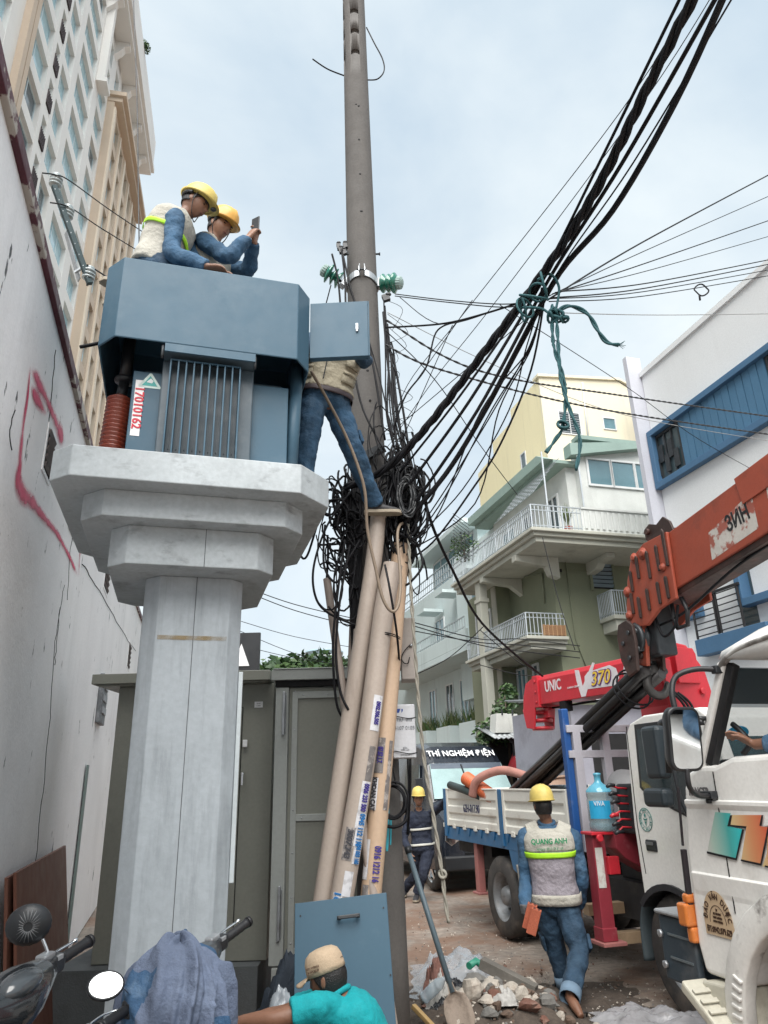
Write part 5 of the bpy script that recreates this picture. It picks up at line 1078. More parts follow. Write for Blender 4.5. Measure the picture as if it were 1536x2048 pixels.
 A = V((4.62, 5.92, 2.66)); B = V((4.235, 8.05, 2.665)); d = (B - A).normalized(); n_ = V((-d.y, d.x, 0));
 if n_.x > 0: n_ = -n_
 hw = .14
 def bpt(u, z, off=0.0): p = A + d * u; return ST(p.x + n_.x * (hw + off), p.y + n_.y * (hw + off), z)
 L = (B - A).length
 m = MB(STREET); c = (A + B) / 2
 m.prism([(-hw, -.17), (hw, -.17), (hw, .11), (hw - .03, .165), (-hw + .03, .165), (-hw, .11)], A - d * .1, n_, (0, 0, 1), d * (L - .05)); bo = m.build('boom', RED_P, cr, bevel=.008)
 m = MB(STREET); m.prism([(-hw - .02, -.20), (hw + .02, -.20), (hw + .02, .17), (-hw - .02, .17)], B - d * .16, n_, (0, 0, 1), d * .10)
 for k in range(3): m.lathe([(.018, 0), (.018, .012)], B - d * .11 + n_ * (hw + .02) + V((0, 0, -.14 + k * .12)), n_, n=8)
 m.build('boom_collar', RED_P, cr, bevel=.006)
 for off in (-hw - .012, hw - .012):
  m = MB(STREET); m.prism([(0, .15), (.14, .10), (.21, -.05), (.24, -.24), (.20, -.42), (.05, -.44), (0, -.2)], B - d * .06 + n_ * off, d, (0, 0, 1), n_ * .024); m.build('boom_head_plate', RED_P, cr, bevel=.006)
 for z in (-.27, -.36, -.45):
  m = MB(STREET); m.lathe([(.09, 0), (.125, .0), (.13, .02), (.125, .04), (.09, .04)], B + d * .02 + V((0, 0, z)), (0, 0, 1), n=20); m.build('sheave', RED_P, cr)
 m = MB(STREET); m.box((B.x - .03, B.y - .2, B.z - .32), (B.x + .05, B.y + .1, B.z - .2)); m.tube([B + d * .26 + V((0, 0, -.2)), B + d * .36 + V((0, 0, -.2))], .03, 10); m.build('head_block', RED_P, cr, bevel=.01)
 m = MB(STREET); m.tube([A + V((0, 0, -.2)) - n_ * 0 + d * .2, B + V((0, 0, -.21))], .012, 8); m.box((B.x - .04, B.y - .62, B.z - .28), (B.x + .06, B.y - .5, B.z - .17)); m.build('winch_rope', K['cable'], cr)
 wl_ = mat('decal_white', (.66, .62, .64), .5, bump=0); pur = mat('decal_purple', (.12, .03, .16), .5, bump=0); yel = mat('decal_yellow', (.75, .52, .05), .5, bump=0)
 poly_text('UNIC', .17, wl_, bo, bpt(L - .42, 2.68, .001), -(ST(d.x, d.y)), ZZ, bold=.003, sx=.72)
 ex = -ST(d.x, d.y)
 def dec(poly, u, z, mt, lift): m = MB(); m.prism(poly, bpt(u, z, lift), ex, ZZ, ST(n_.x, n_.y) * .0015); return m.build('decal', mt, bo)
 dec([(-.10, .14), (-.03, .13), (.0, -.05), (.20, .18), (.235, .17), (.03, -.16), (-.04, -.16), (-.09, .02)], L - .93, 2.665, wl_, .0015)
 dec([(-.02, -.09), (.45, -.10), (.52, -.03), (.49, .07), (.40, .115), (.06, .09), (0, .05)], L - .98, 2.665, wl_, .0012)
 poly_text('370', .20, pur, bo, bpt(L - 1.22, 2.662, .004), ex, ZZ, bold=.011, sx=.98, shear=.3)
 poly_text('370', .20, yel, bo, bpt(L - 1.215, 2.664, .0065), ex, ZZ, bold=.001, sx=.98, shear=.3)
 poly_text('CARGO CRANE', .03, wl_, bo, bpt(L - .78, 2.625, .002), ex, ZZ)
 m = MB(); m.lathe([(.155, 0), (.155, .002), (.01, .002)], bpt(L - 1.72, 2.665, .001), ST(n_.x, n_.y), n=28); lo = m.build('decal', wl_, bo)
 poly_text('Pr', .2, K['ink'], lo, bpt(L - 1.71, 2.66, .004), ex, ZZ, shear=.4)
 # hydraulic hoses
 for k in range(3):
  m = MB(STREET); m.tube(smooth_path([(4.40 + .03 * k, 5.80, 2.40), (4.46 + .04 * k, 5.74, 2.28), (4.50 + .02 * k, 5.72, 2.05), (4.42, 5.74, 1.8), (4.40 + .05 * k, 5.8, 1.5)], 6), .012, 8); m.build('hose', K['cable'], cr)
 return root
truck_a()
# ------------------------------------------------------------------ load and odds on the flatbed
def load():
 # bundle of black pipes from the hook down into the bed
 H, E = ST(4.06, 5.62, 2.56), ST(3.95, 8.52, 1.42)
 d = (E - H).normalized(); x = d.cross(ZZ).normalized(); y = x.cross(d)
 bp = mat('black_hdpe', (.016, .014, .014), .35, var=.3, vs=3, dirt=.35, dcol=(.12, .11, .10), ds=5, dthr=(.55, .72), dscale=(1, 1, 1))
 labs = ['upper street side', 'upper middle', 'upper kerb side', 'lower street side', 'lower middle', 'lower kerb side', 'bottom']
 for k, (u, v) in enumerate(((-.075, .045), (0, .06), (.075, .04), (-.08, -.03), (0, -.02), (.075, -.04), (0.015, -.095))):
  m = MB(); rr = .041; o = x * u + y * v
  m.tube([H + o - d * (.02 * k), (H + E) / 2 + o * 1.05, E + o * 1.1 + d * .05 * (k % 3)], rr, 12)
  q = m.build('black_pipe', bp, org=H + o); tag(q, 'black plastic pipe hoisted over the truck bed, %s one of the slanting bundle' % labs[k], 'pipe', 'black pipes hanging from the crane hook')
 m = MB()
 for u in (.25, .32):
  c = H + d * u; m.tube([c + (x * math.cos(a) * .19 + y * (math.sin(a) * .18 - .02)) for a in [2 * PI * i / 20 for i in range(20)]], .009, 6, closed=True)
 q = m.build('sling_wire', K['cable'], org=H); tag(q, 'wire sling wrapped round the upper end of the black pipes', 'wire')
 # orange corrugated hose, pink hose, cream tray, grey pipe end
 og = mat('orange_corrugated', (.55, .13, .05), .5, var=.1, bump=0)
 a, b = onY(932, 1556, 9.9), onY(1010, 1612, 9.2); dd = (b - a).normalized(); L = (b - a).length + .3; prof = []
 for i in range(int(L / .035)): z = i * .035; prof += [(.075, z), (.088, z + .010), (.088, z + .018), (.075, z + .028)]
 m = MB(); m.lathe(prof, a, dd, n=20, cap=True); q = m.build('corrugated_pipe', og, org=a); tag(q, 'short orange corrugated pipe sticking up out of the truck bed', 'pipe')
 m = MB(); m.lathe([(.06, -.002), (.06, -.004)], a, dd, n=20); m.build('pipe_mouth', K['dark'], q)
 pk = mat('dusty_pink_hose', (.40, .19, .155), .6, var=.1, dirt=.3, ds=4)
 pts = [onY(*p, Y) for *p, Y in ((945, 1592, 9.6), (955, 1560, 9.5), (1000, 1541, 9.3), (1050, 1552, 9.0), (1100, 1580, 8.7), (1150, 1606, 8.4), (1185, 1622, 8.2))]
 m = MB(); m.tube(smooth_path(pts, 7), .052, 14); q = m.build('pink_hose', pk, org=pts[0]); tag(q, 'thick dusty pink hose arching over the load in the truck bed', 'hose')
 pts = [onY(*p, Y) for *p, Y in ((900, 1570, 10.25), (930, 1580, 9.9), (960, 1592, 9.6))]
 m = MB(); m.tube(pts, .05, 12); q = m.build('dark_pipe_end', mat('dark_green_pipe', (.03, .045, .045), .5), org=pts[0]); tag(q, 'dark green pipe end lying on the rear corner of the truck bed', 'pipe')
 c = onY(1100, 1590, 8.7); m = MB(); m.lathe([(.30, .09), (.34, .10), (.33, .075), (.2, .0), (.02, -.01)], c, (-.3, -.2, 1), n=24, cap=False); q = m.build('cream_tub', mat('cream_plastic', (.45, .30, .22), .5), org=c, solid=.008); tag(q, 'shallow cream plastic tub tipped on the load beside the headboard', 'tub')
 for i, (px, py, Y, sx, sy, sz, lab) in enumerate(((1050, 1600, 9.2, .5, .3, .2, 'grey steel box lying in the truck bed behind the helmet of the walking worker'), (1130, 1585, 8.6, .25, .5, .28, 'pale blue steel crate by the blue stake in the truck bed'), (1010, 1605, 9.6, .3, .4, .2, 'small dusty crate low in the truck bed beside the black pipes'))):
  c = onY(px, py, Y); m = MB(STREET); t, s = c.dot(SV), c.dot(SU); z1 = max(1.3, c.z + .05); m.box((t - sx / 2, s - sy / 2, 1.1), (t + sx / 2, s + sy / 2, z1)); m.box((t - sx / 2 - .02, s - sy / 2 - .02, z1), (t + sx / 2 + .02, s + sy / 2 + .02, z1 + .03))
  q = m.build('load_crate', mat('crate_paint', [(.25, .25, .26), (.22, .3, .36), (.3, .25, .22)][i], .6, dirt=.5, ds=6), org=c, bevel=.008); tag(q, lab, 'crate')
 # big water bottle on the outrigger beam
 c = ST(3.69, 6.10, 1.236); jl = lambda m, prof, o, **k: m.lathe([(r * .86, z * .86) for r, z in prof], o, **k); j = thing('water_bottle', 'large blue water dispenser bottle standing on the crimson outrigger beam', 'water bottle', c)
 clear = mat('blue_clear_plastic', (.22, .33, .38), .1, alpha=.5, var=.1, bump=0, spec=.8); bl = mat('blue_bottle', (.10, .38, .52), .2, alpha=.85, var=.1, bump=0, spec=.8)
 m = MB(); jl(m, [(.02, .0), (.125, .0), (.135, .02), (.135, .07), (.128, .085), (.135, .10), (.135, .30), (.128, .315), (.135, .33), (.135, .37)], c, n=32, cap=False); m.build('body', clear, j)
 m = MB(); jl(m, [(.134, .371), (.13, .39), (.09, .43), (.05, .455), (.034, .475), (.034, .53), (.04, .535), (.04, .555), (.015, .56)], c, n=28, cap=False); m.build('neck', bl, j)
 m = MB(); jl(m, [(.124, .005), (.124, .20), (.01, .20)], c, n=28, cap=False); m.build('water', mat('water_tint', (.22, .38, .42), .1, alpha=.35, bump=0), j)
 m = MB(); rows = []
 for z in (.12, .29): rows.append([c + V((math.cos(a) * .1175, math.sin(a) * .1175, z * .86)) for a in [RAD(200 + i * 10) for i in range(11)]])
 m.add(rows[0] + rows[1], [(i, i + 1, 12 + i, 11 + i) for i in range(10)], True); lb = m.build('label', mat('label_blue', (.02, .33, .58), .5, bump=0), j)
 nn = V((math.cos(RAD(250)), math.sin(RAD(250)), 0)); poly_text('VIVA', .055, K['white'], lb, c + nn * .119 + ZZ * .225, ZZ.cross(nn), ZZ, sx=.8)
 # grey drum behind the levers, wood blocks under the truck
 c = ST(4.15, 6.3, 1.5); m = MB(); m.lathe([(.02, 0), (.14, .0), (.16, .03), (.16, .2), (.13, .25), (.02, .26)], c, (-.5, -.6, .5), n=20); q = m.build('grey_drum', mat('grey_drum', (.19, .19, .195), .5, dirt=.4), org=c); tag(q, 'grey round drum lying behind the crane levers', 'drum')
 for i, (px, py, lab) in enumerate(((1188, 1818, 'pale wooden block sticking out under the truck, upper of the two'), (1212, 1878, 'pale wooden block lying lower under the truck beside the outrigger foot'))):
  c = onT(px, py, 3.72); t, s = c.dot(SV), c.dot(SU); m = MB(STREET); m.box((t - .08, s - .05, c.z - .045), (t + .9, s + .05, c.z + .045)); q = m.build('wood_block', mat('raw_wood', (.42, .30, .19), .8, var=.15, vs=8), org=c, bevel=.003); tag(q, lab, 'wood block')
load()
# ------------------------------------------------------------------ near truck with orange crane
def truck_b():
 root = thing('crane_truck', 'nearest cream white truck cab with large mirror, rainbow lettering and phone number badge', 'truck', ST(4, 2.5, 0))
 TL, TR = 2.90, 4.95
 red = .62
 arch = [(3.03 + .60 * math.cos(a), .46 + .60 * math.sin(a)) for a in [RAD(x) for x in range(8, 173, 12)]]
 prof = [(3.96, .80), (3.93, 1.28), (3.86, 1.62), (3.80, 1.70), (3.70, 1.735), (3.56, 1.735), (3.42, 1.775), (1.9, 1.80), (1.9, .62)] + [(2.42, .55)] + arch[::-1][1:-1] + [(3.70, .66), (3.93, .66)]
 m = MB(STREET); plate(m, prof, TL, TR); body = m.build('cab_body', W_WHITE, root, bevel=.03, seg=3)
 # pressed swage line, roof, pillars
 m = MB(STREET); m.prism([(0, 1.555), (-.012, 1.548), (-.012, 1.53), (0, 1.50)], (TL + .001, 2.0, 0), (1, 0, 0), (0, 0, 1), (0, 1.86, 0)); m.prism([(0, 1.175), (-.014, 1.165), (-.006, 1.08), (0, 1.05)], (TL + .001, 2.0, 0), (1, 0, 0), (0, 0, 1), (0, 1.90, 0)); m.build('swage_line', W_WHITE, body, bevel=.003)
 m = MB(STREET)
 rp = [(TL - .005, 2.27), (TL + .02, 2.36), (TL + .20, 2.46), (TL + .5, 2.52), (TR - .5, 2.52), (TR - .2, 2.46), (TR - .02, 2.36), (TR + .005, 2.27)]
 m.rings([[V((TL + TR, 0, 0)) * .5 + V(((t - (TL + TR) / 2) * k, s, 2.26 + (z - 2.30) * kz + .045)) for t, z in rp] for s, k, kz in ((3.43, .95, .15), (3.38, .985, .5), (3.25, 1, .85), (2.9, 1, 1.1), (1.9, 1, 1.25))]); m.build('roof', W_WHITE, body)
 gt = mat('worn_gutter', (.42, .41, .39), .6, var=.25, vs=5, dirt=.8, dcol=(.13, .12, .11), ds=6, dthr=(.45, .6))
 m = MB(STREET); pg = smooth_path([(TL + .03, 3.415, 2.235), (TL + .02, 3.3, 2.30), (TL + .02, 3.0, 2.345), (TL + .02, 1.9, 2.39)], 5); m.tube(pg, .026, 8, flat=.6); m.build('rain_gutter', gt, body)
 for t in (TL + .03, TR - .03):
  m = MB(STREET); m.beam((t, 3.70, 1.72), (t + .02 * (1 if t < 4 else -1), 3.385, 2.27), .05, .075, up=V((1, 0, 0))); m.build('a_pillar', W_WHITE, body, bevel=.012)
  m = MB(STREET); m.beam((t + .012, 3.635, 1.735), (t + .03, 3.335, 2.26), .055, .05, up=V((1, 0, 0))); m.build('pillar_seal', K['black'], body, bevel=.008)
  m = MB(STREET); m.beam((t, 2.0, 1.78), (t + .01, 2.0, 2.36), .06, .14, up=V((1, 0, 0))); m.build('b_pillar', W_WHITE, body)
 gl = glass('cab_clear_glass', (.03, .135, .155), .03, .62)
 gdk = mat('window_tint_band', (.010, .028, .038), .1, alpha=.93, bump=0, var=.2)
 def pane(poly, t, name, mt): m = MB(STREET); m.prism(poly, (t, 0, 0), (0, 1, 0), (0, 0, 1), (.005, 0, 0)); m.build(name, mt, body)
 side = [(3.60, 1.74), (3.40, 1.78), (2.06, 1.79), (2.06, 2.34), (3.30, 2.25)]
 pane(side, TR - .05, 'side_window', glass('cab_far_glass', (.05, .19, .21), .03, .72))
 pane([(3.405, 2.07), (2.06, 2.09), (2.06, 2.36), (3.30, 2.27)], TR - .058, 'tint_band', gdk)
 m = MB(STREET); m.add([(TL + .06, 3.70, 1.74), (TR - .06, 3.70, 1.74), (TR - .08, 3.385, 2.25), (TL + .08, 3.385, 2.25)], [(0, 1, 2, 3)]); m.build('windshield', gl, body)
 m = MB(STREET); q = lambda t, z: (t, 3.70 - (z - 1.74) / .51 * .315 - .006, z); m.add([q(TL + .075, 2.06), q(TR - .075, 2.06), q(TR - .08, 2.245), q(TL + .08, 2.245)], [(0, 1, 2, 3)]); m.build('tint_band', gdk, body)
 m = MB(STREET); m.box((TL + .12, 3.50, 1.66), (TR - .12, 3.68, 1.765)); m.build('dashboard', K['plastic'], body, bevel=.02)
 m = MB(STREET); m.tube(smooth_path([(TL + .12, 3.50, 1.95), (TL + .12, 3.44, 1.90), (TL + .13, 3.41, 1.84), (TL + .13, 3.47, 1.79)], 6), .016, 8); m.build('grab_handle', K['black'], body)
 c = ST(TL + .09, 3.60, 1.87); m = MB(); d = V((0, 0, 0))
 wnorm = (-SU * .85 + ZZ * -.53).normalized()
 pw = lambda t, z: ST(t, 3.70 - (z - 1.74) / .51 * .315 - .012, z)
 cc = pw(3.12, 1.905); u1 = SV; u2 = (pw(3.12, 2.0) - pw(3.12, 1.9)).normalized(); st_ = mat('cyan_sticker', (.03, .33, .58), .5, bump=0)
 m.prism([(.075 * math.cos(a), .045 * math.sin(a)) for a in [2 * PI * i / 24 for i in range(24)]], cc, u1, u2, u1.cross(u2) * -.003); m.build('round_sticker', st_, body)
 for t in (TL + .5, TR - .5):
  m = MB(STREET); m.box((t - .25, 2.2, 1.1), (t + .25, 2.75, 1.55)); m.box((t - .24, 2.05, 1.5), (t + .24, 2.25, 2.05)); m.build('seat', K['plastic'], body, bevel=.05)
 m = MB(STREET)
 cw = V((TR - .55, 3.42, 1.72)); ax = V((0, -.75, .55)).normalized(); x = V((1, 0, 0)); y = ax.cross(x)
 m.tube([cw + x * (.21 * math.cos(a)) + y * (.21 * math.sin(a)) for a in [2 * PI * i / 28 for i in range(28)]], .014, 8, closed=True); m.build('steering_wheel', K['black'], body)
 # front face, black edge strip, orange lamp, door line, arch flare, step, bumper corner
 m = MB(STREET); m.beam((TL - .004, 3.905, 1.62), (TL - .004, 3.945, 1.30), .010, .012); m.beam((TL - .004, 3.945, 1.28), (TL - .004, 3.965, .98), .03, .02); m.build('edge_strip', mat('strip_black', (.025, .02, .024), .5), body)
 m = MB(STREET); am = mat('amber_lens', (.55, .17, .04), .25, bump=0, var=.05, coat=.3)
 m.box((TL - .05, 3.952, .88), (TL + .05, 4.035, 1.0)); m.box((TL - .03, 3.945, .80), (TL + .05, 4.0, .88)); m.box((TL - .03, 3.945, 1.0), (TL + .05, 4.0, 1.05)); m.build('amber_lamp', am, body, bevel=.015, seg=3)
 m = MB(STREET); m.beam((TL - .002, 3.58, 1.70), (TL - .002, 3.60, 1.0), .006, .004); m.build('door_gap', K['dark'], body)
 fl = mat('worn_flare', (.66, .65, .62), .55, var=.2, vs=3, dirt=.85, dcol=(.14, .125, .115), ds=3.2, dthr=(.52, .60))
 m = MB(STREET); rows = []
 for i in range(15):
  a = RAD(2 + i * 12.5); ro, ri = .715, .575
  rows.append([(TL + .02, 3.03 + ri * math.cos(a), .46 + ri * math.sin(a)), (TL - .055, 3.03 + ri * math.cos(a), .46 + ri * math.sin(a)), (TL - .065, 3.03 + (ri + .04) * math.cos(a), .46 + (ri + .04) * math.sin(a)), (TL - .055, 3.03 + ro * math.cos(a), .46 + ro * math.sin(a)), (TL + .02, 3.03 + (ro + .02) * math.cos(a), .46 + (ro + .02) * math.sin(a))])
 m.rings([[V(p) for p in r] for r in rows]); f = m.build('wheel_flare', fl, body, bevel=.008)
 for k in range(6):
  a = RAD(3 + k * 4.2); m = MB(STREET); m.obox((TL - .062, 3.03 + .615 * math.cos(a), .46 + .615 * math.sin(a)), (.012, 0, 0), (0, .03 * math.cos(a), .03 * math.sin(a)), (0, -.008 * math.sin(a), .008 * math.cos(a))); m.build('flare_rib', fl, f, bevel=.004)
 stp = mat('worn_step', (.50, .48, .40), .6, var=.15, dirt=.7, dcol=(.2, .16, .12), ds=5, dthr=(.5, .66))
 m = MB(STREET)
 m.prism([(3.90, .64), (3.62, .66), (3.60, .40), (3.66, .36), (3.86, .50), (3.94, .58)], (TL - .05, 0, 0), (0, 1, 0), (0, 0, 1), (.35, 0, 0)); m.prism([(3.95, .59), (3.66, .415), (3.64, .46), (3.93, .645)], (TL - .16, 0, 0), (0, 1, 0), (0, 0, 1), (.16, 0, 0)); st0 = m.build('step', stp, root, bevel=.012)
 m = MB(STREET)
 for k in range(3): m.obox((TL - .09, 3.85 - k * .055, .606 - k * .033), (.06, 0, 0), (0, .012, .007), (0, -.003, .005))
 m.build('step_tread', stp, st0, bevel=.003)
 m = MB(STREET); m.prism([(3.80, .68), (3.70, .68), (3.68, .46), (3.78, .52)], (TL + .02, 0, 0), (0, 1, 0), (0, 0, 1), (.05, 0, 0)); m.build('step_panel', stp, root)
 bb = mat('bumper_blue_black', (.028, .042, .055), .5, var=.2, dirt=.35, dcol=(.15, .15, .15), ds=5)
 m = MB(STREET)
 m.box((TL + .0, 3.985, .56), (TL + .045, 4.30, .90)); m.box((TL + .045, 4.235, .56), (TR - .02, 4.30, .90)); m.box((TL + .045, 3.985, .56), (TL + .5, 4.235, .60)); m.build('bumper', bb, root, bevel=.014, seg=3)
 m = MB(STREET)
 for z in (.68, .80): m.box((TL - .006, 4.02, z), (TL + .001, 4.22, z + .012))
 m.build('bumper_groove', mat('bumper_edge', (.10, .12, .13), .6), root)
 m = MB(STREET); m.box((TL - .02, 3.96, .905), (TL + .26, 4.31, .93)); m.build('bumper_top', mat('bumper_top_grey', (.24, .25, .26), .55, dirt=.5, ds=7), root, bevel=.012)
 m = MB(STREET)
 for s, z in ((4.28, .80), (4.27, .64)): m.lathe([(.022, 0), (.022, .016), (.01, .018)], (TL - .004, s, z), (-1, 0, 0), n=6)
 m.build('bolts', K['steel'], root)
 wheel(root, TL + .16, 3.03, .46, .46, .26, dish=.06); wheel(root, TR - .16, 3.03, .46, .46, .26, 1)
 wheel(root, TL + .2, -.6, .46, .46, .28, dish=.15); wheel(root, TR - .2, -.6, .46, .46, .28, 1, dish=.15)
 m = MB(STREET); m.box((3.45, -1.6, .6), (3.65, 3.6, .84)); m.box((4.2, -1.6, .6), (4.4, 3.6, .84)); m.build('chassis', CHAS, root)
 m = MB(STREET); m.box((TL + .02, -1.7, 1.0), (TR - .02, .85, 1.12)); m.box((TL + .02, -1.7, 1.12), (TL + .07, .85, 1.5)); m.box((TR - .07, -1.7, 1.12), (TR - .02, .85, 1.5)); m.build('bed', W_CREAM, root, bevel=.01)
 # big mirror on its arm
 mc = thing_part('side_mirror', root, ST(2.66, 3.48, 1.87))
 Cm = V((2.66, 3.47, 1.872)); fn = V((-.06, -1, -.13)).normalized(); fx = fn.cross(ZZ).normalized(); fy = fx.cross(fn)
 if fn.y > 0: fn = -fn
 fy = fn.cross(fx) if (fn.cross(fx)).z > 0 else -(fn.cross(fx))
 def rrect(w, h, r, n=5): return [(sx * (w - r) + r * math.cos(a), sy * (h - r) + r * math.sin(a)) for sx, sy, a0 in ((1, 1, 0), (-1, 1, 90), (-1, -1, 180), (1, -1, 270)) for a in [RAD(a0 + 90 * i / n) for i in range(n + 1)]]
 m = MB(STREET); P0 = rrect(.098, .168, .05)
 m.rings([[Cm + fn * dz + fx * (p[0] * k) + fy * (p[1] * k) for p in P0] for dz, k in ((.016, .90), (.018, .97), (.008, 1.0), (-.03, .98), (-.06, .85), (-.07, .5))]); m.build('shell', mat('mirror_black', (.014, .015, .017), .4, bump=.05, dirt=.2, dcol=(.08, .08, .08)), mc)
 m = MB(STREET); P1 = rrect(.084, .152, .042); m.prism(P1, Cm + fn * .0185, fx, fy, fn * .001); mm = m.build('glass', K['mirror'], mc)
 m = MB(STREET); m.tube(smooth_path([(TL + .03, 3.40, 2.235), (TL - .10, 3.45, 2.245), (2.70, 3.50, 2.21), (2.655, 3.50, 2.12), (2.652, 3.49, 2.02)], 7), .016, 10); m.tube(smooth_path([(2.655, 3.48, 1.72), (2.66, 3.49, 1.63), (2.74, 3.54, 1.585), (2.86, 3.60, 1.575)], 7), .014, 10); m.tube([(2.60, 3.53, 1.9), (2.60, 3.56, 1.7)], .018, 8); m.build('arm', K['black'], mc)
 m = MB(STREET); m.box((TL - .045, 3.575, 1.56), (TL + .005, 3.67, 1.60)); m.box((TL - .03, 3.62, 1.535), (TL + .0, 3.65, 1.56)); m.build('bracket', K['plastic'], mc, bevel=.006)
 m = MB(STREET); m.box((TL - .02, 3.385, 2.215), (TL + .03, 3.43, 2.26)); m.build('bracket', K['plastic'], mc, bevel=.006)
 m = MB(STREET); m.tube([(TL + .0, 3.56, 1.985), (TL - .05, 3.60, 1.99)], .013, 8); m.tube([(TL - .02, 3.585, 1.985), (TL - .02, 3.585, 1.95)], .018, 8); m.build('antenna_base', K['plastic'], root)
 # printed decals on the side
 def px_poly(pts, mt, lift, name='decal'):
  q = [onT(x, y, TL - lift) for x, y in pts]; m = MB(); n = len(q); m.add(q + [p - SV * .001 for p in q], [tuple(range(n)), tuple(range(2 * n - 1, n - 1, -1))]); return m.build(name, mt, body)
 def grad(name, stops, x0, x1):
  g = mat(name, (1, 1, 1), .4, bump=0, var=0, fine=0, coat=.3); nt = g.node_tree; tc = nt.nodes.new('ShaderNodeTexCoord'); sp = nt.nodes.new('ShaderNodeSeparateXYZ'); mr = nt.nodes.new('ShaderNodeMapRange'); cr = nt.nodes.new('ShaderNodeValToRGB')
  nt.links.new(tc.outputs['Generated'], sp.inputs[0]); nt.links.new(sp.outputs['Y'], mr.inputs[0]); mr.inputs[1].default_value = x0; mr.inputs[2].default_value = x1; nt.links.new(mr.outputs[0], cr.inputs['Fac'])
  cr.color_ramp.elements[0].position = stops[0][0]; cr.color_ramp.elements[0].color = (*stops[0][1], 1); cr.color_ramp.elements[1].position = stops[-1][0]; cr.color_ramp.elements[1].color = (*stops[-1][1], 1)
  for p, c in stops[1:-1]: e = cr.color_ramp.elements.new(p); e.color = (*c, 1)
  nt.links.new(cr.outputs['Color'], nt.nodes['Principled BSDF'].inputs['Base Color']); return g
 Z4 = lambda l: [(1136 + x / 3.3675, 1440 + y / 3.3675) for x, y in l]
 tg = grad('teal_fade', [(0, (.03, .50, .52)), (.35, (.06, .36, .34)), (.8, (.42, .56, .48)), (1, (.58, .58, .54))], 0, 1)
 og = grad('orange_fade', [(0, (.58, .10, .05)), (.45, (.58, .24, .11)), (1, (.62, .50, .26))], 0, 1)
 bk = K['ink']
 px_poly(Z4([(992, 620), (1095, 628), (1082, 716), (1172, 735), (1132, 936), (985, 900), (940, 885)]), tg, .0065)
 px_poly(Z4([(1105, 640), (1312, 640), (1300, 716), (1347, 720), (1300, 972), (1168, 944), (1202, 722), (1090, 708)]), og, .0065)
 px_poly(Z4([(1347, 705), (1420, 705), (1420, 1010), (1310, 985), (1340, 900)]), og, .0065)
 for poly in ([(1092, 642), (1106, 640), (1094, 706), (1202, 716), (1198, 730), (1074, 714)], [(936, 884), (1130, 930), (1172, 736), (1186, 738), (1136, 946), (936, 898)], [(1166, 938), (1296, 966), (1345, 720), (1358, 722), (1304, 982), (1164, 950)], [(1304, 640), (1316, 640), (1304, 712), (1400, 716), (1400, 724), (1290, 712)], [(1326, 978), (1420, 1000), (1420, 1012), (1326, 990)]): px_poly(Z4(poly), bk, .0078)
 # company badge: half disc with lettering
 tn = mat('badge_tan', (.50, .37, .24), .5, bump=0, dirt=.3, dcol=(.6, .58, .5), ds=6)
 bc = onT(1437, 1842, TL - .006); r0 = .158; hd = []
 ex, ey = -SU, ZZ
 for i in range(19): a = PI * i / 18; hd.append((r0 * .72 * math.cos(a), -.012 + r0 * math.sin(a)))
 hd += [(-r0 * .72, -.075), (r0 * .76, -.075)]
 m = MB(); m.prism(hd, bc, ex, ey, -SV * .0012); bd = m.build('badge', tn, body)
 bi = mat('badge_ink', (.05, .025, .015), .5, bump=0)
 for i, ch in enumerate('ĐÀO VĂN DƯỢC'):
  a = RAD(168 - i * 14.2)
  if ch != ' ': poly_text(ch, .044, bi, bd, bc + ex * (.128 * .74 * math.cos(a)) + ey * (.128 * math.sin(a) - .012) - SV * .0015, ex * math.sin(a) - ey * math.cos(a), ex * math.cos(a) + ey * math.sin(a), sx=.8)
 m = MB(); m.tube([bc - SV * .0025 + ex * (.086 * .74 * math.cos(a)) + ey * (.086 * math.sin(a) - .012) for a in [PI * i / 24 for i in range(25)]] + [bc - SV * .0025 + ex * -.063 + ey * -.012], .0016, 4); m.build('badge_line', bi, bd)
 for k, (s_, sz) in enumerate((('20', .02), ('XE TAI 8000', .016), ('TTBT 8,450KG', .016), ('TTTB / 5850KG', .016))): poly_text(s_, sz, bi, bd, bc + ey * (.052 - k * .019) - SV * .0015, ex, ey, sx=.72)
 poly_text('ĐT:0942.079.629', .042, bi, bd, bc + ey * -.047 - SV * .0015, ex, ey, bold=.0004, sx=.66)
 rg = mat('grey_letters', (.13, .125, .13), .5, bump=0)
 poly_text('RANGER', .062, rg, body, onT(1398, 1584, TL - .008) - SV * 0, -SU, ZZ, bold=.002, sx=.72)
 return root
truck_b()
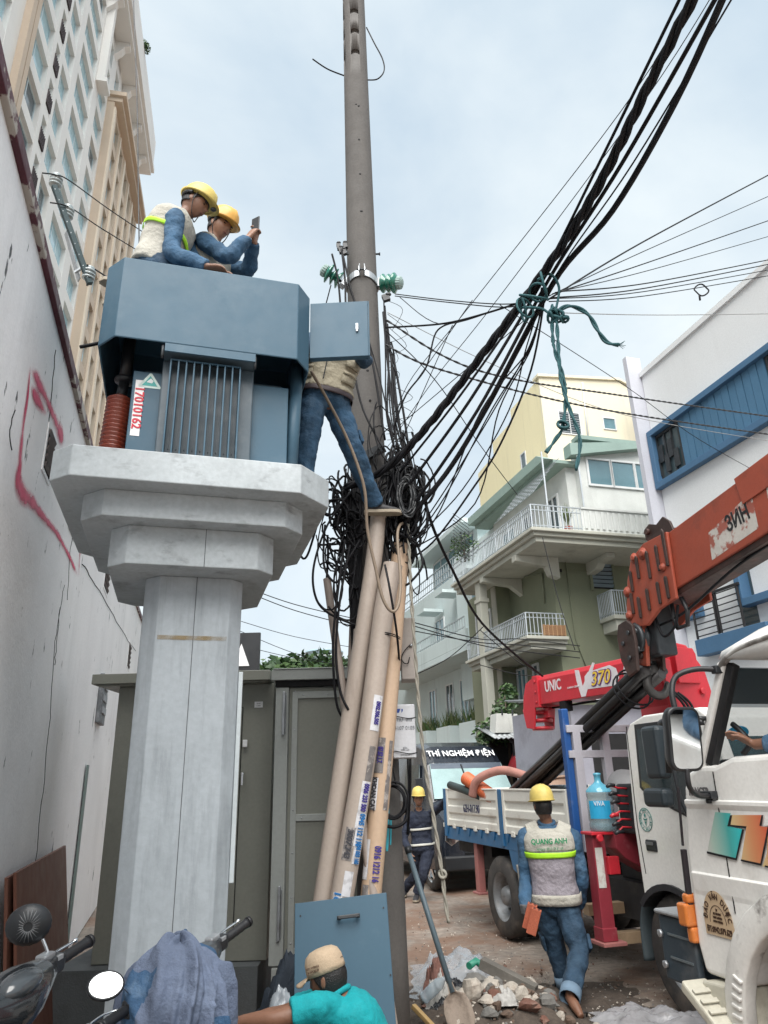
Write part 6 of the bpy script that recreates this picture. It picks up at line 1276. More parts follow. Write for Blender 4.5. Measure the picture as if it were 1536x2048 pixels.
def crane_b():
 org = mat('orange_red_paint', (.30, .058, .03), .55, var=.12, vs=2, dirt=.6, dcol=(.10, .035, .025), ds=2.6, dthr=(.52, .68), bump=.15, bump2=.1)
 drk = mat('greasy_brown_steel', (.045, .026, .022), .55, .2, var=.4, vs=5, dirt=.5, dcol=(.13, .04, .03), ds=5, bump=.2)
 root = thing('orange_crane', 'weathered orange red crane boom with hook block reaching over from the near truck', 'crane', ST(4.1, 2, 1.2))
 def cl(s): return V((4.155 + .0 * s, s, 3.345 + (5.5 - s) * .135))
 A, B = cl(1.0), cl(5.28); d = (B - A).normalized(); up = V((1, 0, 0)).cross(d); hw, hh = .15, .245
 m = MB(STREET); m.prism([(-hw, -hh), (hw, -hh), (hw, hh), (-hw, hh)], A, (1, 0, 0), up, d * (B - A).length); bo = m.build('boom', org, root, bevel=.008)
 m = MB(STREET); m.prism([(-hw - .012, .05), (-hw, .05), (-hw, hh + .012), (hw, hh + .012), (hw + .012, .05), (hw + .012, hh + .03), (-hw - .012, hh + .03)], A, (1, 0, 0), up, d * ((B - A).length * .72)); m.build('boom_cap_rail', org, root, bevel=.004)
 m = MB(STREET); m.prism([(-hw + .02, -hh - .05), (hw - .02, -hh - .05), (hw - .02, -hh + .002), (-hw + .02, -hh + .002)], A, (1, 0, 0), up, d * ((B - A).length - .02)); m.build('boom_bottom', drk, root, bevel=.006)
 # head: side plates and ribs
 for t in (B.x - .185, B.x + .155):
  m = MB(STREET); m.prism([(-.32, .29), (.02, .29), (.24, .20), (.34, .02), (.42, -.24), (.36, -.42), (.14, -.44), (-.06, -.34), (-.30, -.30)], (t, B.y, B.z), (0, 1, 0), (0, 0, 1), (.03, 0, 0)); hp = m.build('head_plate', org, root, bevel=.008)
 xf = B.x - .186
 for y, z, h in ((-.28, .16, .17), (-.16, .10, .12), (-.02, .08, .13), (.14, .10, .11), (.26, .0, .10), (-.22, -.18, .10), (-.1, -.2, .10), (.06, -.22, .10), (.2, -.26, .10), (.30, -.20, .10)):
  m = MB(STREET); m.prism([(-.014, -h), (.014, -h), (.018, h * .8), (.0, h), (-.018, h * .8)], (xf - .018, B.y + y, B.z + z), (0, 1, 0), (0, 0, 1), (.018, 0, 0)); m.build('rib', drk, root, bevel=.004)
 for y, z, r in ((.18, .20, .03), (.04, .20, .035), (.36, -.08, .032), (.38, -.30, .03), (-.2, .0, .025)):
  m = MB(STREET); m.lathe([(r * 1.6, 0), (r * 1.6, .006), (r, .008), (r, .022), (r * .5, .024)], (xf, B.y + y, B.z + z), (-1, 0, 0), n=12); m.build('pin', org, root)
 m = MB(STREET); m.prism([(-.34, .28), (-.02, .28), (.06, .34), (.06, .44), (-.02, .47), (-.12, .43), (-.22, .47), (-.30, .40)], (B.x - .12, B.y, B.z), (0, 1, 0), (0, 0, 1), (.025, 0, 0)); m.lathe([(.03, 0), (.03, .03)], (B.x - .12, B.y + .0, B.z + .40), (-1, 0, 0), n=12); m.build('top_bracket', drk, root, bevel=.005)
 m = MB(STREET); m.prism([(-.34, .28), (-.02, .28), (.04, .40), (-.04, .44), (-.2, .40)], (B.x + .1, B.y, B.z), (0, 1, 0), (0, 0, 1), (.025, 0, 0)); m.build('top_bracket', drk, root, bevel=.005)
 # folded jib going down to the hook block
 c0 = V((B.x - .02, B.y + .28, B.z - .36))
 m = MB(STREET); m.box((c0.x - .10, c0.y - .16, c0.z - .34), (c0.x + .10, c0.y + .06, c0.z + .12)); m.build('jib_core', K['dsteel'], root, bevel=.02)
 m = MB(STREET); m.prism([(-.04, .06), (.12, .10), (.15, -.12), (.12, -.40), (-.02, -.42), (-.06, -.2)], (c0.x - .15, c0.y, c0.z), (0, 1, 0), (0, 0, 1), (.04, 0, 0)); m.build('jib_plate', org, root, bevel=.006)
 m = MB(STREET); m.lathe([(.035, 0), (.035, .02)], (c0.x - .152, c0.y + .04, c0.z - .05), (-1, 0, 0), n=12); m.lathe([(.03, 0), (.03, .02)], (c0.x - .152, c0.y + .03, c0.z - .32), (-1, 0, 0), n=12); m.build('pin', drk, root)
 hb = V((4.02, 5.60, 2.79))
 for t in (-.17, .10):
  m = MB(STREET); m.prism([(-.12, .16), (-.04, .22), (.09, .20), (.13, .10), (.12, -.12), (.04, -.28), (-.10, -.24), (-.13, 0)], (hb.x + t, hb.y, hb.z), (0, 1, 0), (0, 0, 1), (.035, 0, 0)); m.build('hook_block_plate', drk, root, bevel=.008)
 for y, z in ((-.04, .12), (-.04, -.04), (.02, -.2)):
  m = MB(STREET); m.cyl((hb.x - .14, hb.y + y, hb.z + z), (hb.x + .11, hb.y + y, hb.z + z), .026, n=12); m.build('spacer_bar', K['dsteel'], root)
 m = MB(STREET); m.lathe([(.11, -.05), (.14, -.05), (.14, -.02), (.12, 0), (.14, .02), (.14, .05), (.11, .05)], hb + V((-.03, .02, .06)), (1, 0, 0), n=24); m.build('sheave', K['dsteel'], root)
 for y, z in ((-.06, .1), (.04, .02), (-.03, -.12)):
  m = MB(STREET); m.lathe([(.02, 0), (.02, .015)], (hb.x - .172, hb.y + y, hb.z + z), (-1, 0, 0), n=10); m.build('pin', K['dsteel'], root)
 hk = hb + V((.09, .0, -.34)); R0 = .105
 pts = [hk + V((.0, 0, .20)), hk + V((.0, 0, .12))] + [hk + V((R0 * math.cos(a), 0, R0 * math.sin(a))) for a in [RAD(100 + i * 17) for i in range(17)]]
 m = MB(STREET); m.tube(pts, [.022, .026] + [.028 + .012 * math.sin(PI * i / 16) for i in range(16)] + [.012], 12); m.build('hook', mat('hook_steel', (.05, .047, .045), .5, .4, var=.3, vs=10), root)
 # hoses under the boom, labels
 m = MB(STREET); m.tube(smooth_path([V((B.x - .1, B.y + .1, B.z - .45)), V((B.x - .1, B.y - .3, B.z - .40)), V((B.x - .08, 4.2, B.z - .16)), V((B.x - .05, 3.0, B.z + .0))], 8), .012, 8); m.build('hydraulic_hose', K['cable'], root)
 m = MB(STREET); m.tube(smooth_path([V((B.x - .12, B.y + .1, B.z - .36)), V((B.x - .14, B.y - .0, B.z - .56)), V((B.x - .13, B.y - .16, B.z - .5)), V((B.x - .1, B.y - .2, B.z - .33))], 8), .012, 8); m.build('hydraulic_hose', K['cable'], root)
 m = MB(STREET); q = V((B.x - .1, B.y - .12, B.z - .30)); m.tube([q, q + V((0, -.0, -.12)), q + V((0, -.03, -.22)), q + V((0, -.16, -.22)), q + V((0, -.19, -.1)), q + V((0, -.14, .02))], .02, 8); m.build('snap_clip', K['black'], root)
 n_ = -SV; ub = ST(up.x, up.y, up.z); db = -ST(d.x, d.y, d.z)
 lm = mat('flaked_label', (.50, .47, .43), .6, var=.1, vs=8, dirt=.95, dcol=(.30, .07, .045), ds=9, dthr=(.48, .56))
 def on(s, v): p = cl(s); return ST(p.x - hw - .001, p.y, p.z) + ub * v
 m = MB(); q = [on(4.55, -.20), on(4.02, -.18), on(3.98, .10), on(4.50, .02)]; m.add(q, [(0, 1, 2, 3)]); lb = m.build('worn_label', lm, root)
 poly_text('ЗИН', .17, K['ink'], lb, on(4.18, -.02), db, ub, bold=.004, sx=.72)
 m = MB(); q = [on(3.86, -.02), on(3.4, .0), on(3.4, .20), on(3.80, .19)]; m.add(q, [(0, 1, 2, 3)]); lb = m.build('worn_label', lm, root)
 m = MB(); q = [p + n_ * .001 for p in (on(3.84, .12), on(3.4, .13), on(3.4, .18), on(3.82, .17))]; m.add(q, [(0, 1, 2, 3)]); m.build('blue_stripe', mat('label_stripe', (.04, .28, .42), .5, bump=0), lb)
 poly_text('3M', .10, K['ink'], lb, on(3.72, .05), db, ub)
 # mast behind the cab that carries the boom
 m = MB(STREET); m.box((3.85, 1.0, .84), (4.45, 1.6, 1.9)); m.prism([(3.9, 1.9), (4.4, 1.9), (4.35, 3.7), (4.0, 3.7)], (0, 1.05, 0), (1, 0, 0), (0, 0, 1), (0, .45, 0)); m.build('mast', org, root, bevel=.01)
crane_b()
# ------------------------------------------------------------------ dark van facing the camera
def van():
 bk = mat('van_dark_paint', (.012, .016, .024), .22, var=.1, bump=0, coat=.4)
 root = thing('dark_van', 'dark high roof van facing the camera with white lettering above its windscreen', 'van', ST(5.05, 13, 0))
 S0 = 11.85; hw = .90; tc = 5.10
 secs = [(0.0, .84, .35, 1.00), (.06, .88, .30, 1.06), (.55, .90, .30, 1.22), (.62, .90, .30, 1.28)]
 def sec(s, w, z0, z1, tp): return [V((tc - w, s, z0)), V((tc - w * 1.02, s, (z0 + z1) / 2)), V((tc - tp, s, z1 - .05)), V((tc - tp * .8, s, z1)), V((tc + tp * .8, s, z1)), V((tc + tp, s, z1 - .05)), V((tc + w * 1.02, s, (z0 + z1) / 2)), V((tc + w, s, z0))]
 m = MB(STREET)
 m.rings([sec(S0, .82, .36, .98, .80), sec(S0 + .05, .88, .32, 1.08, .82), sec(S0 + .55, .91, .30, 1.30, .84), sec(S0 + .62, .91, .30, 1.36, .84), sec(S0 + 1.02, .91, .30, 1.98, .74), sec(S0 + 1.28, .91, .30, 2.26, .70), sec(S0 + 1.7, .91, .30, 2.35, .70), sec(S0 + 5.0, .91, .30, 2.35, .70), sec(S0 + 5.1, .89, .34, 2.25, .70)], smooth=False)
 body = m.build('body', bk, root, bevel=.05, seg=3)
 def f(t, z):   # windscreen plane
  k = (z - 1.36) / (1.98 - 1.36); return ST(t, S0 + .62 + k * .40 - .015, z + .008)
 m = MB(); m.add([f(tc - .76, 1.37), f(tc + .76, 1.37), f(tc + .69, 1.95), f(tc - .69, 1.95)], [(0, 1, 2, 3)]); ws = m.build('windscreen', mat('van_screen', (.30, .42, .42), .08, var=.25, vs=1.5, bump=0, spec=.9), root, solid=.01)
 m = MB(); m.add([p + V((0, -.008, .002)) for p in (f(tc - .69, 1.86), f(tc + .69, 1.86), f(tc + .685, 1.95), f(tc - .685, 1.95))], [(0, 1, 2, 3)]); m.build('sun_band', mat('sun_band', (.09, .11, .14), .2, bump=0), root)
 m = MB(); m.beam(f(tc - .05, 1.38) + V((0, -.02, 0)), f(tc - .1, 1.93) + V((0, -.02, 0)), .02, .02); m.build('wiper', K['black'], root)
 z0, z1 = 2.0, 2.25
 def g(t, z): k = (z - 1.98) / (.28); return ST(t, S0 + 1.02 + k * .26 - .02, z)
 up = (g(0, 2.2) - g(0, 2.0)).normalized()
 poly_text('THÍ NGHIỆM ĐIỆN', .185, K['white'], body, g(tc - .02, 2.115) + V((0, -.012, .015)), SV, up, bold=.0035, sx=.86)
 for sg in (-1, 1):
  m = MB(STREET); m.prism([(-.12, .06), (.10, .10), (.12, -.10), (.02, -.18), (-.12, -.10)], (tc + sg * .70, S0 - .01, .86), (sg, 0, 0), (0, 0, 1), (0, .05, 0)); m.build('headlight', K['chrome'], root, bevel=.01)
  m = MB(STREET); m.box((tc + sg * .98 - .06, S0 + .72, 1.42), (tc + sg * .98 + .06, S0 + .82, 1.72)); m.tube([(tc + sg * .86, S0 + .8, 1.45), (tc + sg * .98, S0 + .77, 1.45)], .02, 8); m.build('mirror', K['plastic'], root, bevel=.02)
  wheel(root, tc + sg * .80, S0 + .55, .36, .36, .22, sg, spokes=5, rimr=.68); wheel(root, tc + sg * .80, S0 + 4.0, .36, .36, .22, sg, spokes=5, rimr=.68)
  m = MB(STREET); m.add([(tc + sg * .905, S0 + 1.0, 1.36), (tc + sg * .905, S0 + 2.0, 1.36), (tc + sg * .80, S0 + 2.0, 1.95), (tc + sg * .80, S0 + 1.25, 1.95)], [(0, 1, 2, 3)]); m.build('side_window', WIN_D, root, solid=.02)
 m = MB(STREET); m.box((tc - .5, S0 - .02, .55), (tc + .5, S0 + .03, .9)); m.build('grille', K['plastic'], root, bevel=.02)
 m = MB(STREET); m.box((tc - .86, S0 - .06, .32), (tc + .86, S0 + .1, .54)); m.build('bumper', K['plastic'], root, bevel=.03)
van()
# ------------------------------------------------------------------ shed, awning, parasol and odds by the green house
def street_side():
 gw = mat('lilac_shed_wall', (.30, .30, .35), .7, var=.08, dirt=.4, dcol=(.16, .15, .16), ds=3)
 tin = mat('corrugated_tin', (.30, .32, .33), .5, .5, var=.15, dirt=.5, dcol=(.12, .1, .09), ds=6)
 r = thing('grey_shed', 'low lilac grey shed with corrugated tin roof edge behind the red crane', 'shed', ST(7, 10.6, 0))
 m = MB(STREET); m.box((5.9, 10.3, 0), (8.3, 12.4, 2.74)); m.build('wall', gw, r)
 m = MB(STREET)
 n = 60; rows = []
 for j in (0, 1):
  rows.append([V((5.8 + 2.6 * i / n, 10.1 + j * 2.4, 2.80 + .22 * j + .022 * math.sin(i * PI / 1.5))) for i in range(n + 1)])
 m.add(rows[0] + rows[1], [(i, i + 1, n + 2 + i, n + 1 + i) for i in range(n)], True); m.build('tin_roof', tin, r, solid=.006)
 m = MB(STREET); m.box((6.2, 10.29, 1.2), (6.9, 10.297, 2.3)); m.box((7.3, 10.29, .1), (8.0, 10.297, 2.1)); m.build('opening', K['dark'], r)
 r = thing('tin_awning', 'dark corrugated awning along the foot of the green house', 'awning', ST(6.6, 13.4, 0))
 rows = []; m = MB(STREET); n = 70
 for j in (0, 1): rows.append([V((5.75 + 2.35 * i / n, 12.9 + j * 1.0 + 0, 2.38 + .30 * j + .05 * i / n + .018 * math.sin(i * PI / 1.5))) for i in range(n + 1)])
 m.add(rows[0] + rows[1], [(i, i + 1, n + 2 + i, n + 1 + i) for i in range(n)], True); m.build('roof_sheet', tin, r, solid=.006)
 m = MB(STREET)
 for t in (6.15, 7.0, 7.85): m.box((t, 12.98, 0), (t + .05, 13.03, 2.40))
 m.box((5.98, 13.7, 0), (7.88, 13.78, 2.5)); m.box((6.1, 12.98, 2.3), (8, 13.02, 2.37)); m.build('frame', CHAS, r)  # frame bars, plus a black back sheet painting in the shade under the awning
 # parasol with soft drink lettering
 c = ST(6.42, 12.5, 0); u = thing('parasol', 'tilted red soft drink parasol with white script lettering behind the van', 'parasol', c)
 c = c + ST(.22, 0); apex = c + ZZ * 2.34; ax = V((-.15, -.45, 1)).normalized(); x = ax.orthogonal().normalized(); y = ax.cross(x); red = mat('parasol_red', (.42, .025, .035), .7, var=.08, bump=.1); red2 = mat('parasol_red_b', (.36, .02, .03), .7, var=.08, bump=.1)
 rim = [apex - ax * .36 + (x * math.cos(k * PI / 4) + y * math.sin(k * PI / 4)) * .82 for k in range(8)]; mid = [apex - ax * .10 + (x * math.cos(k * PI / 4) + y * math.sin(k * PI / 4)) * .42 for k in range(8)]
 for k in range(8):
  j = (k + 1) % 8; m = MB(); m.add([apex, mid[k], mid[j], rim[k], rim[j]], [(0, 1, 2), (1, 3, 4, 2)], True); m.add([rim[k], rim[j], rim[j] - ax * .14, rim[k] - ax * .14], [(0, 1, 2, 3)]); pn = m.build('canopy_panel', red if k % 2 else red2, u, solid=.004)
  d = ((rim[k] + rim[j]) / 2 - apex).normalized(); mp = ((rim[k] + rim[j]) / 2 + (mid[k] + mid[j]) / 2) / 2; ex = (rim[j] - rim[k]).normalized(); nrm = ex.cross(d)
  if nrm.dot(ax) < 0: ex = -ex
  poly_text('Coca-Cola', .15, K['white'], pn, mp + ax * .012, ex if (ex.cross(-d)).dot(ax) > 0 else -ex, -d, shear=.35, sx=.75)
 m = MB(); m.cyl(c + ZZ * .05, apex, .02, n=10); m.lathe([(.25, 0), (.25, .05), (.05, .1)], c, n=16); m.build('pole', K['steel'], u)
 # two white planter boxes leaning on the green house, climbing plant
 for i, (px, lab) in enumerate(((1003, 'white trapezoid metal hopper by the green house wall, left of its twin'), (1028, 'white trapezoid metal hopper by the green house wall, right of its twin'))):
  c = onS(px, 1447, 13.2); t = c.dot(SV); m = MB(STREET); m.prism([(t - .16, 2.50), (t + .16, 2.50), (t + .11, 2.86), (t - .11, 2.86)], (0, 13.15 + .1 * i, 0), (1, 0, 0), (0, 0, 1), (0, .3, 0)); q = m.build('metal_hopper', mat('hopper_white', (.55, .56, .53), .6, streak=.5, dcol=(.2, .17, .13)), org=ST(t, 13.2, 2.5), bevel=.006); tag(q, lab, 'hopper', 'white hoppers by the green house')
  m = MB(STREET); m.box((t - .01, 13.14 + .1 * i, 2.83), (t + .02, 13.149 + .1 * i, 2.95)); m.build('strap', K['dsteel'], q)
 c = ST(6.35, 13.6, 2.45); p = thing('climbing_plant', 'dark green climbing plant at the corner of the green house', 'plant', c)
 m = MB()
 for k, (dt, ds_, dz, r_) in enumerate(((-.2, 0, .15, .3), (.0, .05, .5, .28), (.12, .1, .85, .2), (-.45, .1, .05, .25), (-.05, 0, .3, .32))): leaves(m, c + ST(dt, ds_, dz), r_, 220, .055, 60 + k, 1.1)
 m.build('foliage', [leaf_a, leaf_b], p); m = MB(); m.tube([c - ZZ * 2.4, c, c + ZZ * .8], [.03, .025, .01], 6); m.build('stem', bark, p)
 # spiky fence brace and shrub at the far end of the top balcony
 r = thing('spike_guard', 'iron guard of slanting spikes at the end of the top balcony', 'fence', ST(6.8, 17.2, 6.5)); m = MB()
 for k in range(11): a = onT(938, 1120 - k * 7, 6.75); m.beam(a, onT(906, 1092 - k * 6.5, 6.75), .014, .014)
 for k in range(4): m.beam(onT(922 + k * 8, 1125, 6.74), onT(922 + k * 8, 1062, 6.74), .012, .012)
 m.build('spikes', K['dsteel'], r)
 c = onT(928, 1095, 7.1); p = thing('balcony_shrub', 'small green shrub behind the iron spikes of the top balcony', 'shrub', c); m = MB(); leaves(m, c, .42, 420, .05, 77, 1.0); m.build('foliage', [leaf_a, leaf_b], p)
 m = MB(); m.tube([c - ZZ * .4, c], .03, 6); m.build('stem', bark, p)
street_side()
# ------------------------------------------------------------------ people
SKIN = mat('skin_tan', (.19, .092, .056), .5, var=.10, vs=14, fine=.05, bump=.12, bs=120)
SKIN2 = mat('skin_light', (.27, .14, .09), .5, var=.10, vs=14, fine=.05, bump=.12, bs=120)
HAIR = mat('black_hair', (.010, .009, .009), .45, var=.3, bump=.8, bs=160)
def cloth(name, col, var=.16, b2=.7, **k): return mat(name, col, .85, var=var, vs=7, fine=.10, fs=160, bump=.25, bs=240, bump2=b2, bs2=13, **k)
DENIM = cloth('denim_blue', (.034, .088, .160), .35, dirt=.6, dcol=(.12, .20, .29), ds=6, dthr=(.52, .72))
DENIM_D = cloth('denim_dark', (.022, .052, .092), .3, dirt=.5, dcol=(.055, .11, .17), ds=5, dthr=(.52, .75))
NAVY = cloth('navy_cloth', (.012, .017, .034), .25)
VEST = cloth('vest_cream', (.42, .405, .355), .08, dirt=.3, dcol=(.3, .28, .24), ds=5)
VEST_G = cloth('vest_lilac_grey', (.30, .275, .31), .08)
KHAKI = cloth('vest_khaki', (.37, .335, .25), .12, dirt=.3, dcol=(.25, .22, .16), ds=5)
TEAL = cloth('teal_cotton', (.0, .27, .30), .08, b2=.4)
LIME = mat('reflective_lime', (.42, .80, .03), .6, var=.05, bump=.1)
SILV = mat('reflective_silver', (.50, .50, .46), .45, var=.05, bump=.1)
HELM = mat('helmet_yellow', (.60, .47, .13), .5, var=.05, vs=9, bump=0, dirt=.25, dcol=(.42, .32, .1), ds=9, coat=.0)
HELM_O = mat('helmet_orange', (.66, .37, .07), .5, var=.05, vs=9, bump=0, dirt=.25, dcol=(.42, .26, .1), ds=9, coat=.2)
SHOE = mat('dark_shoe', (.025, .024, .028), .6, bump=.1); SOLE = mat('shoe_sole', (.34, .29, .22), .7, bump=.1)
EYEW = mat('eye_dark', (.02, .015, .012), .25, bump=0)
GLOVE = cloth('grey_glove', (.10, .10, .105))
TPROF = [(-.20, .085, .08), (-.07, .160, .118), (.08, .162, .116), (.26, .145, .102), (.48, .152, .110), (.70, .170, .118), (.84, .172, .108), (.93, .135, .085), (1.02, .06, .058)]
def limb(mb, pts, rads, n=14, k=5):
 path = smooth_path(pts, k); rr = []
 m = len(rads) - 1
 for i in range(len(path)):
  u = i / (len(path) - 1) * m; a = min(int(u), m - 1); f = u - a; f = f * f * (3 - 2 * f); rr.append(rads[a] * (1 - f) + rads[a + 1] * f)
 mb.tube(path, rr, n)
def torso_rings(J, f0, f1, inf, n=22, cnt=None, bulge=-.025):
 P, Nk = J['pel'], J['nk']; lh = (J['hr'] - J['hl']).normalized(); ls = (J['sr'] - J['sl']).normalized(); up = (Nk - P).normalized()
 out = []; cnt = cnt or max(3, int((f1 - f0) * 16))
 for i in range(cnt + 1):
  f = f0 + (f1 - f0) * i / cnt
  for a, b in zip(TPROF[:-1], TPROF[1:]):
   if a[0] <= f <= b[0]: q = (f - a[0]) / (b[0] - a[0]); q = q * q * (3 - 2 * q); w = a[1] * (1 - q) + b[1] * q; d = a[2] * (1 - q) + b[2] * q; break
  lat = lh.lerp(ls, max(0, min(1, f))); lat = (lat - up * lat.dot(up)).normalized(); fw = up.cross(lat).normalized()
  c = P.lerp(Nk, f) + fw * (bulge * math.sin(PI * max(0, min(1, f))) * (1 if True else 0))
  w, d = w * inf[0] + inf[1], d * inf[0] + inf[1]
  ring = []
  for k in range(n):
   a = 2 * PI * k / n; ca, sa = math.cos(a), math.sin(a); e = .8
   ring.append(c + lat * (w * math.copysign(abs(ca) ** e, ca)) + fw * (d * math.copysign(abs(sa) ** e, sa)))
  out.append(ring)
 return out
def head_mesh(mb, c, fw, up, s=1.0):
 fw = fw.normalized(); lat = fw.cross(up).normalized(); up = lat.cross(fw).normalized(); rows = []
 nu, nv = 36, 26
 for j in range(nv + 1):
  ph = PI * min(max(j / nv, .012), .988); uz = -math.cos(ph); sr = math.sin(ph); row = []
  for i in range(nu):
   th = 2 * PI * i / nu; lx, fy = math.sin(th) * sr, math.cos(th) * sr
   x, y, z = .073 * lx, .093 * fy, .117 * uz
   if uz < 0:
    x *= 1 - .30 * (-uz) ** 1.5
    if fy < 0: y *= 1 - .30 * (-uz)
   if fy > 0:
    g = lambda a, b, wa, wb: math.exp(-((lx - a) / wa) ** 2 - ((uz - b) / wb) ** 2)
    y += .024 * g(0, -.16, .13, .13) + .012 * g(0, .02, .10, .16) + .005 * g(0, .2, .5, .1) - .011 * (g(.36, .06, .2, .11) + g(-.36, .06, .2, .11)) + .007 * g(0, -.46, .28, .07) + .005 * g(0, -.58, .25, .06) - .003 * g(0, -.52, .3, .03) + .009 * g(0, -.80, .3, .14) + .005 * (g(.5, -.15, .2, .15) + g(-.5, -.15, .2, .15))
   row.append(c + (lat * x + fw * y + up * z) * s)
  rows.append(row)
 mb.rings(rows)
 for sg in (-1, 1): mb.ell(c + (lat * (sg * .074) - fw * .006 - up * .004) * s, (lat * .010 - fw * .004 * sg) * s, fw * .019 * s, (up * .032 - fw * .006) * s, 10, 8)
 return lat, fw, up
def hand(mb, w, d, pn, thumb, curl=.35, s=1.0, spread=.10, rad=1.0):
 """palm, four bent fingers of unequal length and a thumb off the side of the palm"""
 d = d.normalized(); pn = (pn - d * pn.dot(d)).normalized(); la = d.cross(pn).normalized()
 if la.dot(thumb) < 0: la = -la                      # la points to the thumb side
 rows = []
 for u, hw, ht in ((-.02, .024, .020), (.02, .030, .017), (.06, .040, .016), (.088, .041, .014), (.096, .036, .011)):
  cc = w + d * u * s; rows.append([cc + la * (hw * s * math.copysign(abs(math.cos(a)) ** .7, math.cos(a))) + pn * (ht * s * math.copysign(abs(math.sin(a)) ** .7, math.sin(a))) for a in [2 * PI * k / 14 for k in range(14)]])
 mb.rings(rows)
 for k, (off, L) in enumerate(((.029, .072), (.010, .080), (-.010, .074), (-.028, .058))):
  base = w + d * (.080 * s) + la * off * s; fd = (d + la * spread * (1.2 - k * .8)).normalized(); p = base; pts = [p]
  for q, fr in enumerate((.45, .32, .25)):
   ang = curl * (.55, 1.0, .8)[q] * (1 + .10 * (k - 1)); ax = fd.cross(pn).normalized(); fd = (M.Rotation(ang, 3, ax) @ fd).normalized(); p = p + fd * (L * fr * s); pts.append(p)
  mb.tube(smooth_path(pts, 3), [r * s * rad for r in (.0095, .0094, .0093, .0092, .0090, .0087, .0084, .0080, .0076, .0058)], 8)
 p0 = w + d * .022 * s + la * .020 * s; td = (d * .75 + la * .65 + pn * .25).normalized(); p1 = p0 + td * .042 * s; td2 = (td + d * .35 + pn * .3 * (1 + curl)).normalized(); p2 = p1 + td2 * .032 * s; p3 = p2 + (td2 + pn * .25).normalized() * .022 * s
 mb.tube(smooth_path([p0, p1, p2, p3], 3), [r * s * rad for r in (.014, .0135, .0125, .0115, .0108, .0102, .010, .0096, .009, .0065)], 8)
def build_person(label, base, J, hd, hands, skin=SKIN, bare=False):
 """adapter: hip laterals under hr/hl, hand specs under hands"""
 mb = MB(); k = .90; foot = 1.0 if bare else .68
 mb.rings(torso_rings(J, -.20, 1.02, (k, 0)))
 mb.tube([J['nk'] - (J['hd'] - J['nk']) * .35, J['nk'], J['nk'].lerp(J['hd'], .55)], [.062, .054, .052], 12)
 head_mesh(mb, J['hd'], hd[0], hd[1])
 for s in 'lr':
  sh, el, wr = J['s' + s], J['e' + s], J['w' + s]; inn = J['nk'].lerp(sh, .45) - (J['nk'] - J['pel']).normalized() * .05
  limb(mb, [inn, sh, sh.lerp(el, .5), el, el.lerp(wr, .35), wr], [.06, .052, .047, .038, .040, .027])
  if s in hands: h = hands[s]; hand(mb, wr, h[0], h[1], h[2], h[3])
  hi, kn, an, to = J['hp' + s], J['k' + s], J['a' + s], J['t' + s]
  limb(mb, [J['pel'].lerp(hi, .6), hi, hi.lerp(kn, .5), kn, kn.lerp(an, .35), an], [.085, .084, .074, .053, .055, .037])
  d = to - an; limb(mb, [an - d.normalized() * .035 - ZZ * .02, an.lerp(to, .4) - ZZ * (.005 if bare else .02), to], [.034 * foot, .040 * foot, .024 * foot], 10, 4)
 o = mb.build('person', skin, org=base, remesh=.0085, smooth_it=2)
 return tag(o, label, 'person', 'workers on the site')
def add_eyes(p, J, hd, s=1.0):
 c = J['hd']; fw = hd[0].normalized(); lat = fw.cross(hd[1]).normalized(); up = lat.cross(fw)
 for sg in (-1, 1):
  q = c + lat * (sg * .029) + fw * .0755 + up * .008; m = MB(); m.ell(q, lat * .014, fw * .007, up * .0068, 8, 6); m.build('eye', EYEW, p)
  q = c + lat * (sg * .030) + fw * .0835 + up * .026; m = MB(); m.ell(q, lat * .019 - fw * .004, fw * .006, up * .005, 8, 6); m.build('eyebrow', HAIR, p)
 q = c + fw * .088 - up * .058; m = MB(); m.ell(q, lat * .021, fw * .006, up * .0052, 10, 6); m.build('lips', mat('lips', (.20, .075, .06), .5, bump=0) if 'lips' not in bpy.data.materials else bpy.data.materials['lips'], p)
def hair_cap(p, J, hd, low=-.35, grow=1.05, back=1.0):
 c = J['hd']; fw = hd[0].normalized(); lat = fw.cross(hd[1]).normalized(); up = lat.cross(fw); m = MB(); rows = []
 for j in range(15):
  ph = j / 14; row = []
  for i in range(30):
   th = 2 * PI * i / 30; fy = math.cos(th)
   lim = .30 if fy > .45 else (low if fy < -.1 else .30 + (low - .30) * (.45 - fy) / .55)
   uz = 1 - (1 - lim) * ph; uz = max(-.95, min(.999, uz)); sr = math.sqrt(1 - uz * uz)
   rr = grow + .012 * NZ.noise((i * .9, j * .8, 1))
   x, y, z = .073 * math.sin(th) * sr, .093 * fy * sr, .117 * uz
   if uz < 0 and fy < 0: y *= 1 - .25 * (-uz)
   row.append(c + (lat * x + fw * y + up * z) * rr)
  rows.append(row)
 m.rings(rows, cap=False); return m.build('hair', HAIR, p, solid=.006)
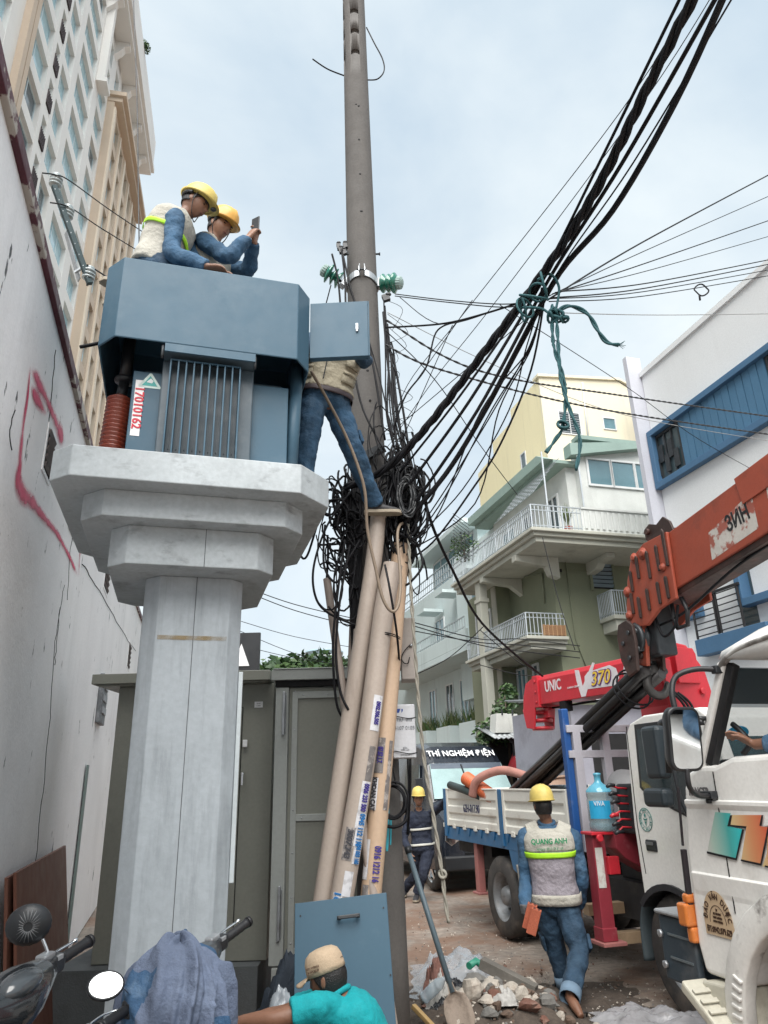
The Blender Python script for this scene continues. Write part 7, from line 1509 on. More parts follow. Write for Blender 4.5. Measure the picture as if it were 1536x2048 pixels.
def helmet(p, J, hd, mt, tilt=0.0, strap=True):
 c = J['hd']; fw = hd[0].normalized(); lat = fw.cross(hd[1]).normalized(); up = lat.cross(fw)
 if tilt: up = (M.Rotation(tilt, 3, lat) @ up); fw = up.cross(lat)
 o = c + up * .046; m = MB(); rows = []
 n = 36
 for r, z in ((1.0, -.002), (1.0, .010), (.985, .035), (.94, .065), (.84, .092), (.68, .113), (.46, .126), (.22, .132), (.02, .133)):
  row = []
  for i in range(n):
   a = 2 * PI * i / n; rid = 1 + .025 * (abs(math.sin(a)) < .12) * (z > .03)
   row.append(o + (lat * (.104 * math.sin(a) * r) + fw * (.126 * math.cos(a) * r) + up * (z * (1 + .03 * (abs(math.sin(a) * r) < .10)))) * rid)
  rows.append(row)
 m.rings(rows); hl = m.build('helmet', mt, p)
 m = MB(); rows = []
 for rr, dz in ((1.0, .004), (1.02, .008), (1.0, -.006)):
  row = []
  for i in range(n):
   a = 2 * PI * i / n; pk = max(0, math.cos(a)) ** 2; ex = .012 + .038 * pk if rr > 1 else 0
   row.append(o + lat * (math.sin(a) * (.103 + ex * .8)) + fw * (math.cos(a) * (.125 + ex)) + up * (dz - (.010 * pk + .006) * (rr > 1)))
  rows.append(row)
 m.rings(rows, cap=False); m.build('brim', mt, hl, solid=.004)
 for k in (-1, 0, 1):
  m = MB(); m.tube([o + lat * (k * .026) + fw * (.123 * math.cos(a)) * (1 - .05 * abs(k)) + up * (.133 * math.sin(a) * (1 - .03 * abs(k)) + .003) for a in [RAD(18 + i * 12) for i in range(13)]], .0065, 8); m.build('ridge', mt, hl)
 if strap:
  m = MB()
  for sg in (-1, 1): m.tube(smooth_path([o + lat * (sg * .085) + fw * .02, c + lat * (sg * .081) + fw * .025 - up * .04, c + lat * (sg * .05) + fw * .045 - up * .105, c + fw * .05 - up * .122], 4), .0055, 6, flat=.5)
  m.tube([o + lat * (.092 * math.sin(a)) + fw * (.106 * math.cos(a)) - up * .022 for a in [RAD(95 + i * 10) for i in range(18)]], .011, 8); m.build('chin_strap', K['plastic'], hl)
 return hl
def garment(p, name, mt, parts, vox=.011, disp=(.026, .075), it=1):
 m = MB(); parts(m); return m.build(name, mt, p, remesh=vox, smooth_it=it, disp=disp)
def shirt(p, J, mt, sleeve=1.0, f0=-.06, inf=(1.06, .008), name='shirt', r=1.0):
 def parts(m):
  m.rings(torso_rings(J, f0, .99, inf))
  for s in 'lr':
   sh, el, wr = J['s' + s], J['e' + s], J['w' + s]; inn = J['nk'].lerp(sh, .4) - (J['nk'] - J['pel']).normalized() * .06
   if sleeve >= 1: limb(m, [inn, sh, sh.lerp(el, .5), el, el.lerp(wr, .5), wr.lerp(el, .04)], [.075 * r, .068 * r, .062 * r, .056 * r, .054 * r, .043 * r])
   else: limb(m, [inn, sh, sh.lerp(el, .35), sh.lerp(el, sleeve)], [.075 * r, .068 * r, .066 * r, .070 * r])
 o = garment(p, name, mt, parts)
 m = MB(); q = (J['hd'] - J['nk']).normalized(); lat = (J['sr'] - J['sl']).normalized(); c = J['nk'] + q * .012; f = q.cross(lat)
 m.tube([c + lat * (.066 * math.cos(a)) + f * (.064 * math.sin(a)) + q * .006 * math.cos(2 * a) for a in [2 * PI * i / 22 for i in range(22)]], .016, 8, closed=True, flat=1.0); m.build('collar', mt, p, disp=(.006, .05))
 return o
def trousers(p, J, mt, r=1.0, cuff=.98, name='trousers', f1=.06):
 def parts(m):
  m.rings(torso_rings(J, -.19, f1, (1.04, .012)))
  for s in 'lr':
   hi, kn, an = J['hp' + s], J['k' + s], J['a' + s]
   limb(m, [J['pel'].lerp(hi, .5), hi, hi.lerp(kn, .5), kn, kn.lerp(an, .5), kn.lerp(an, cuff)], [.10 * r, .100 * r, .093 * r, .076 * r, .074 * r, .070 * r])
 return garment(p, name, mt, parts, disp=(.034, .09))
def vest(p, J, mt, f0=-.02, f1=.93, inf=(1.10, .022), name='vest', arm=True):
 def parts(m):
  m.rings(torso_rings(J, f0, f1, inf))
  up = (J['nk'] - J['pel']).normalized()
  for s in 'lr':
   sh = J['s' + s]; a = J['nk'].lerp(sh, .35) + up * .0; m.tube([a, a.lerp(sh, .75) + up * .012], [.078, .070], 14)
 return garment(p, name, mt, parts, disp=(.012, .10))
def stripe(p, J, f, h, mt, inf=(1.10, .032), name='reflective_stripe'):
 m = MB(); L = (J['nk'] - J['pel']).length; rs = torso_rings(J, f - h / L / 2, f + h / L / 2, inf, n=30, cnt=3); m.rings(rs, cap=False); return m.build(name, mt, p, solid=.004, disp=(.010, .10))
def shoe(p, an, to, mt=SHOE, sole=SOLE, up=ZZ):
 d = (to - an); d = (d - up * d.dot(up)).normalized(); lat = d.cross(up).normalized(); b = an - up * .075; m = MB(); rows = []
 for u, w, h in ((-.075, .020, .05), (-.065, .034, .085), (-.02, .039, .10), (.04, .041, .088), (.10, .045, .062), (.155, .044, .048), (.19, .034, .036), (.205, .012, .022)):
  rows.append([b + d * u + lat * (w * math.cos(a)) + up * (h * .5 + h * .5 * math.sin(a)) for a in [2 * PI * k / 14 for k in range(14)]])
 m.rings(rows); s = m.build('shoe', mt, p)
 m = MB(); rows = []
 for u, w in ((-.08, .022), (-.06, .038), (.04, .043), (.12, .049), (.18, .042), (.212, .014)): rows.append([b + d * u + lat * w - up * .004, b + d * u + lat * w + up * .022, b + d * u - lat * w + up * .022, b + d * u - lat * w - up * .004])
 m.rings(rows, smooth=False); m.build('sole', sole, s, bevel=.004)
 return s
H = lambda d, pn, th, c=.35: (V(d), V(pn), V(th), c)
TS = lambda t, s, z=0: ST(t, s, z)                       # direction in street axes
def squat_legs(J, c, fw, right, zf, hip=.10, knee=.36):
 for s, sg in (('l', -1), ('r', 1)):
  J['hp' + s] = J['pel'] + right * (sg * hip)
  J['k' + s] = c + fw * .34 + right * (sg * .14) + ZZ * (zf + .07 - c.z)
  J['a' + s] = J['hp' + s] - fw * .10 + right * (sg * .02); J['a' + s].z = zf + .06
  J['t' + s] = J['a' + s] - fw * .13 - ZZ * .02
def workers_on_transformer():
 zt = 4.785
 # first worker: yellow helmet, leaning on the hood
 J = dict(pel=TS(-.39, 4.24, 5.00), nk=TS(-.24, 4.20, 5.47), hd=TS(-.155, 4.185, 5.60), sr=TS(-.27, 4.05, 5.33), sl=TS(-.185, 4.37, 5.38), er=TS(-.262, 3.985, 4.985), wr=TS(-.03, 3.925, 4.865), el=TS(-.08, 4.36, 5.08), wl=TS(.015, 3.99, 4.875))
 J['hr'], J['hl'] = J['pel'] + TS(0, -.1), J['pel'] + TS(0, .1)
 squat_legs(J, J['pel'], SV, -SU, zt)
 hd = ((SV * .90 - SU * .22 - ZZ * .42), (ZZ * .9 + SV * .4))
 base = TS(-.40, 4.24, zt)
 p = build_person('worker in yellow helmet and cream vest leaning his hands on the transformer hood', base, J, hd, dict(r=H(TS(.92, -.22, -.22), TS(0, -.25, -1), TS(-.1, .9, .3), .34), l=H(TS(.9, -.3, -.25), TS(0, -.2, -1), TS(0, -.9, .3), .3)))
 hair_cap(p, J, hd, -.3); add_eyes(p, J, hd); helmet(p, J, hd, HELM)
 trousers(p, J, DENIM_D); shirt(p, J, DENIM, name='denim_shirt'); vest(p, J, VEST, -.04, .95);
 stripe(p, J, .56, .026, LIME)
 for s in 'lr': shoe(p, J['a' + s], J['t' + s])
 m = MB(); q = J['hd'] + hd[0].normalized() * .15 + ZZ * .02; m.ell(q, SV * .022, SU * .016, ZZ * .016, 10, 8); m.build('head_lamp', K['plastic'], p)
 # second worker: orange helmet, taking a picture
 J = dict(pel=TS(-.03, 4.55, 5.03), nk=TS(-.015, 4.50, 5.55), hd=TS(.03, 4.475, 5.695), sr=TS(-.08, 4.34, 5.42), sl=TS(.115, 4.64, 5.47), er=TS(.105, 4.24, 5.235), wr=TS(.235, 4.23, 5.425), el=TS(.265, 4.50, 5.36), wl=TS(.285, 4.28, 5.45))
 J['hr'], J['hl'] = J['pel'] + TS(-.05, -.09), J['pel'] + TS(.05, .09)
 fw = (SV * .85 - SU * .5).normalized(); squat_legs(J, J['pel'], fw, fw.cross(ZZ), zt)
 hd = (SV * .70 - SU * .62 - ZZ * .32, ZZ + SV * .15)
 p = build_person('worker in orange helmet behind the first one holding up a dark phone', TS(-.03, 4.55, zt), J, hd, dict(r=H(TS(.45, .0, .9), TS(.5, .5, -.3), TS(-.3, .5, .5), .75), l=H(TS(.15, -.1, .95), TS(-.7, .3, .1), TS(0, .6, .4), .75)), skin=SKIN2)
 hair_cap(p, J, hd, -.35); add_eyes(p, J, hd); helmet(p, J, hd, HELM_O, -.12)
 trousers(p, J, DENIM_D); shirt(p, J, DENIM, name='denim_shirt'); vest(p, J, VEST, -.04, .90)
 for s in 'lr': shoe(p, J['a' + s], J['t' + s])
 c = TS(.285, 4.235, 5.56); m = MB(); m.obox(c, (SV * .7 - SU * .7) * .036, (SV * .55 + SU * .55 - ZZ * .2) * .006, ZZ * .068); q = m.build('phone', K['plastic'], org=c, bevel=.005); tag(q, 'dark mobile phone held up by the worker in the orange helmet', 'phone')
 # third worker: behind the open door, one foot on the platform, one on the pipe
 q = onY(757, 1033, 5.02); pt, ps, pz = q.dot(SV), q.dot(SU), q.z
 J = dict(pel=TS(.885, 4.58, 4.36), nk=TS(.945, 4.53, 4.80), hd=TS(.93, 4.44, 4.87), sr=TS(.775, 4.50, 4.80), sl=TS(1.105, 4.56, 4.80), er=TS(.64, 4.34, 4.62), wr=TS(.56, 4.12, 4.70), el=TS(1.135, 4.36, 4.60), wl=TS(.95, 4.15, 4.62))
 J['hr'], J['hl'] = J['pel'] + TS(-.1, 0), J['pel'] + TS(.1, 0)
 J['hpr'], J['hpl'] = TS(.795, 4.57, 4.32), TS(.975, 4.60, 4.31)
 J['kr'], J['ar'], J['tr'] = TS(.735, 4.52, 3.90), TS(.72, 4.60, 3.50), TS(.70, 4.46, 3.46)
 foot = TS(pt + .015, ps - .02, pz + .088)
 J['al'] = foot + TS(-.05, 0, .0); J['kl'] = TS(1.075, 4.55, 3.97); J['tl'] = foot + TS(.11, -.03, -.05)
 hd = (SV * -.35 - SU * .9 - ZZ * .5, ZZ - SU * .5)
 p = build_person('worker in khaki vest behind the open door, one foot on a pipe top', TS(.885, 4.58, 3.41), J, hd, dict(r=H(TS(-.3, -.9, .1), TS(.5, 0, -.8), TS(.9, 0, .3), .6), l=H(TS(-.8, -.5, .2), TS(0, -.4, -.8), TS(0, -.9, .3), .6)))
 hair_cap(p, J, hd, -.35); helmet(p, J, hd, HELM)
 trousers(p, J, DENIM); shirt(p, J, DENIM_D, name='denim_shirt', f0=-.02); v = vest(p, J, KHAKI, .10, .95, (1.14, .026), name='khaki_vest')
 # pockets, zip, belt of the khaki vest
 rs = torso_rings(J, .2, .8, (1.14, .034), n=24, cnt=12)
 def pk(i0, i1, k0, k1, name, mt, lift=.006):
  m = MB(); fwd = -SU; a = [[r_ + fwd * lift for r_ in rs[i][k0:k1 + 1]] for i in range(i0, i1 + 1)]; w = len(a[0]); m.add([q for r_ in a for q in r_], [(i * w + j, i * w + j + 1, (i + 1) * w + j + 1, (i + 1) * w + j) for i in range(len(a) - 1) for j in range(w - 1)], True); return m.build(name, mt, p, solid=.012)
 fr = [max(range(24), key=lambda k: -(rs[6][k] - rs[6][0]).dot(SU))][0]
 fk = max(range(24), key=lambda k: (rs[6][k]).dot(-SU))
 for o_ in (-5, 2):
  k0, k1 = (fk + o_) % 24, (fk + o_ + 3) % 24
  if k0 < k1: pk(1, 4, k0, k1, 'pocket', KHAKI); pk(4, 5, k0, k1, 'pocket_flap', KHAKI, .012); pk(7, 10, k0, k1, 'pocket', KHAKI)
 m = MB(); m.tube([r_[fk] + SU * -.012 for r_ in rs], .004, 6); m.build('zip', K['dsteel'], p)
 stripe(p, J, .06, .045, mat('brown_belt', (.045, .03, .035), .6), (1.08, .026), 'belt')
 shoe(p, J['al'], J['al'] + TS(.2, -.04, 0)); shoe(p, J['ar'], J['tr'])
 for s in 'lr':   # cargo pockets
  a, b = J['hp' + s].lerp(J['k' + s], .62), J['hp' + s].lerp(J['k' + s], .92); sg = 1 if s == 'l' else -1; m = MB(); m.beam(a + SV * sg * .085, b + SV * sg * .078, .12, .025, up=SV); m.build('cargo_pocket', DENIM, p, bevel=.008, disp=(.01, .05))
workers_on_transformer()
def walker():
 Y = lambda x, y, d: onY(x, y, d)
 J = dict(pel=Y(1112, 1800, 6.92), nk=Y(1094, 1648, 6.90), hd=Y(1085, 1612, 6.86), sl=Y(1050, 1672, 6.94), sr=Y(1146, 1674, 6.86), el=Y(1050, 1752, 6.96), wl=Y(1050, 1822, 6.80), er=Y(1164, 1752, 6.86), wr=Y(1160, 1815, 7.02))
 J['hl'], J['hr'] = Y(1090, 1800, 6.95), Y(1134, 1800, 6.89)
 J['hpl'], J['hpr'] = Y(1092, 1812, 6.95), Y(1133, 1812, 6.88)
 J['kl'], J['al'] = Y(1112, 1898, 7.02), V((1.42, 7.02, .09)); J['tl'] = J['al'] + V((-.04, .15, -.05))
 J['kr'], J['ar'] = Y(1158, 1905, 6.72), Y(1140, 1992, 6.40); J['tr'] = onZ(1163, 2034, .03)
 hd = (V((-.22, 1, -.05)), V((0, -.05, 1)))
 p = build_person('worker seen from behind in grey and cream vest carrying red bricks past the truck', (J['pel'].x, J['pel'].y, 0), J, hd, dict(l=H(V((.15, -.05, -1)), V((1, -.2, .1)), V((.3, 1, 0)), .9), r=H(V((0, .3, -1)), V((-1, 0, 0)), V((0, 1, 0)), .5)), bare=True)
 hair_cap(p, J, hd, -.55, 1.06); helmet(p, J, hd, HELM, 0, False)
 trousers(p, J, DENIM_D, 1.08, .90); shirt(p, J, DENIM, name='denim_shirt', f0=-.10)
 # vest in zones: grey body, cream shoulders and hem, lime stripe
 vest(p, J, VEST_G, -.01, .70, (1.12, .026), 'vest')
 def yoke(m):
  m.rings(torso_rings(J, .66, .95, (1.13, .030)))
  up = (J['nk'] - J['pel']).normalized()
  for s in 'lr': a = J['nk'].lerp(J['s' + s], .35); m.tube([a, a.lerp(J['s' + s], .8) + up * .012], [.08, .072], 14)
 yk = garment(p, 'vest_yoke', VEST, yoke, disp=(.010, .1))
 stripe(p, J, .615, .045, LIME, (1.13, .034)); stripe(p, J, .035, .085, VEST, (1.13, .036), 'vest_hem')
 grn = mat('green_print', (.01, .22, .09), .7, bump=0)
 up = (J['nk'] - J['pel']).normalized(); lat = (J['sr'] - J['sl']).normalized(); rs = torso_rings(J, .80, .80, (1.13, .047), cnt=3)[0]; c = J['pel'].lerp(J['nk'], .80); nb = up.cross(lat).normalized(); nb = nb if nb.y < 0 else -nb; ex = up.cross(nb)
 dist = max((q - c).dot(nb) for q in rs)
 poly_text('QUANG ANH', .058, grn, yk, c + nb * (dist + .004), ex, up, bold=.002, sx=.85)
 poly_text('Hotline: 0913 79 61 69', .030, grn, yk, c + nb * (dist + .006) - up * .058, ex, up, sx=.8)
 for s in 'lr':   # turned up cuffs
  d = (J['k' + s] - J['a' + s]).normalized(); q = J['k' + s].lerp(J['a' + s], .86); m = MB(); m.tube([q, q - d * .085], [.079, .077], 16, cap=False); m.build('turned_cuff', mat('denim_cuff', (.16, .24, .33), .85, bump=.4), p, solid=.006)
  a, b = J['hp' + s].lerp(J['k' + s], .65), J['hp' + s].lerp(J['k' + s], .98); sg = 1 if s == 'r' else -1; m = MB(); m.beam(a + V((sg * .10, 0, 0)), b + V((sg * .092, 0, 0)), .13, .03, up=V((1, 0, 0))); m.build('cargo_pocket', DENIM_D, p, bevel=.01, disp=(.012, .05))
 # sandals: the rear one stands on its toe
 sm = mat('sandal_rubber', (.03, .026, .024), .7, bump=.1)
 def sandal(heel, toe, upv):
  d = (toe - heel).normalized(); la = d.cross(upv).normalized(); n_ = la.cross(d); m = MB(); L = (toe - heel).length; rows = []
  for u, w in ((0, .024), (.04, .036), (L * .5, .038), (L * .8, .048), (L * .95, .038), (L, .018)): q = heel + d * u; rows.append([q + la * w, q + la * w + n_ * .018, q - la * w + n_ * .018, q - la * w])
  m.rings(rows, smooth=False); s_ = m.build('sandal', sm, p, bevel=.004); m = MB(); q = heel + d * L * .68; m.tube([q + la * .044, q + la * .035 + n_ * .06, q + n_ * .075, q - la * .035 + n_ * .06, q - la * .044], .008, 6); m.build('strap', sm, s_)
 sandal(V((1.43, 6.95, .005)), V((1.38, 7.20, .005)), ZZ)
 toe = J['tr'] + V((.0, .03, -.03)); heel = J['ar'] + V((.01, -.06, -.055)); sandal(heel, toe, V((0, .8, .6)))
 stripe(p, J, .0, .03, SILV, (1.0, .0), 'belt')
 # glove and the two bricks in his left hand
 def gl(m): hand(m, J['wl'], V((.15, -.05, -1)), V((1, -.2, .1)), V((.3, 1, 0)), .85, 1.04, .1, 1.15); m.tube([J['wl'] + V((0, 0, .05)), J['wl'] - V((0, 0, .02))], [.042, .036], 12)
 garment(p, 'glove', GLOVE, gl, .007, (.004, .03), 1)
 bm = mat('hollow_brick_red', (.36, .095, .05), .85, var=.12, vs=8, bump=.5, bs=80)
 for k, (px, py, lab) in enumerate(((1066, 1822, 'red hollow brick in the gloved hand of the walker, the nearer of his two bricks'), (1058, 1812, 'red hollow brick in the gloved hand of the walker, the one behind the nearer brick'))):
  c = onY(px, py, 6.66 + .09 * k) + V((.0, 0, -.075)); ex = V((.82, -.2, -.3)).normalized(); ax = V((.34, -.1, .93)).normalized(); ax = (ax - ex * ax.dot(ex)).normalized(); ey = ax.cross(ex)
  m = MB(); m.obox(c, ex * .040, ey * .040, ax * .095); b = m.build('brick', bm, org=c, bevel=.003); tag(b, lab, 'brick', 'bricks carried by the walker')
  for u, v in ((-.018, -.018), (.018, -.018), (-.018, .018), (.018, .018)):
   m = MB(); m.obox(c + ax * .0955 + ex * u + ey * v, ex * .009, ey * .009, ax * .0006); m.build('hole', K['dark'], b)
walker()
def far_worker():
 Y = lambda x, y, d: onY(x + 9, y, d)
 J = dict(pel=Y(836, 1694, 12.15), nk=Y(829, 1622, 12.15), hd=Y(828, 1597, 12.08), sr=Y(808, 1633, 12.15), sl=Y(851, 1630, 12.15), er=Y(800, 1680, 12.1), wr=Y(812, 1705, 11.9), el=Y(873, 1613, 11.9), wl=Y(889, 1590, 11.45))
 J['hr'], J['hl'] = J['pel'] + V((-.1, 0, 0)), J['pel'] + V((.1, 0, 0))
 J['hpr'], J['hpl'] = J['pel'] + V((-.09, 0, -.03)), J['pel'] + V((.09, 0, -.03))
 J['kr'], J['ar'], J['tr'] = Y(822, 1750, 12.3), V((.16, 12.5, .09)), V((.14, 12.36, .05))
 J['kl'], J['al'], J['tl'] = Y(838, 1748, 11.95), V((.34, 12.0, .09)), V((.32, 11.86, .05))
 hd = (V((.05, -1, -.02)), V((0, 0, 1)))
 p = build_person('worker in navy overalls and yellow helmet reaching for the truck bed corner by the van', (J['pel'].x, J['pel'].y, 0), J, hd, dict(r=H(V((.3, -.3, -1)), V((1, 0, 0)), V((0, -1, 0)), .5), l=H(V((.5, -.6, .2)), V((0, -.3, -1)), V((-.5, -.5, .2)), .5)), skin=SKIN2)
 hair_cap(p, J, hd, -.3); add_eyes(p, J, hd); helmet(p, J, hd, HELM)
 trousers(p, J, NAVY); shirt(p, J, NAVY, name='navy_jacket', f0=-.12); stripe(p, J, .50, .03, SILV, (1.1, .016)); stripe(p, J, .08, .03, SILV, (1.1, .018))
 for s in 'lr': shoe(p, J['a' + s], J['t' + s])
far_worker()
def grinder_man():
 Y = lambda x, y, d: onY(x + 4, y + 17, d)
 J = dict(pel=V((-.08, 4.10, .34)), nk=Y(672, 1976, 4.12), hd=Y(652, 1938, 4.12), sl=Y(610, 2000, 3.96), sr=Y(640, 1985, 4.30), el=Y(545, 2022, 3.92), wl=Y(478, 2026, 3.98), er=Y(560, 2010, 4.30), wr=Y(490, 2028, 4.12))
 J['sl'] = Y(632, 2000, 3.96); J['sr'] = Y(640, 1990, 4.28)
 J['hl'], J['hr'] = J['pel'] + V((0, -.1, 0)), J['pel'] + V((0, .1, 0))
 for s, sg in (('l', -1), ('r', 1)):
  J['hp' + s] = J['pel'] + V((-.02, sg * .1, 0)); J['k' + s] = V((-.46, 4.1 + sg * .17, .50)); J['a' + s] = V((-.26, 4.1 + sg * .15, .09)); J['t' + s] = V((-.40, 4.1 + sg * .17, .045))
 hd = (V((-.90, .34, -.32)), V((-.28, .05, 1)))
 p = build_person('man in teal t-shirt and beige cap squatting by the metal panel, arm outstretched', (-.15, 4.1, 0), J, hd, dict(l=H(V((-.9, .15, -.2)), V((.1, .5, -.9)), V((0, .9, .3)), .95), r=H(V((-.9, -.1, -.2)), V((0, -.5, -.9)), V((0, -.9, .3)), .9)))
 hair_cap(p, J, hd, -.62, 1.07)
 trousers(p, J, DENIM_D); shirt(p, J, TEAL, .62, -.10, name='t_shirt', r=1.08)
 c, fw = J['hd'], hd[0].normalized(); lat = fw.cross(hd[1]).normalized(); up = lat.cross(fw); m = MB(); rows = []
 capm = cloth('cap_beige', (.42, .32, .22), .1, .3)
 for r, z in ((1.0, .028), (1.0, .05), (.96, .085), (.84, .112), (.6, .128), (.3, .134), (.02, .136)): rows.append([c + lat * (.083 * r * math.sin(a)) + fw * (.103 * r * math.cos(a)) + up * z for a in [2 * PI * i / 30 for i in range(30)]])
 m.rings(rows); cp = m.build('cap', capm, p, disp=(.004, .05))
 m = MB(); rows = []
 for u in range(6):
  q = u / 5; rows.append([c + fw * (.085 + .085 * q * math.cos(a * .8)) + lat * (.078 * math.sin(a) * (1 - .12 * q)) + up * (.034 - .018 * q - .012 * math.sin(a) ** 2) for a in [RAD(-90 + i * 15) for i in range(13)]])
 m.add([q for r in rows for q in r], [(i * 13 + j, i * 13 + j + 1, (i + 1) * 13 + j + 1, (i + 1) * 13 + j) for i in range(5) for j in range(12)], True); m.build('peak', capm, cp, solid=.005)
 m = MB(); m.rings([[c - fw * .101 + lat * (.03 * math.cos(a)) + up * (.045 + .022 * math.sin(a)) + fw * (k * .004 + .02 * math.cos(a) ** 2) for a in [2 * PI * i / 16 for i in range(16)]] for k in (0, -1)]); m.build('cap_opening', K['ink'], cp)
 n_ = (-V((0, 1, 0)) * .8 - fw * .2).normalized()
 nn = -lat if lat.y > 0 else lat
 for k, s_ in enumerate(('RED WINGS', '& WORLD')): poly_text(s_, .014, mat('cap_print', (.09, .05, .03), .7, bump=0) if 'cap_print' not in bpy.data.materials else bpy.data.materials['cap_print'], cp, c + nn * .088 + up * (.072 - k * .016) + fw * .02, up.cross(nn), up)
 for s in 'lr': shoe(p, J['a' + s], J['t' + s])
 # angle grinder in his hands with a few sparks
 g = (J['wl'] + J['wr']) / 2 + V((-.10, -.02, -.03)); t = thing('angle_grinder', 'small red angle grinder in the hands of the squatting man, throwing sparks', 'grinder', g)
 m = MB(); m.tube([g + V((.14, .03, .02)), g + V((.02, .0, 0)), g + V((-.06, -.02, -.01))], [.026, .032, .026], 12); m.build('body', RED_P, t); m = MB(); m.cyl(g + V((-.07, -.02, -.03)), g + V((-.07, -.02, -.034)), .058, n=24); m.build('disc', K['dsteel'], t)
 sp = mat('spark', (1.0, .72, .42), .5, bump=0, emit=5.0); m = MB(); rr = random.Random(3)
 for i in range(12):
  q = g + V((-.07 + rr.gauss(0, .03), rr.gauss(-.02, .05), abs(rr.gauss(0, .06)) - .04)); m.ell(q, V((.0013, 0, 0)), V((0, .0013, 0)), V((0, 0, .0013)), 5, 4)
 o = m.build('sparks', sp, org=g); tag(o, 'tiny glowing sparks flying from the angle grinder', 'sparks', kind='stuff')
grinder_man()
def driver():
 J = dict(pel=TS(3.42, 2.45, 1.62), nk=TS(3.40, 2.62, 2.10), hd=TS(3.40, 2.70, 2.24), sl=TS(3.24, 2.66, 2.02), sr=TS(3.58, 2.62, 2.04), el=TS(3.06, 2.86, 1.84), er=TS(3.64, 2.86, 1.86), wr=TS(3.8, 3.12, 1.88))
 q = onT(1508, 1489, 2.94); J['wl'] = q
 J['hl'], J['hr'] = J['pel'] + TS(-.1, 0), J['pel'] + TS(.1, 0)
 for s, sg in (('l', -1), ('r', 1)): J['hp' + s] = J['pel'] + TS(sg * .1, .02); J['k' + s] = TS(3.42 + sg * .13, 2.9, 1.64); J['a' + s] = TS(3.42 + sg * .12, 3.25, 1.28); J['t' + s] = TS(3.42 + sg * .12, 3.38, 1.24)
 hd = (SU, ZZ); d = (onT(1462, 1464, 2.90) - q)
 p = build_person('driver in denim sleeve resting a hand out of the near truck window', TS(3.42, 2.45, 1.55), J, hd, dict(l=H(d, ZZ * -.8 + SV * -.5, SV * -.3 + ZZ * .8, .45), r=H(TS(.3, .7, .2), ZZ * -1, TS(-1, 0, .2), .8)), skin=SKIN)
 hair_cap(p, J, hd, -.4); add_eyes(p, J, hd); trousers(p, J, DENIM_D)
 J2 = dict(J); J2['wl'] = J['wl'] + (J['el'] - J['wl']) * .12; shirt(p, J2, DENIM, name='denim_shirt')
 for s in 'lr': shoe(p, J['a' + s], J['t' + s])
driver()
# ------------------------------------------------------------------ cables
def path3(pts, n=7): return smooth_path([onY(x, y, Y) for x, y, Y in pts], n)
def cable(name, label, pts, r, mt=None, n=7, group='cables on the pole', twist=0, seg=6, parent=None):
 p = path3(pts, n) if not isinstance(pts[0], V) else smooth_path(pts, n); m = MB()
 if twist:
  L = [0]
  for a, b in zip(p[:-1], p[1:]): L.append(L[-1] + (b - a).length)
  q = []
  for a, b in zip(p[:-1], p[1:]):
   k = max(1, int((b - a).length / (r * 3)))
   q += [a.lerp(b, i / k) for i in range(k)]
  q.append(p[-1]); acc = 0; strands = [[] for _ in range(twist)]
  for i, c in enumerate(q):
   t = (q[min(i + 1, len(q) - 1)] - q[max(i - 1, 0)]).normalized(); x = t.cross(ZZ).normalized(); y = x.cross(t)
   if i: acc += (q[i] - q[i - 1]).length
   for s in range(twist): a = acc / (r * 30) * 2 * PI + s * 2 * PI / twist; strands[s].append(c + (x * math.cos(a) + y * math.sin(a)) * r * (1.05 if twist > 2 else .8))
  for s in strands: m.tube(s, r, seg)
 else: m.tube(p, r, seg)
 o = m.build(name, mt or K['cable'], org=p[0]); return tag(o, label, 'cable' if 'rope' not in name else 'rope', group)
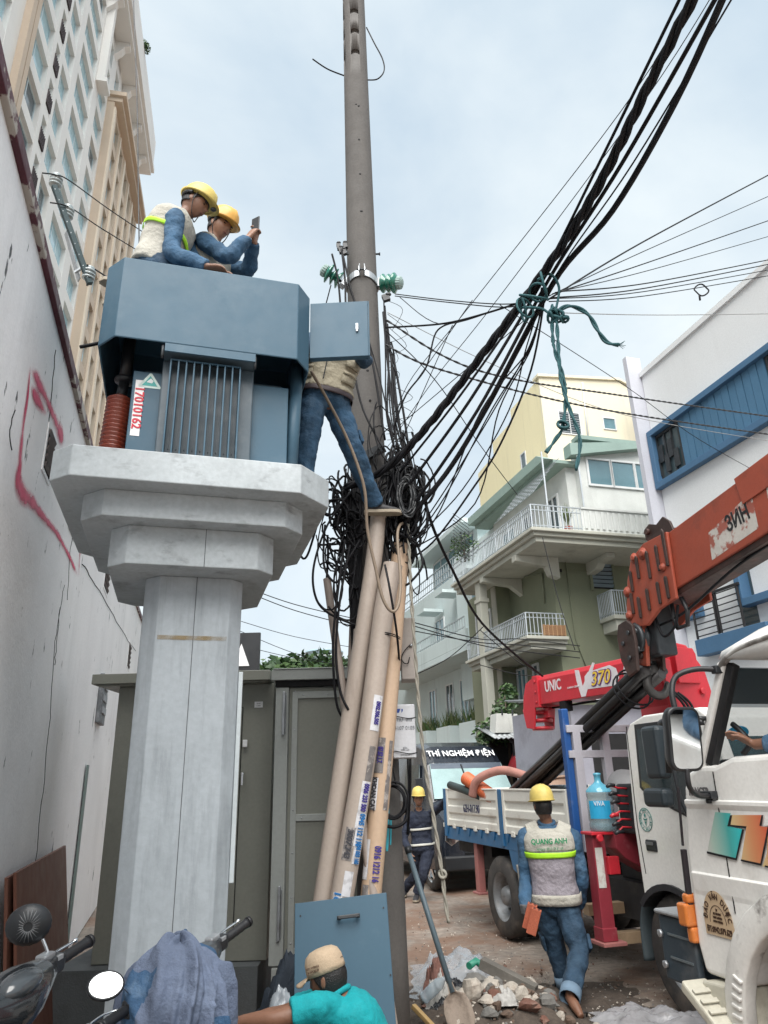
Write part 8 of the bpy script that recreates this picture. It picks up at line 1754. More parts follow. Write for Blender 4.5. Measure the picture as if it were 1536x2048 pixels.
def cables():
 gcab = mat('cable_grey', (.035, .037, .04), .5, var=.2, bump=.05); pale = mat('wire_pale', (.30, .31, .31), .5, bump=0); beige = mat('beige_cable', (.22, .17, .125), .6, bump=.05)
 # the heavy bundle that comes in over the street
 cable('twisted_cable', 'heavy twisted black cable running from the sky down to the pole, thickest of the bundle', [(1405, -40, 2.3), (1300, 165, 2.75), (1190, 385, 3.4), (1085, 548, 4.0), (960, 715, 4.5), (850, 858, 4.85), (770, 938, 5.05), (690, 976, 5.15)], .0165, K['cable'], 6, 'heavy bundle', 3)
 cable('cable', 'thick black cable beside the twisted one, ending in the coil right of the pole', [(1462, -40, 2.3), (1350, 205, 2.8), (1226, 420, 3.5), (1120, 545, 4.0), (1040, 690, 4.4), (965, 830, 4.7), (890, 950, 4.95), (800, 1055, 5.1)], .021, K['cable'], 6, 'heavy bundle')
 rr = random.Random(9)
 for k, (xt, xk, xe, ye, r, lab) in enumerate(((1378, 1078, 800, 945, .010, 'left edge of'), (1400, 1086, 806, 985, .013, 'just left of the middle of'), (1452, 1097, 820, 1020, .014, 'just right of the middle of'), (1486, 1106, 808, 1085, .0055, 'rightmost of'))):
  A, B, E = onY(xt, -40, 2.35), onY(xk, 560, 4.05), onY(xe, ye, 5.05); mid = A.lerp(B, .5) - ZZ * (.02 + .012 * k); m2 = B.lerp(E, .5) - ZZ * (.05 + .02 * (k % 3))
  cable('cable', 'straight taut black cable, %s the heavy bundle' % lab, [A, mid, B, m2, E], r, K['cable'], 8, 'heavy bundle')
 for k, (a, b, c) in enumerate(((1085, 1010, 880), (1075, 1040, 905), (1080, 1005, 870), (1078, 1020, 930), (1072, 985, 860))):
  cable('cable', 'thin black cable drooping from the rope knot to the tangle right of the pole', [(1095 - k * 3, 575, 4.05), (a - 25 + k * 4, 690, 4.35), (b - 22, 820, 4.65), (c + 20, 965 + k * 14, 4.95), (830 - k * 6, 1070 + k * 12, 5.15)], .0055, K['cable'], 7, 'cables drooping from the knot')
 cable('cable', 'black cable bending low from the knot past the yellow house to the pole', [(1090, 590, 4.05), (1062, 740, 4.4), (1000, 890, 4.7), (940, 985, 4.9), (865, 1085, 5.1), (800, 1130, 5.2)], .008, K['cable'], 7)
 for k, (x0, y0, x1, y1) in enumerate(((1240, 225, 945, 605), (1290, 200, 1000, 592))): cable('thin_wire', 'thin straight wire running just above the heavy bundle, %s' % ('upper one' if k == 0 else 'lower one'), [(x0 + 165, y0 - 260, 2.9), (x0, y0, 3.4), (x1, y1, 4.5), (x1 - 130, y1 + 165, 5.0), (785, 880, 5.25)], .0032)
 # fan of wires to the right
 for k, (x, y, yr, r) in enumerate(((1095, 600, 342, .0075), (1098, 592, 388, .004), (1105, 588, 440, .005), (1110, 585, 474, .0035), (1120, 583, 524, .005), (1100, 596, 533, .005), (1092, 598, 545, .004), (1098, 603, 557, .004))):
  cable('overhead_wire', 'thin black overhead wire fanning out from the rope knot to the right edge', [(x, y, 4.1), ((x + 1560) / 2 - 40, (y + yr) / 2 + 12, 5.0), (1575, yr - 12, 6.2)], r, K['cable'], 8, 'wires fanning out to the right')
 cable('overhead_wire', 'pale thin level wire crossing in front of the white and blue house', [(1100, 625, 4.2), (1320, 630, 5.2), (1580, 627, 6.4)], .0035, pale)
 cable('overhead_wire', 'thin wire running from the knot down past the blue window band', [(1000, 610, 4.4), (1255, 775, 6.0), (1400, 880, 7.2), (1590, 985, 8.2)], .0035)
 for k, pts in enumerate((((772, 640, 5.3), (960, 742, 5.6), (1250, 792, 7.0), (1590, 840, 8.2)), ((772, 690, 5.3), (890, 742, 5.5), (1200, 818, 6.8), (1590, 876, 8.2)))): cable('twisted_wire', 'twisted pair service wire from the pole to the blue house, %s of the two' % ('upper' if k == 0 else 'lower'), pts, .006, gcab, 8, 'service wires', 2)
 cable('service_wire', 'thin pale service wire below the twisted pairs in front of the blue house', [(775, 625, 5.3), (1000, 735, 5.9), (1250, 830, 7.2), (1590, 890, 8.3)], .0035, pale)
 for k, (y0, y1) in enumerate(((588, 608), (592, 614))): cable('service_wire', 'black wire from the right glass insulator to the heavy bundle, %s of two' % ('upper' if k == 0 else 'lower'), [(790, y0, 5.35), (900, y0 + 13, 4.9), (1020, y1, 4.4), (1085, 590, 4.1)], .0045)
 cable('service_wire', 'thick black wire from the pole rising to the rope knot', [(772, 655, 5.3), (880, 648, 5.0), (960, 630, 4.7), (1080, 592, 4.15)], .008)
 cable('service_wire', 'black wire sagging from the insulator to the junction of wires', [(800, 595, 5.35), (880, 648, 5.1), (1000, 618, 4.6)], .004)
 cable('service_wire', 'frayed black cable curving from the wire junction down to the pole tangle', [(905, 645, 5.0), (872, 665, 5.05), (852, 735, 5.1), (812, 790, 5.2), (790, 850, 5.28)], .007)
 for k, (a, b) in enumerate((((945, 600, 4.8), (785, 830, 5.3)), ((1085, 610, 4.3), (800, 850, 5.3)), ((905, 650, 5.0), (795, 900, 5.3)))): cable('service_wire', 'straight thin wire from the junction of wires down to the pole tangle', [a, tuple((p + q) / 2 for p, q in zip(a, b)), b], .0035, None, 4, 'straight thin wires by the pole')
 cable('service_wire', 'thin wire running diagonally from the pole down across the yellow house', [(770, 660, 5.3), (870, 760, 5.6), (960, 890, 6.4), (1035, 990, 8.0)], .0045)
 cable('drop_cable', 'frayed thick black cable dropping from the tangle to the tip of the red crane', [(845, 985, 5.1), (868, 1060, 5.4), (905, 1140, 5.9), (955, 1235, 6.7), (1020, 1300, 7.6), (1085, 1352, 8.5)], .013)
 for k, (y0, y1, y2) in enumerate(((1245, 1278, 1286), (1262, 1285, 1298), (1252, 1290, 1310))): cable('aerial_wire', 'thin wire strung across the front of the pale and green houses', [(828, y0, 12), (960, y1, 13), (1040, y2 - 8, 13.2), (1160, y2 + 6, 12.8)], .009, None, 6, 'wires across the houses')
 for k, (a, b) in enumerate((((960, 1260, 13), (1130, 1370, 12.5)), ((960, 1330, 13), (1150, 1345, 12.5)), ((1085, 1075, 13), (1150, 1300, 12)), ((830, 1350, 14), (970, 1250, 13)))): cable('aerial_wire', 'slack thin wire hanging on the front of the green house', [a, ((a[0] + b[0]) / 2, (a[1] + b[1]) / 2 + 14, (a[2] + b[2]) / 2), b], .008, None, 6, 'slack wires on the green house')
 for k, (y0, y1) in enumerate(((1170, 1236), (1178, 1252), (1242, 1293), (1262, 1340), (1290, 1330))): cable('distant_wire', 'distant thin wire in the sky between the column and the pole', [(480, y0, 9), (590, (y0 + y1) / 2 + 6, 9.5), (730, y1 + 6, 10)], .006 if k < 2 else .004, None, 6, 'distant wires left of the pole')
 # pole top loose ends
 cable('cable', 'loose end of black cable looping off the right side of the pole top', [(733, 55, 5.5), (748, 85, 5.4), (765, 118, 5.4), (768, 142, 5.4), (755, 158, 5.4), (735, 160, 5.5)], .007)
 cable('cable', 'short stub of black cable sticking out left of the pole top', [(625, 118, 5.3), (655, 138, 5.4), (690, 152, 5.5)], .008)
 # left side: wires of the wall bracket and the line in front of the tower
 cable('overhead_wire', 'black wire from the upper insulator on the wall bracket towards the workers', [(85, 346, 4.6), (112, 350, 4.7), (140, 362, 4.8), (220, 420, 5.6), (310, 480, 6.5)], .006)
 cable('overhead_wire', 'black wire from the middle insulator on the wall bracket to the hood', [(100, 405, 4.7), (140, 415, 4.8), (200, 455, 5.3), (290, 510, 6.2)], .006)
 cable('overhead_wire', 'black wire from the lower insulator on the wall bracket behind the hood', [(175, 530, 4.9), (200, 545, 5.2), (240, 572, 5.6)], .007)
 cable('overhead_wire', 'long straight wire hanging down in front of the tower edge', [(266, -20, 4.9), (274, 200, 4.9), (277, 400, 4.9), (279, 535, 4.9)], .006, gcab)
 cable('cable', 'short black cable end entering the hood from the wall side', [(160, 694, 4.2), (190, 688, 4.2), (225, 680, 4.2)], .013)
 # ropes
 tl = mat('teal_rope', (.022, .085, .095), .8, var=.2, bump=.4, bs=60)
 g = 'teal rope on the heavy bundle'
 cable('rope', 'longer teal rope end hanging from the knot down to the glazed penthouse', [(1112, 620, 4.0), (1117, 700, 4.0), (1122, 760, 4.0), (1140, 820, 4.0), (1160, 880, 4.0), (1152, 940, 4.0)], .008, tl, 6, g, 2)
 cable('rope', 'shorter teal rope end hanging from the knot with a second small knot', [(1104, 610, 4.02), (1107, 690, 4.02), (1130, 770, 4.02), (1126, 850, 4.02), (1110, 880, 4.02), (1092, 905, 4.02)], .008, tl, 6, g, 2)
 cable('rope', 'teal rope tail flying out to the right of the knot with a frayed end', [(1115, 622, 4.0), (1140, 612, 4.0), (1175, 628, 4.0), (1198, 665, 4.0), (1215, 685, 4.0), (1238, 690, 4.0)], .009, tl, 6, g, 2)
 m = MB(); cc = onY(1070, 592, 4.05); d = (onY(1120, 520, 3.95) - onY(1020, 640, 4.2)).normalized(); x = d.orthogonal().normalized(); y = d.cross(x)
 for k, q_ in enumerate((-.12, -.10, -.01, .03, .09)):
  c = cc + d * q_; R_ = .062 + .012 * (k % 3)
  m.tube([c + x * (math.cos(a) * R_) + y * (math.sin(a) * R_) + d * (.05 * math.sin(a + k * 1.7)) for a in [2 * PI * i / 18 for i in range(18)]], .0085, 6, closed=True)
 for k in range(5):
  c = onY(1115, 632, 4.0) + V((.01 * (k - 2), 0, .008 * (k % 2))); a0 = k * 1.1; m.tube([c + V((.045 * math.cos(a + a0), .03 * math.sin(2 * a), .04 * math.sin(a + a0 * .7))) for a in [2 * PI * i / 16 for i in range(16)]], .009, 6, closed=True)
 c = onY(1126, 850, 4.0)
 for k in range(3): m.tube([c + V((.03 * math.cos(a + k), .02 * math.sin(a), .03 * math.sin(a + .7 * k))) for a in [2 * PI * i / 12 for i in range(12)]], .008, 6, closed=True)
 for k in range(6): q = onY(1236, 690, 4.0); m.tube([q, q + V((.03 + .01 * (k % 3), .0, .012 * (k - 2.5)))], .002, 4)
 m.tube(smooth_path([onY(*p) for p in ((1075, 560, 4.0), (1100, 548, 4.0), (1118, 575, 4.0), (1112, 618, 4.0))], 6), .009, 6); m.tube(smooth_path([onY(*p) for p in ((1045, 615, 4.1), (1085, 618, 4.05), (1110, 640, 4.0))], 6), .009, 6)
 o = m.build('rope_knot', tl, org=cc); tag(o, 'teal rope lashed and knotted round the heavy cable bundle', 'rope knot', g)
 m = MB(); c = onY(1403, 580, 5.6); m.tube([c + V((.066 * math.cos(a), .01 * math.sin(a * 3), .06 * math.sin(a))) for a in [2 * PI * i / 22 for i in range(22)]], .007, 6, closed=True); m.tube([c + V((-.03, 0, -.055)), c + V((-.035, 0, -.115))], .010, 6); o = m.build('cable_ring', K['cable'], org=c); tag(o, 'small ring of black cable hanging on the overhead wires at right', 'cable ring')
 rp = mat('pale_rope', (.28, .265, .225), .85, var=.15, bump=.4, bs=60)
 cable('rope', 'long pale grey rope hanging right of the pole with a knot near the ground', [(816, 1048, 5.1), (822, 1180, 5.1), (832, 1330, 5.12), (846, 1500, 5.15), (868, 1640, 5.18), (884, 1745, 5.2), (889, 1790, 5.2), (897, 1846, 5.2)], .0085, rp, 6, None, 2)
 m = MB(); c = onY(885, 1748, 5.2)
 for k in range(3): m.tube([c + V((.022 * math.cos(a + k), .016 * math.sin(a), .022 * math.sin(a + .9 * k))) for a in [2 * PI * i / 12 for i in range(12)]], .009, 6, closed=True)
 o = m.build('rope_knot', rp, org=c); tag(o, 'knot tied in the pale hanging rope near the ground', 'rope knot')
 cable('cable', 'beige cable looping from the open door over the worker to the pipe tops', [(622, 742, 4.3), (655, 800, 4.42), (690, 868, 4.5), (715, 930, 4.55), (730, 985, 4.6), (735, 1060, 4.68), (752, 1140, 4.72), (765, 1195, 4.74), (782, 1222, 4.76), (796, 1212, 4.78), (801, 1160, 4.85), (795, 1080, 4.95), (798, 1054, 5.02), (808, 1044, 5.1)], .011, beige, 6, None, 0, 8)
 # cables running down the pole
 for k in range(9):
  j = rr.uniform(-5, 5)
  cable('cable', 'black cable running down the right side of the pole into the tangle', [(768 + k * 1.5 + j, 600 + 12 * k, 5.36), (772 + k * 2 + rr.uniform(-4, 4), 720, 5.33), (778 + k * 3 + rr.uniform(-7, 7), 830, 5.3), (788 + k * 5 + rr.uniform(-8, 10), 930, 5.27), (795 + k * 6, 1030 + rr.uniform(-30, 30), 5.2)], .006 + .002 * (k % 3), None, 7, 'cables down the right side of the pole')
 for k, pts in enumerate((((683, 498, 5.3), (690, 560, 5.3), (694, 640, 5.28), (720, 800, 5.26), (768, 900, 5.2)), ((686, 510, 5.3), (705, 590, 5.27), (740, 700, 5.24), (770, 880, 5.22)), ((664, 508, 5.25), (676, 560, 5.28), (683, 640, 5.3), (690, 730, 5.3)), ((662, 570, 5.35), (652, 608, 5.4)), ((690, 560, 5.3), (724, 640, 5.25), (760, 760, 5.25), (790, 900, 5.2)))): cable('cable', 'black cable hanging from the clamp left of the pole band', list(pts), .009 if k < 3 else .006, None, 7, 'cables from the left clamp')
 m = MB(); c = onY(684, 498, 5.32)
 for dx, dz in ((-.03, .03), (.03, .035), (-.01, -.02), (.02, -.04)): m.obox(c + V((dx, 0, dz)), (.018, 0, .006), (0, .018, 0), (-.006, 0, .026)); m.ell(c + V((dx, -.01, dz + .035)), (.022, 0, 0), (0, .015, 0), (0, 0, .014), 8, 6)
 m.beam(c + V((-.04, 0, 0)), c + V((.06, .05, -.02)), .02, .02); o = m.build('cable_clamp', K['plastic'], org=c); tag(o, 'black plastic cable clamp at the left side of the pole above the band', 'clamp')
 m = MB(); c = onY(772, 596, 5.33); m.obox(c, (.03, 0, .01), (0, .02, 0), (-.01, 0, .03)); m.ell(c + V((.02, -.01, .03)), (.03, 0, 0), (0, .02, 0), (0, 0, .02), 8, 6); o = m.build('cable_clamp', K['plastic'], org=c); tag(o, 'black plastic cable clamp below the right glass insulator', 'clamp')
 # tangle: loops and strands nobody could count
 m = MB()
 def loop(cx, cy, Y, rx, rz, tilt, r, n=22, wob=.015, part=1.0):
  c = onY(cx, cy, Y); a0 = rr.uniform(0, 6.28); pts = []
  for i in range(n + 1):
   a = a0 + 2 * PI * part * i / n; pts.append(c + V((rx * math.cos(a) * math.cos(tilt) - rz * math.sin(a) * math.sin(tilt), .06 * math.sin(a + 1) + rr.uniform(-wob, wob), rx * math.cos(a) * math.sin(tilt) + rz * math.sin(a) * math.cos(tilt))))
  m.tube(smooth_path(pts, 2), r, 6)
 for k in range(90): loop(rr.gauss(806, 16), rr.gauss(1005, 40), 5.22 + rr.uniform(-.12, .12), rr.uniform(.03, .085), rr.uniform(.10, .21), rr.uniform(-.35, .25), rr.choice((.007, .009, .011)), part=rr.uniform(.6, 1.1))
 for k in range(44): loop(rr.gauss(695, 16), rr.gauss(1045, 42), 5.25 + rr.uniform(-.1, .1), rr.uniform(.03, .085), rr.uniform(.08, .18), rr.uniform(-.3, .6), rr.choice((.006, .007, .009)), part=rr.uniform(.5, 1.1))
 for k in range(16): loop(rr.gauss(800, 22), rr.uniform(860, 1130), 5.2 + rr.uniform(-.1, .1), rr.uniform(.05, .13), rr.uniform(.2, .42), rr.uniform(-.2, .3), rr.choice((.005, .007)), n=26, part=rr.uniform(.5, .9))
 for k in range(12): loop(rr.gauss(680, 22), rr.uniform(1030, 1190), 5.15 + rr.uniform(-.1, .1), rr.uniform(.06, .14), rr.uniform(.15, .32), rr.uniform(-.2, .4), rr.choice((.005, .007)), n=26, part=rr.uniform(.45, .8))
 for k in range(40):   # strands down the pole between the pipes
  x0 = rr.uniform(690, 728); m.tube(smooth_path([onY(x0 + rr.uniform(-10, 10), 960 + rr.uniform(-30, 40), 5.25), onY(x0 + rr.uniform(-10, 12), 1080, 5.22), onY(706 + rr.uniform(-8, 14), 1180, 5.24), onY(710 + rr.uniform(-6, 10), 1250 + rr.uniform(-30, 70), 5.26)], 6), rr.choice((.005, .007, .009)), 6)
 for k in range(20): x0 = rr.uniform(778, 825); m.tube(smooth_path([onY(x0 * .4 + 782 * .6, 925 + rr.uniform(-30, 30), 5.3), onY(x0 + rr.uniform(-15, 15), 960, 5.12), onY(x0 + rr.uniform(-20, 10), 1060, 5.15), onY(790 + rr.uniform(-15, 25), 1120 + rr.uniform(-20, 30), 5.2)], 6), rr.choice((.006, .008)), 6)
 for k in range(16): a = rr.uniform(0, 6.28); m.tube(smooth_path([onY(720 + 60 * math.cos(a), 1050 + 20 * math.sin(a), 5.3), onY(735, 1010 + rr.uniform(-40, 80), 5.28), onY(800 + rr.uniform(-20, 20), 1010 + rr.uniform(-60, 60), 5.2)], 6), .006, 6)
 for k in range(12): m.tube(smooth_path([onY(772 + rr.uniform(-4, 8), 600 + k * 28, 5.34), onY(790 + rr.uniform(0, 40), 620 + k * 28 + rr.uniform(-20, 20), 5.3), onY(776 + rr.uniform(-4, 10), 660 + k * 26, 5.33)], 5), .0025, 4)
 o = m.build('cable_tangle', K['cable'], org=onY(760, 1000, 5.25)); tag(o, 'dense tangle of black cable loops round the middle of the utility pole', 'cable tangle', kind='stuff')
 m = MB(); c = onY(812, 985, 5.02)
 for k in range(13):
  R_ = .13 + rr.uniform(-.03, .03); m.tube(smooth_path([c + V((.055 * math.cos(a) + rr.uniform(-.004, .004) - .01 * k * .3 + .02, .03 * math.sin(a * 2 + k) + rr.uniform(-.01, .01), R_ * math.sin(a) * 1.1 - .04)) for a in [2 * PI * i / 14 + .2 * k for i in range(15)]], 3), .0075, 6)
 o = m.build('cable_coil', gcab, org=c); tag(o, 'bunched coil of grey black cable right of the pole beside the shoe', 'cable coil')
 for pts, lab in ((((700, 985, 5.1), (655, 1050, 5.05), (628, 1130, 5.0), (630, 1190, 5.0), (655, 1225, 5.05), (715, 1252, 5.1)), 'wide black cable loop hanging left of the pipes'), (((690, 1000, 5.1), (650, 1010, 5.1), (615, 1110, 5.15), (600, 1110, 5.2)), 'thick black cable swinging left from the tangle behind the pedestal slab'), (((720, 1080, 5.1), (690, 1130, 5.05), (672, 1165, 5.0), (648, 1130, 5.0), (650, 1050, 5.1)), 'small black cable loop left of the tangle'), (((655, 1070, 5.2), (656, 1110, 5.22), (653, 1165, 5.27)), 'thick black cable going into the thin grey beige pipe'), (((690, 1080, 5.0), (676, 1180, 4.98), (666, 1290, 5.0), (672, 1400, 5.05), (688, 1440, 5.1)), 'black cable hanging down in front of the right cabinet'), (((700, 1090, 5.0), (680, 1200, 4.98), (672, 1300, 5.0), (680, 1380, 5.0), (697, 1420, 5.0)), 'second black cable hanging in front of the right cabinet'), (((770, 1130, 4.8), (780, 1180, 4.75), (793, 1262, 4.85), (800, 1340, 5.2)), 'black cable crossing the pipe tops towards the junction box'), (((830, 930, 5.1), (852, 1000, 5.05), (850, 1060, 5.05), (815, 1085, 5.1)), 'black cable loop bulging right of the coil'), (((835, 1090, 5.1), (845, 1130, 5.08), (820, 1165, 5.1), (798, 1175, 5.2)), 'small cable loop under the coil right of the pipe tops'), (((640, 1090, 5.2), (690, 1085, 5.2), (740, 1060, 5.2)), 'thick black cable leading from behind the slab to the pole')):
  cable('cable', lab, list(pts), .009, None, 8)
cables()
# bracket with three insulators above the wall
def wall_bracket():
 a, b = onY(108, 372, 4.72), onY(180, 568, 4.95)
 r = thing('insulator_bracket', 'dark green steel crossarm above the wall carrying three grey ribbed insulators', 'bracket', b)
 m = MB(); m.beam(a, b, .045, .045); m.build('crossarm', mat('green_black_steel', (.02, .04, .045), .5, .3, bump=.1), r, bevel=.004)
 d = (b - a).normalized(); m = MB()
 for k in range(9): m.lathe([(.007, 0), (.007, .003)], a.lerp(b, (k + .5) / 9) + V((0, -.023, 0)), (0, -1, 0), n=6)
 m.build('bolt_holes', K['steel'], r)
 ins = mat('grey_porcelain', (.33, .38, .39), .3, var=.08, bump=0, coat=.3)
 for px, py, Y in ((112, 362, 4.75), (135, 425, 4.83), (178, 548, 4.95)):
  c = onY(px, py, Y); m = MB(); prof = [(.02, -.06)]
  for k in range(3): z = -.05 + k * .032; prof += [(.03, z), (.052, z + .004), (.052, z + .018), (.034, z + .028)]
  prof += [(.036, .05), (.036, .065), (.012, .07)]; m.lathe(prof, c, (.1, -.1, 1), n=20); m.build('insulator', ins, r)
  m = MB(); m.cyl(c + V((0, 0, -.055)), c + V((.0, .0, -.12)), .01, n=8); m.build('pin', K['dsteel'], r)
 m = MB(); m.beam(onY(132, 465, 4.9), onY(158, 560, 5.0), .06, .012); m.beam(onY(150, 545, 4.95), onY(172, 530, 4.93), .02, .02); m.build('strut', K['steel'], r)
wall_bracket()
# ------------------------------------------------------------------ scooters
def scooter(label, C, gr, hgt, plastic, mirrors, seed):
 """C: steering head top; gr: unit vector along the handlebar to the far grip; the scooter points to the wall"""
 fwd = V((-gr.y, gr.x, 0)).normalized(); fwd = fwd if fwd.x < 0 else -fwd
 g = V((C.x, C.y, 0)); r = thing('scooter', label, 'scooter', g, 'scooters by the wall')
 y = V((gr.x, gr.y, 0)).normalized()
 def P(f, l, z): return g + fwd * f + y * l + ZZ * z
 def sec(f, w, z0, z1, n=14): return [P(f, w * math.cos(a), (z0 + z1) / 2 + (z1 - z0) / 2 * math.sin(a)) for a in [2 * PI * k / n for k in range(n)]]
 m = MB(); m.rings([sec(-1.35, .05, .70, .78), sec(-1.2, .12, .58, .80), sec(-.85, .15, .45, .78), sec(-.5, .14, .38, .70), sec(-.4, .10, .30, .5)]); m.build('rear_body', plastic, r)
 m = MB(); m.rings([sec(-1.25, .08, .78, .84), sec(-1.0, .14, .77, .86), sec(-.6, .13, .74, .83), sec(-.42, .08, .70, .78)]); m.build('seat', K['black'], r)
 m = MB(); m.rings([[P(f, w, z) for w, z in ((-.14, .26), (.14, .26), (.14, .32), (-.14, .32))] for f in (-.55, 0.05)], smooth=False); m.build('floor_board', K['plastic'], r, bevel=.01)
 m = MB(); rows = []
 for k in range(8): u = k / 7; z = .28 + u * (hgt - .38); f = .10 - .10 * u + .10 * math.sin(u * PI); rows.append([P(f + .03 * math.cos(a * 2), .19 * (.75 + .4 * math.sin(u * PI)) * math.sin(a), z) for a in [RAD(-90 + i * 20) for i in range(10)]])
 m.add([p for q in rows for p in q], [(i * 10 + j, i * 10 + j + 1, (i + 1) * 10 + j + 1, (i + 1) * 10 + j) for i in range(7) for j in range(9)], True); m.build('leg_shield', plastic, r, solid=.02)
 for f, z in ((.42, .25), (-1.0, .25)):
  w = thing_part('wheel', r, P(f, 0, z)); m = MB(); m.lathe([(.17, -.04), (.235, -.045), (.25, 0), (.235, .045), (.17, .04)], P(f, 0, z), y, n=28, cap=False); m.build('tyre', TYRE, w); m = MB(); m.lathe([(.172, -.03), (.15, -.02), (.04, -.03), (.04, .03), (.15, .02), (.172, .03)], P(f, 0, z), y, n=24, cap=False); m.build('rim', RIM, w)
 m = MB(); m.tube([P(.02, 0, hgt - .1), P(.22, 0, .6), P(.40, .07, .27)], .03, 10); m.tube([P(.22, 0, .6), P(.40, -.07, .27)], .025, 10); m.build('fork', K['dsteel'], r)
 m = MB(); rows = [[P(.42 + .29 * math.cos(a), w, .25 + .29 * math.sin(a)) for w in (-.06, -.03, .03, .06)] for a in [RAD(20 + i * 15) for i in range(10)]]; m.add([p for q in rows for p in q], [(i * 4 + j, i * 4 + j + 1, (i + 1) * 4 + j + 1, (i + 1) * 4 + j) for i in range(9) for j in range(3)], True); m.build('front_fender', plastic, r, solid=.01)
 # handlebar cowl, grips, levers, switches
 up = (ZZ + gr * 0); m = MB(); e = gr
 m.rings([[C + e * l + fwd * (w * math.cos(a)) + ZZ * (h * math.sin(a) + dz) for a in [2 * PI * k / 16 for k in range(16)]] for l, w, h, dz in ((-.20, .035, .035, .02), (-.15, .06, .055, .015), (-.07, .095, .08, .0), (0, .11, .09, -.01), (.07, .095, .08, .0), (.15, .06, .055, .015), (.20, .035, .035, .02))]); cw = m.build('handlebar_cowl', plastic, r)
 m = MB(); m.ell(C - fwd * .05 + ZZ * .055, gr * .085, fwd * .05, ZZ * .035 + fwd * .0, 16, 10); m.build('instrument_lens', mat('smoked_lens', (.05, .058, .065), .2, bump=0, spec=.8) if 'smoked_lens' not in bpy.data.materials else bpy.data.materials['smoked_lens'], cw)
 m = MB(); m.ell(C + fwd * .10 - ZZ * .02, gr * .08, fwd * .03, ZZ * .05, 16, 10); m.build('headlight', K['chrome'], cw)
 for sg in (-1, 1):
  a = C + e * (sg * .19) + ZZ * .02; b = C + e * (sg * .25) + ZZ * .03; c = C + e * (sg * .375) + ZZ * .045 - fwd * .02; t = (c - b).normalized()
  m = MB(); m.tube([a, b, c], .011, 8); m.build('handlebar', K['dsteel'], r)
  m = MB(); m.tube([b + (c - b) * u for u in (0, .1, .2, .3, .4, .5, .6, .7, .8, .9, 1)], [.017, .018, .0165, .018, .0165, .018, .0165, .018, .0165, .018, .019], 12); m.tube([c, c + t * .014], [.021, .019], 12); m.build('grip', K['black'], r)
  m = MB(); m.obox(C + e * (sg * .225) + ZZ * .03, e * .030, fwd * .024, ZZ * .026); sw = m.build('switch_block', K['plastic'], r, bevel=.008)
  m = MB(); m.obox(C + e * (sg * .222) + ZZ * .05 - fwd * .018, e * .012, fwd * .008, ZZ * .006); m.build('button', mat('button_grey', (.25, .26, .27), .4, bump=0) if 'button_grey' not in bpy.data.materials else bpy.data.materials['button_grey'], sw)
  m = MB(); m.tube(smooth_path([b + fwd * .03, b + fwd * .06 + t * .05, b + fwd * .055 + t * .13], 4), [.006] * 9, 8, flat=.6); m.ell(b + fwd * .055 + t * .135, t * .012, fwd * .008, ZZ * .008, 8, 6); m.build('brake_lever', K['chrome'], r)
  m = MB(); m.obox(C + e * (sg * .19) + ZZ * .055 + fwd * .01, e * .026, fwd * .02, ZZ * .016); m.build('brake_reservoir', K['steel'] if sg > 0 else K['plastic'], r, bevel=.005)
  if sg in mirrors:
   mp, face = mirrors[sg]; f = face.normalized(); st = C + e * (sg * .21) + ZZ * .04
   m = MB(); m.tube(smooth_path([st, st.lerp(mp, .5) + ZZ * .02, mp - f * .015], 5), .005, 8); ml = m.build('mirror_stem', K['chrome'], r)
   x = f.cross(ZZ).normalized(); z = x.cross(f); m = MB()
   m.rings([[mp - f * dz + (x * ((1.12 if seed == 1 else 1.0) * math.cos(a)) + z * ((1 if seed == 1 else .74) * math.sin(a))) * (rr_ * (1 + (.03 * (k % 2) if dz > .004 else 0))) for k, a in enumerate([2 * PI * k / 40 for k in range(40)])] for rr_, dz in ((.056, .0), (.061, .004), (.060, .012), (.045, .026), (.02, .033))]); sh = m.build('mirror_shell', K['plastic'], r)
   m = MB(); m.prism([((.059 if seed == 1 else .053) * math.cos(a), (.053 if seed == 1 else .038) * math.sin(a)) for a in [2 * PI * k / 32 for k in range(32)]], mp + f * .0005, x, z, f * .001); m.build('mirror_glass', K['mirror'], sh)
   if seed == 1:
    m = MB()
    for k in range(22): a = 2 * PI * k / 22; m.tube([mp - f * .034 + (x * math.cos(a) + z * math.sin(a)) * .014, mp - f * .024 + (x * math.cos(a) + z * math.sin(a)) * .047], .0022, 5)
    m.build('shell_rib', mat('rib_grey', (.12, .125, .13), .4, bump=0), sh)
 m = MB(); k0 = C - fwd * .09 - ZZ * .10 + gr * .05; m.tube([k0, k0 - ZZ * .05], .002, 5); m.lathe([(.012, 0), (.012, .003)], k0 - ZZ * .06, V((.3, -1, 0)), n=12); m.obox(k0 - ZZ * .085, V((.006, 0, 0)), V((0, .0015, 0)), ZZ * .018); m.obox(k0 - ZZ * .08 + V((.012, 0, 0)), V((.005, 0, .002)), V((0, .0015, 0)), ZZ * .015); m.build('keys', K['steel'], r)
 m = MB(); m.obox(P(-1.36, 0, .72), y * .07, fwd * .012, ZZ * .03); m.build('tail_light', RED_P, r, bevel=.006)
 return r
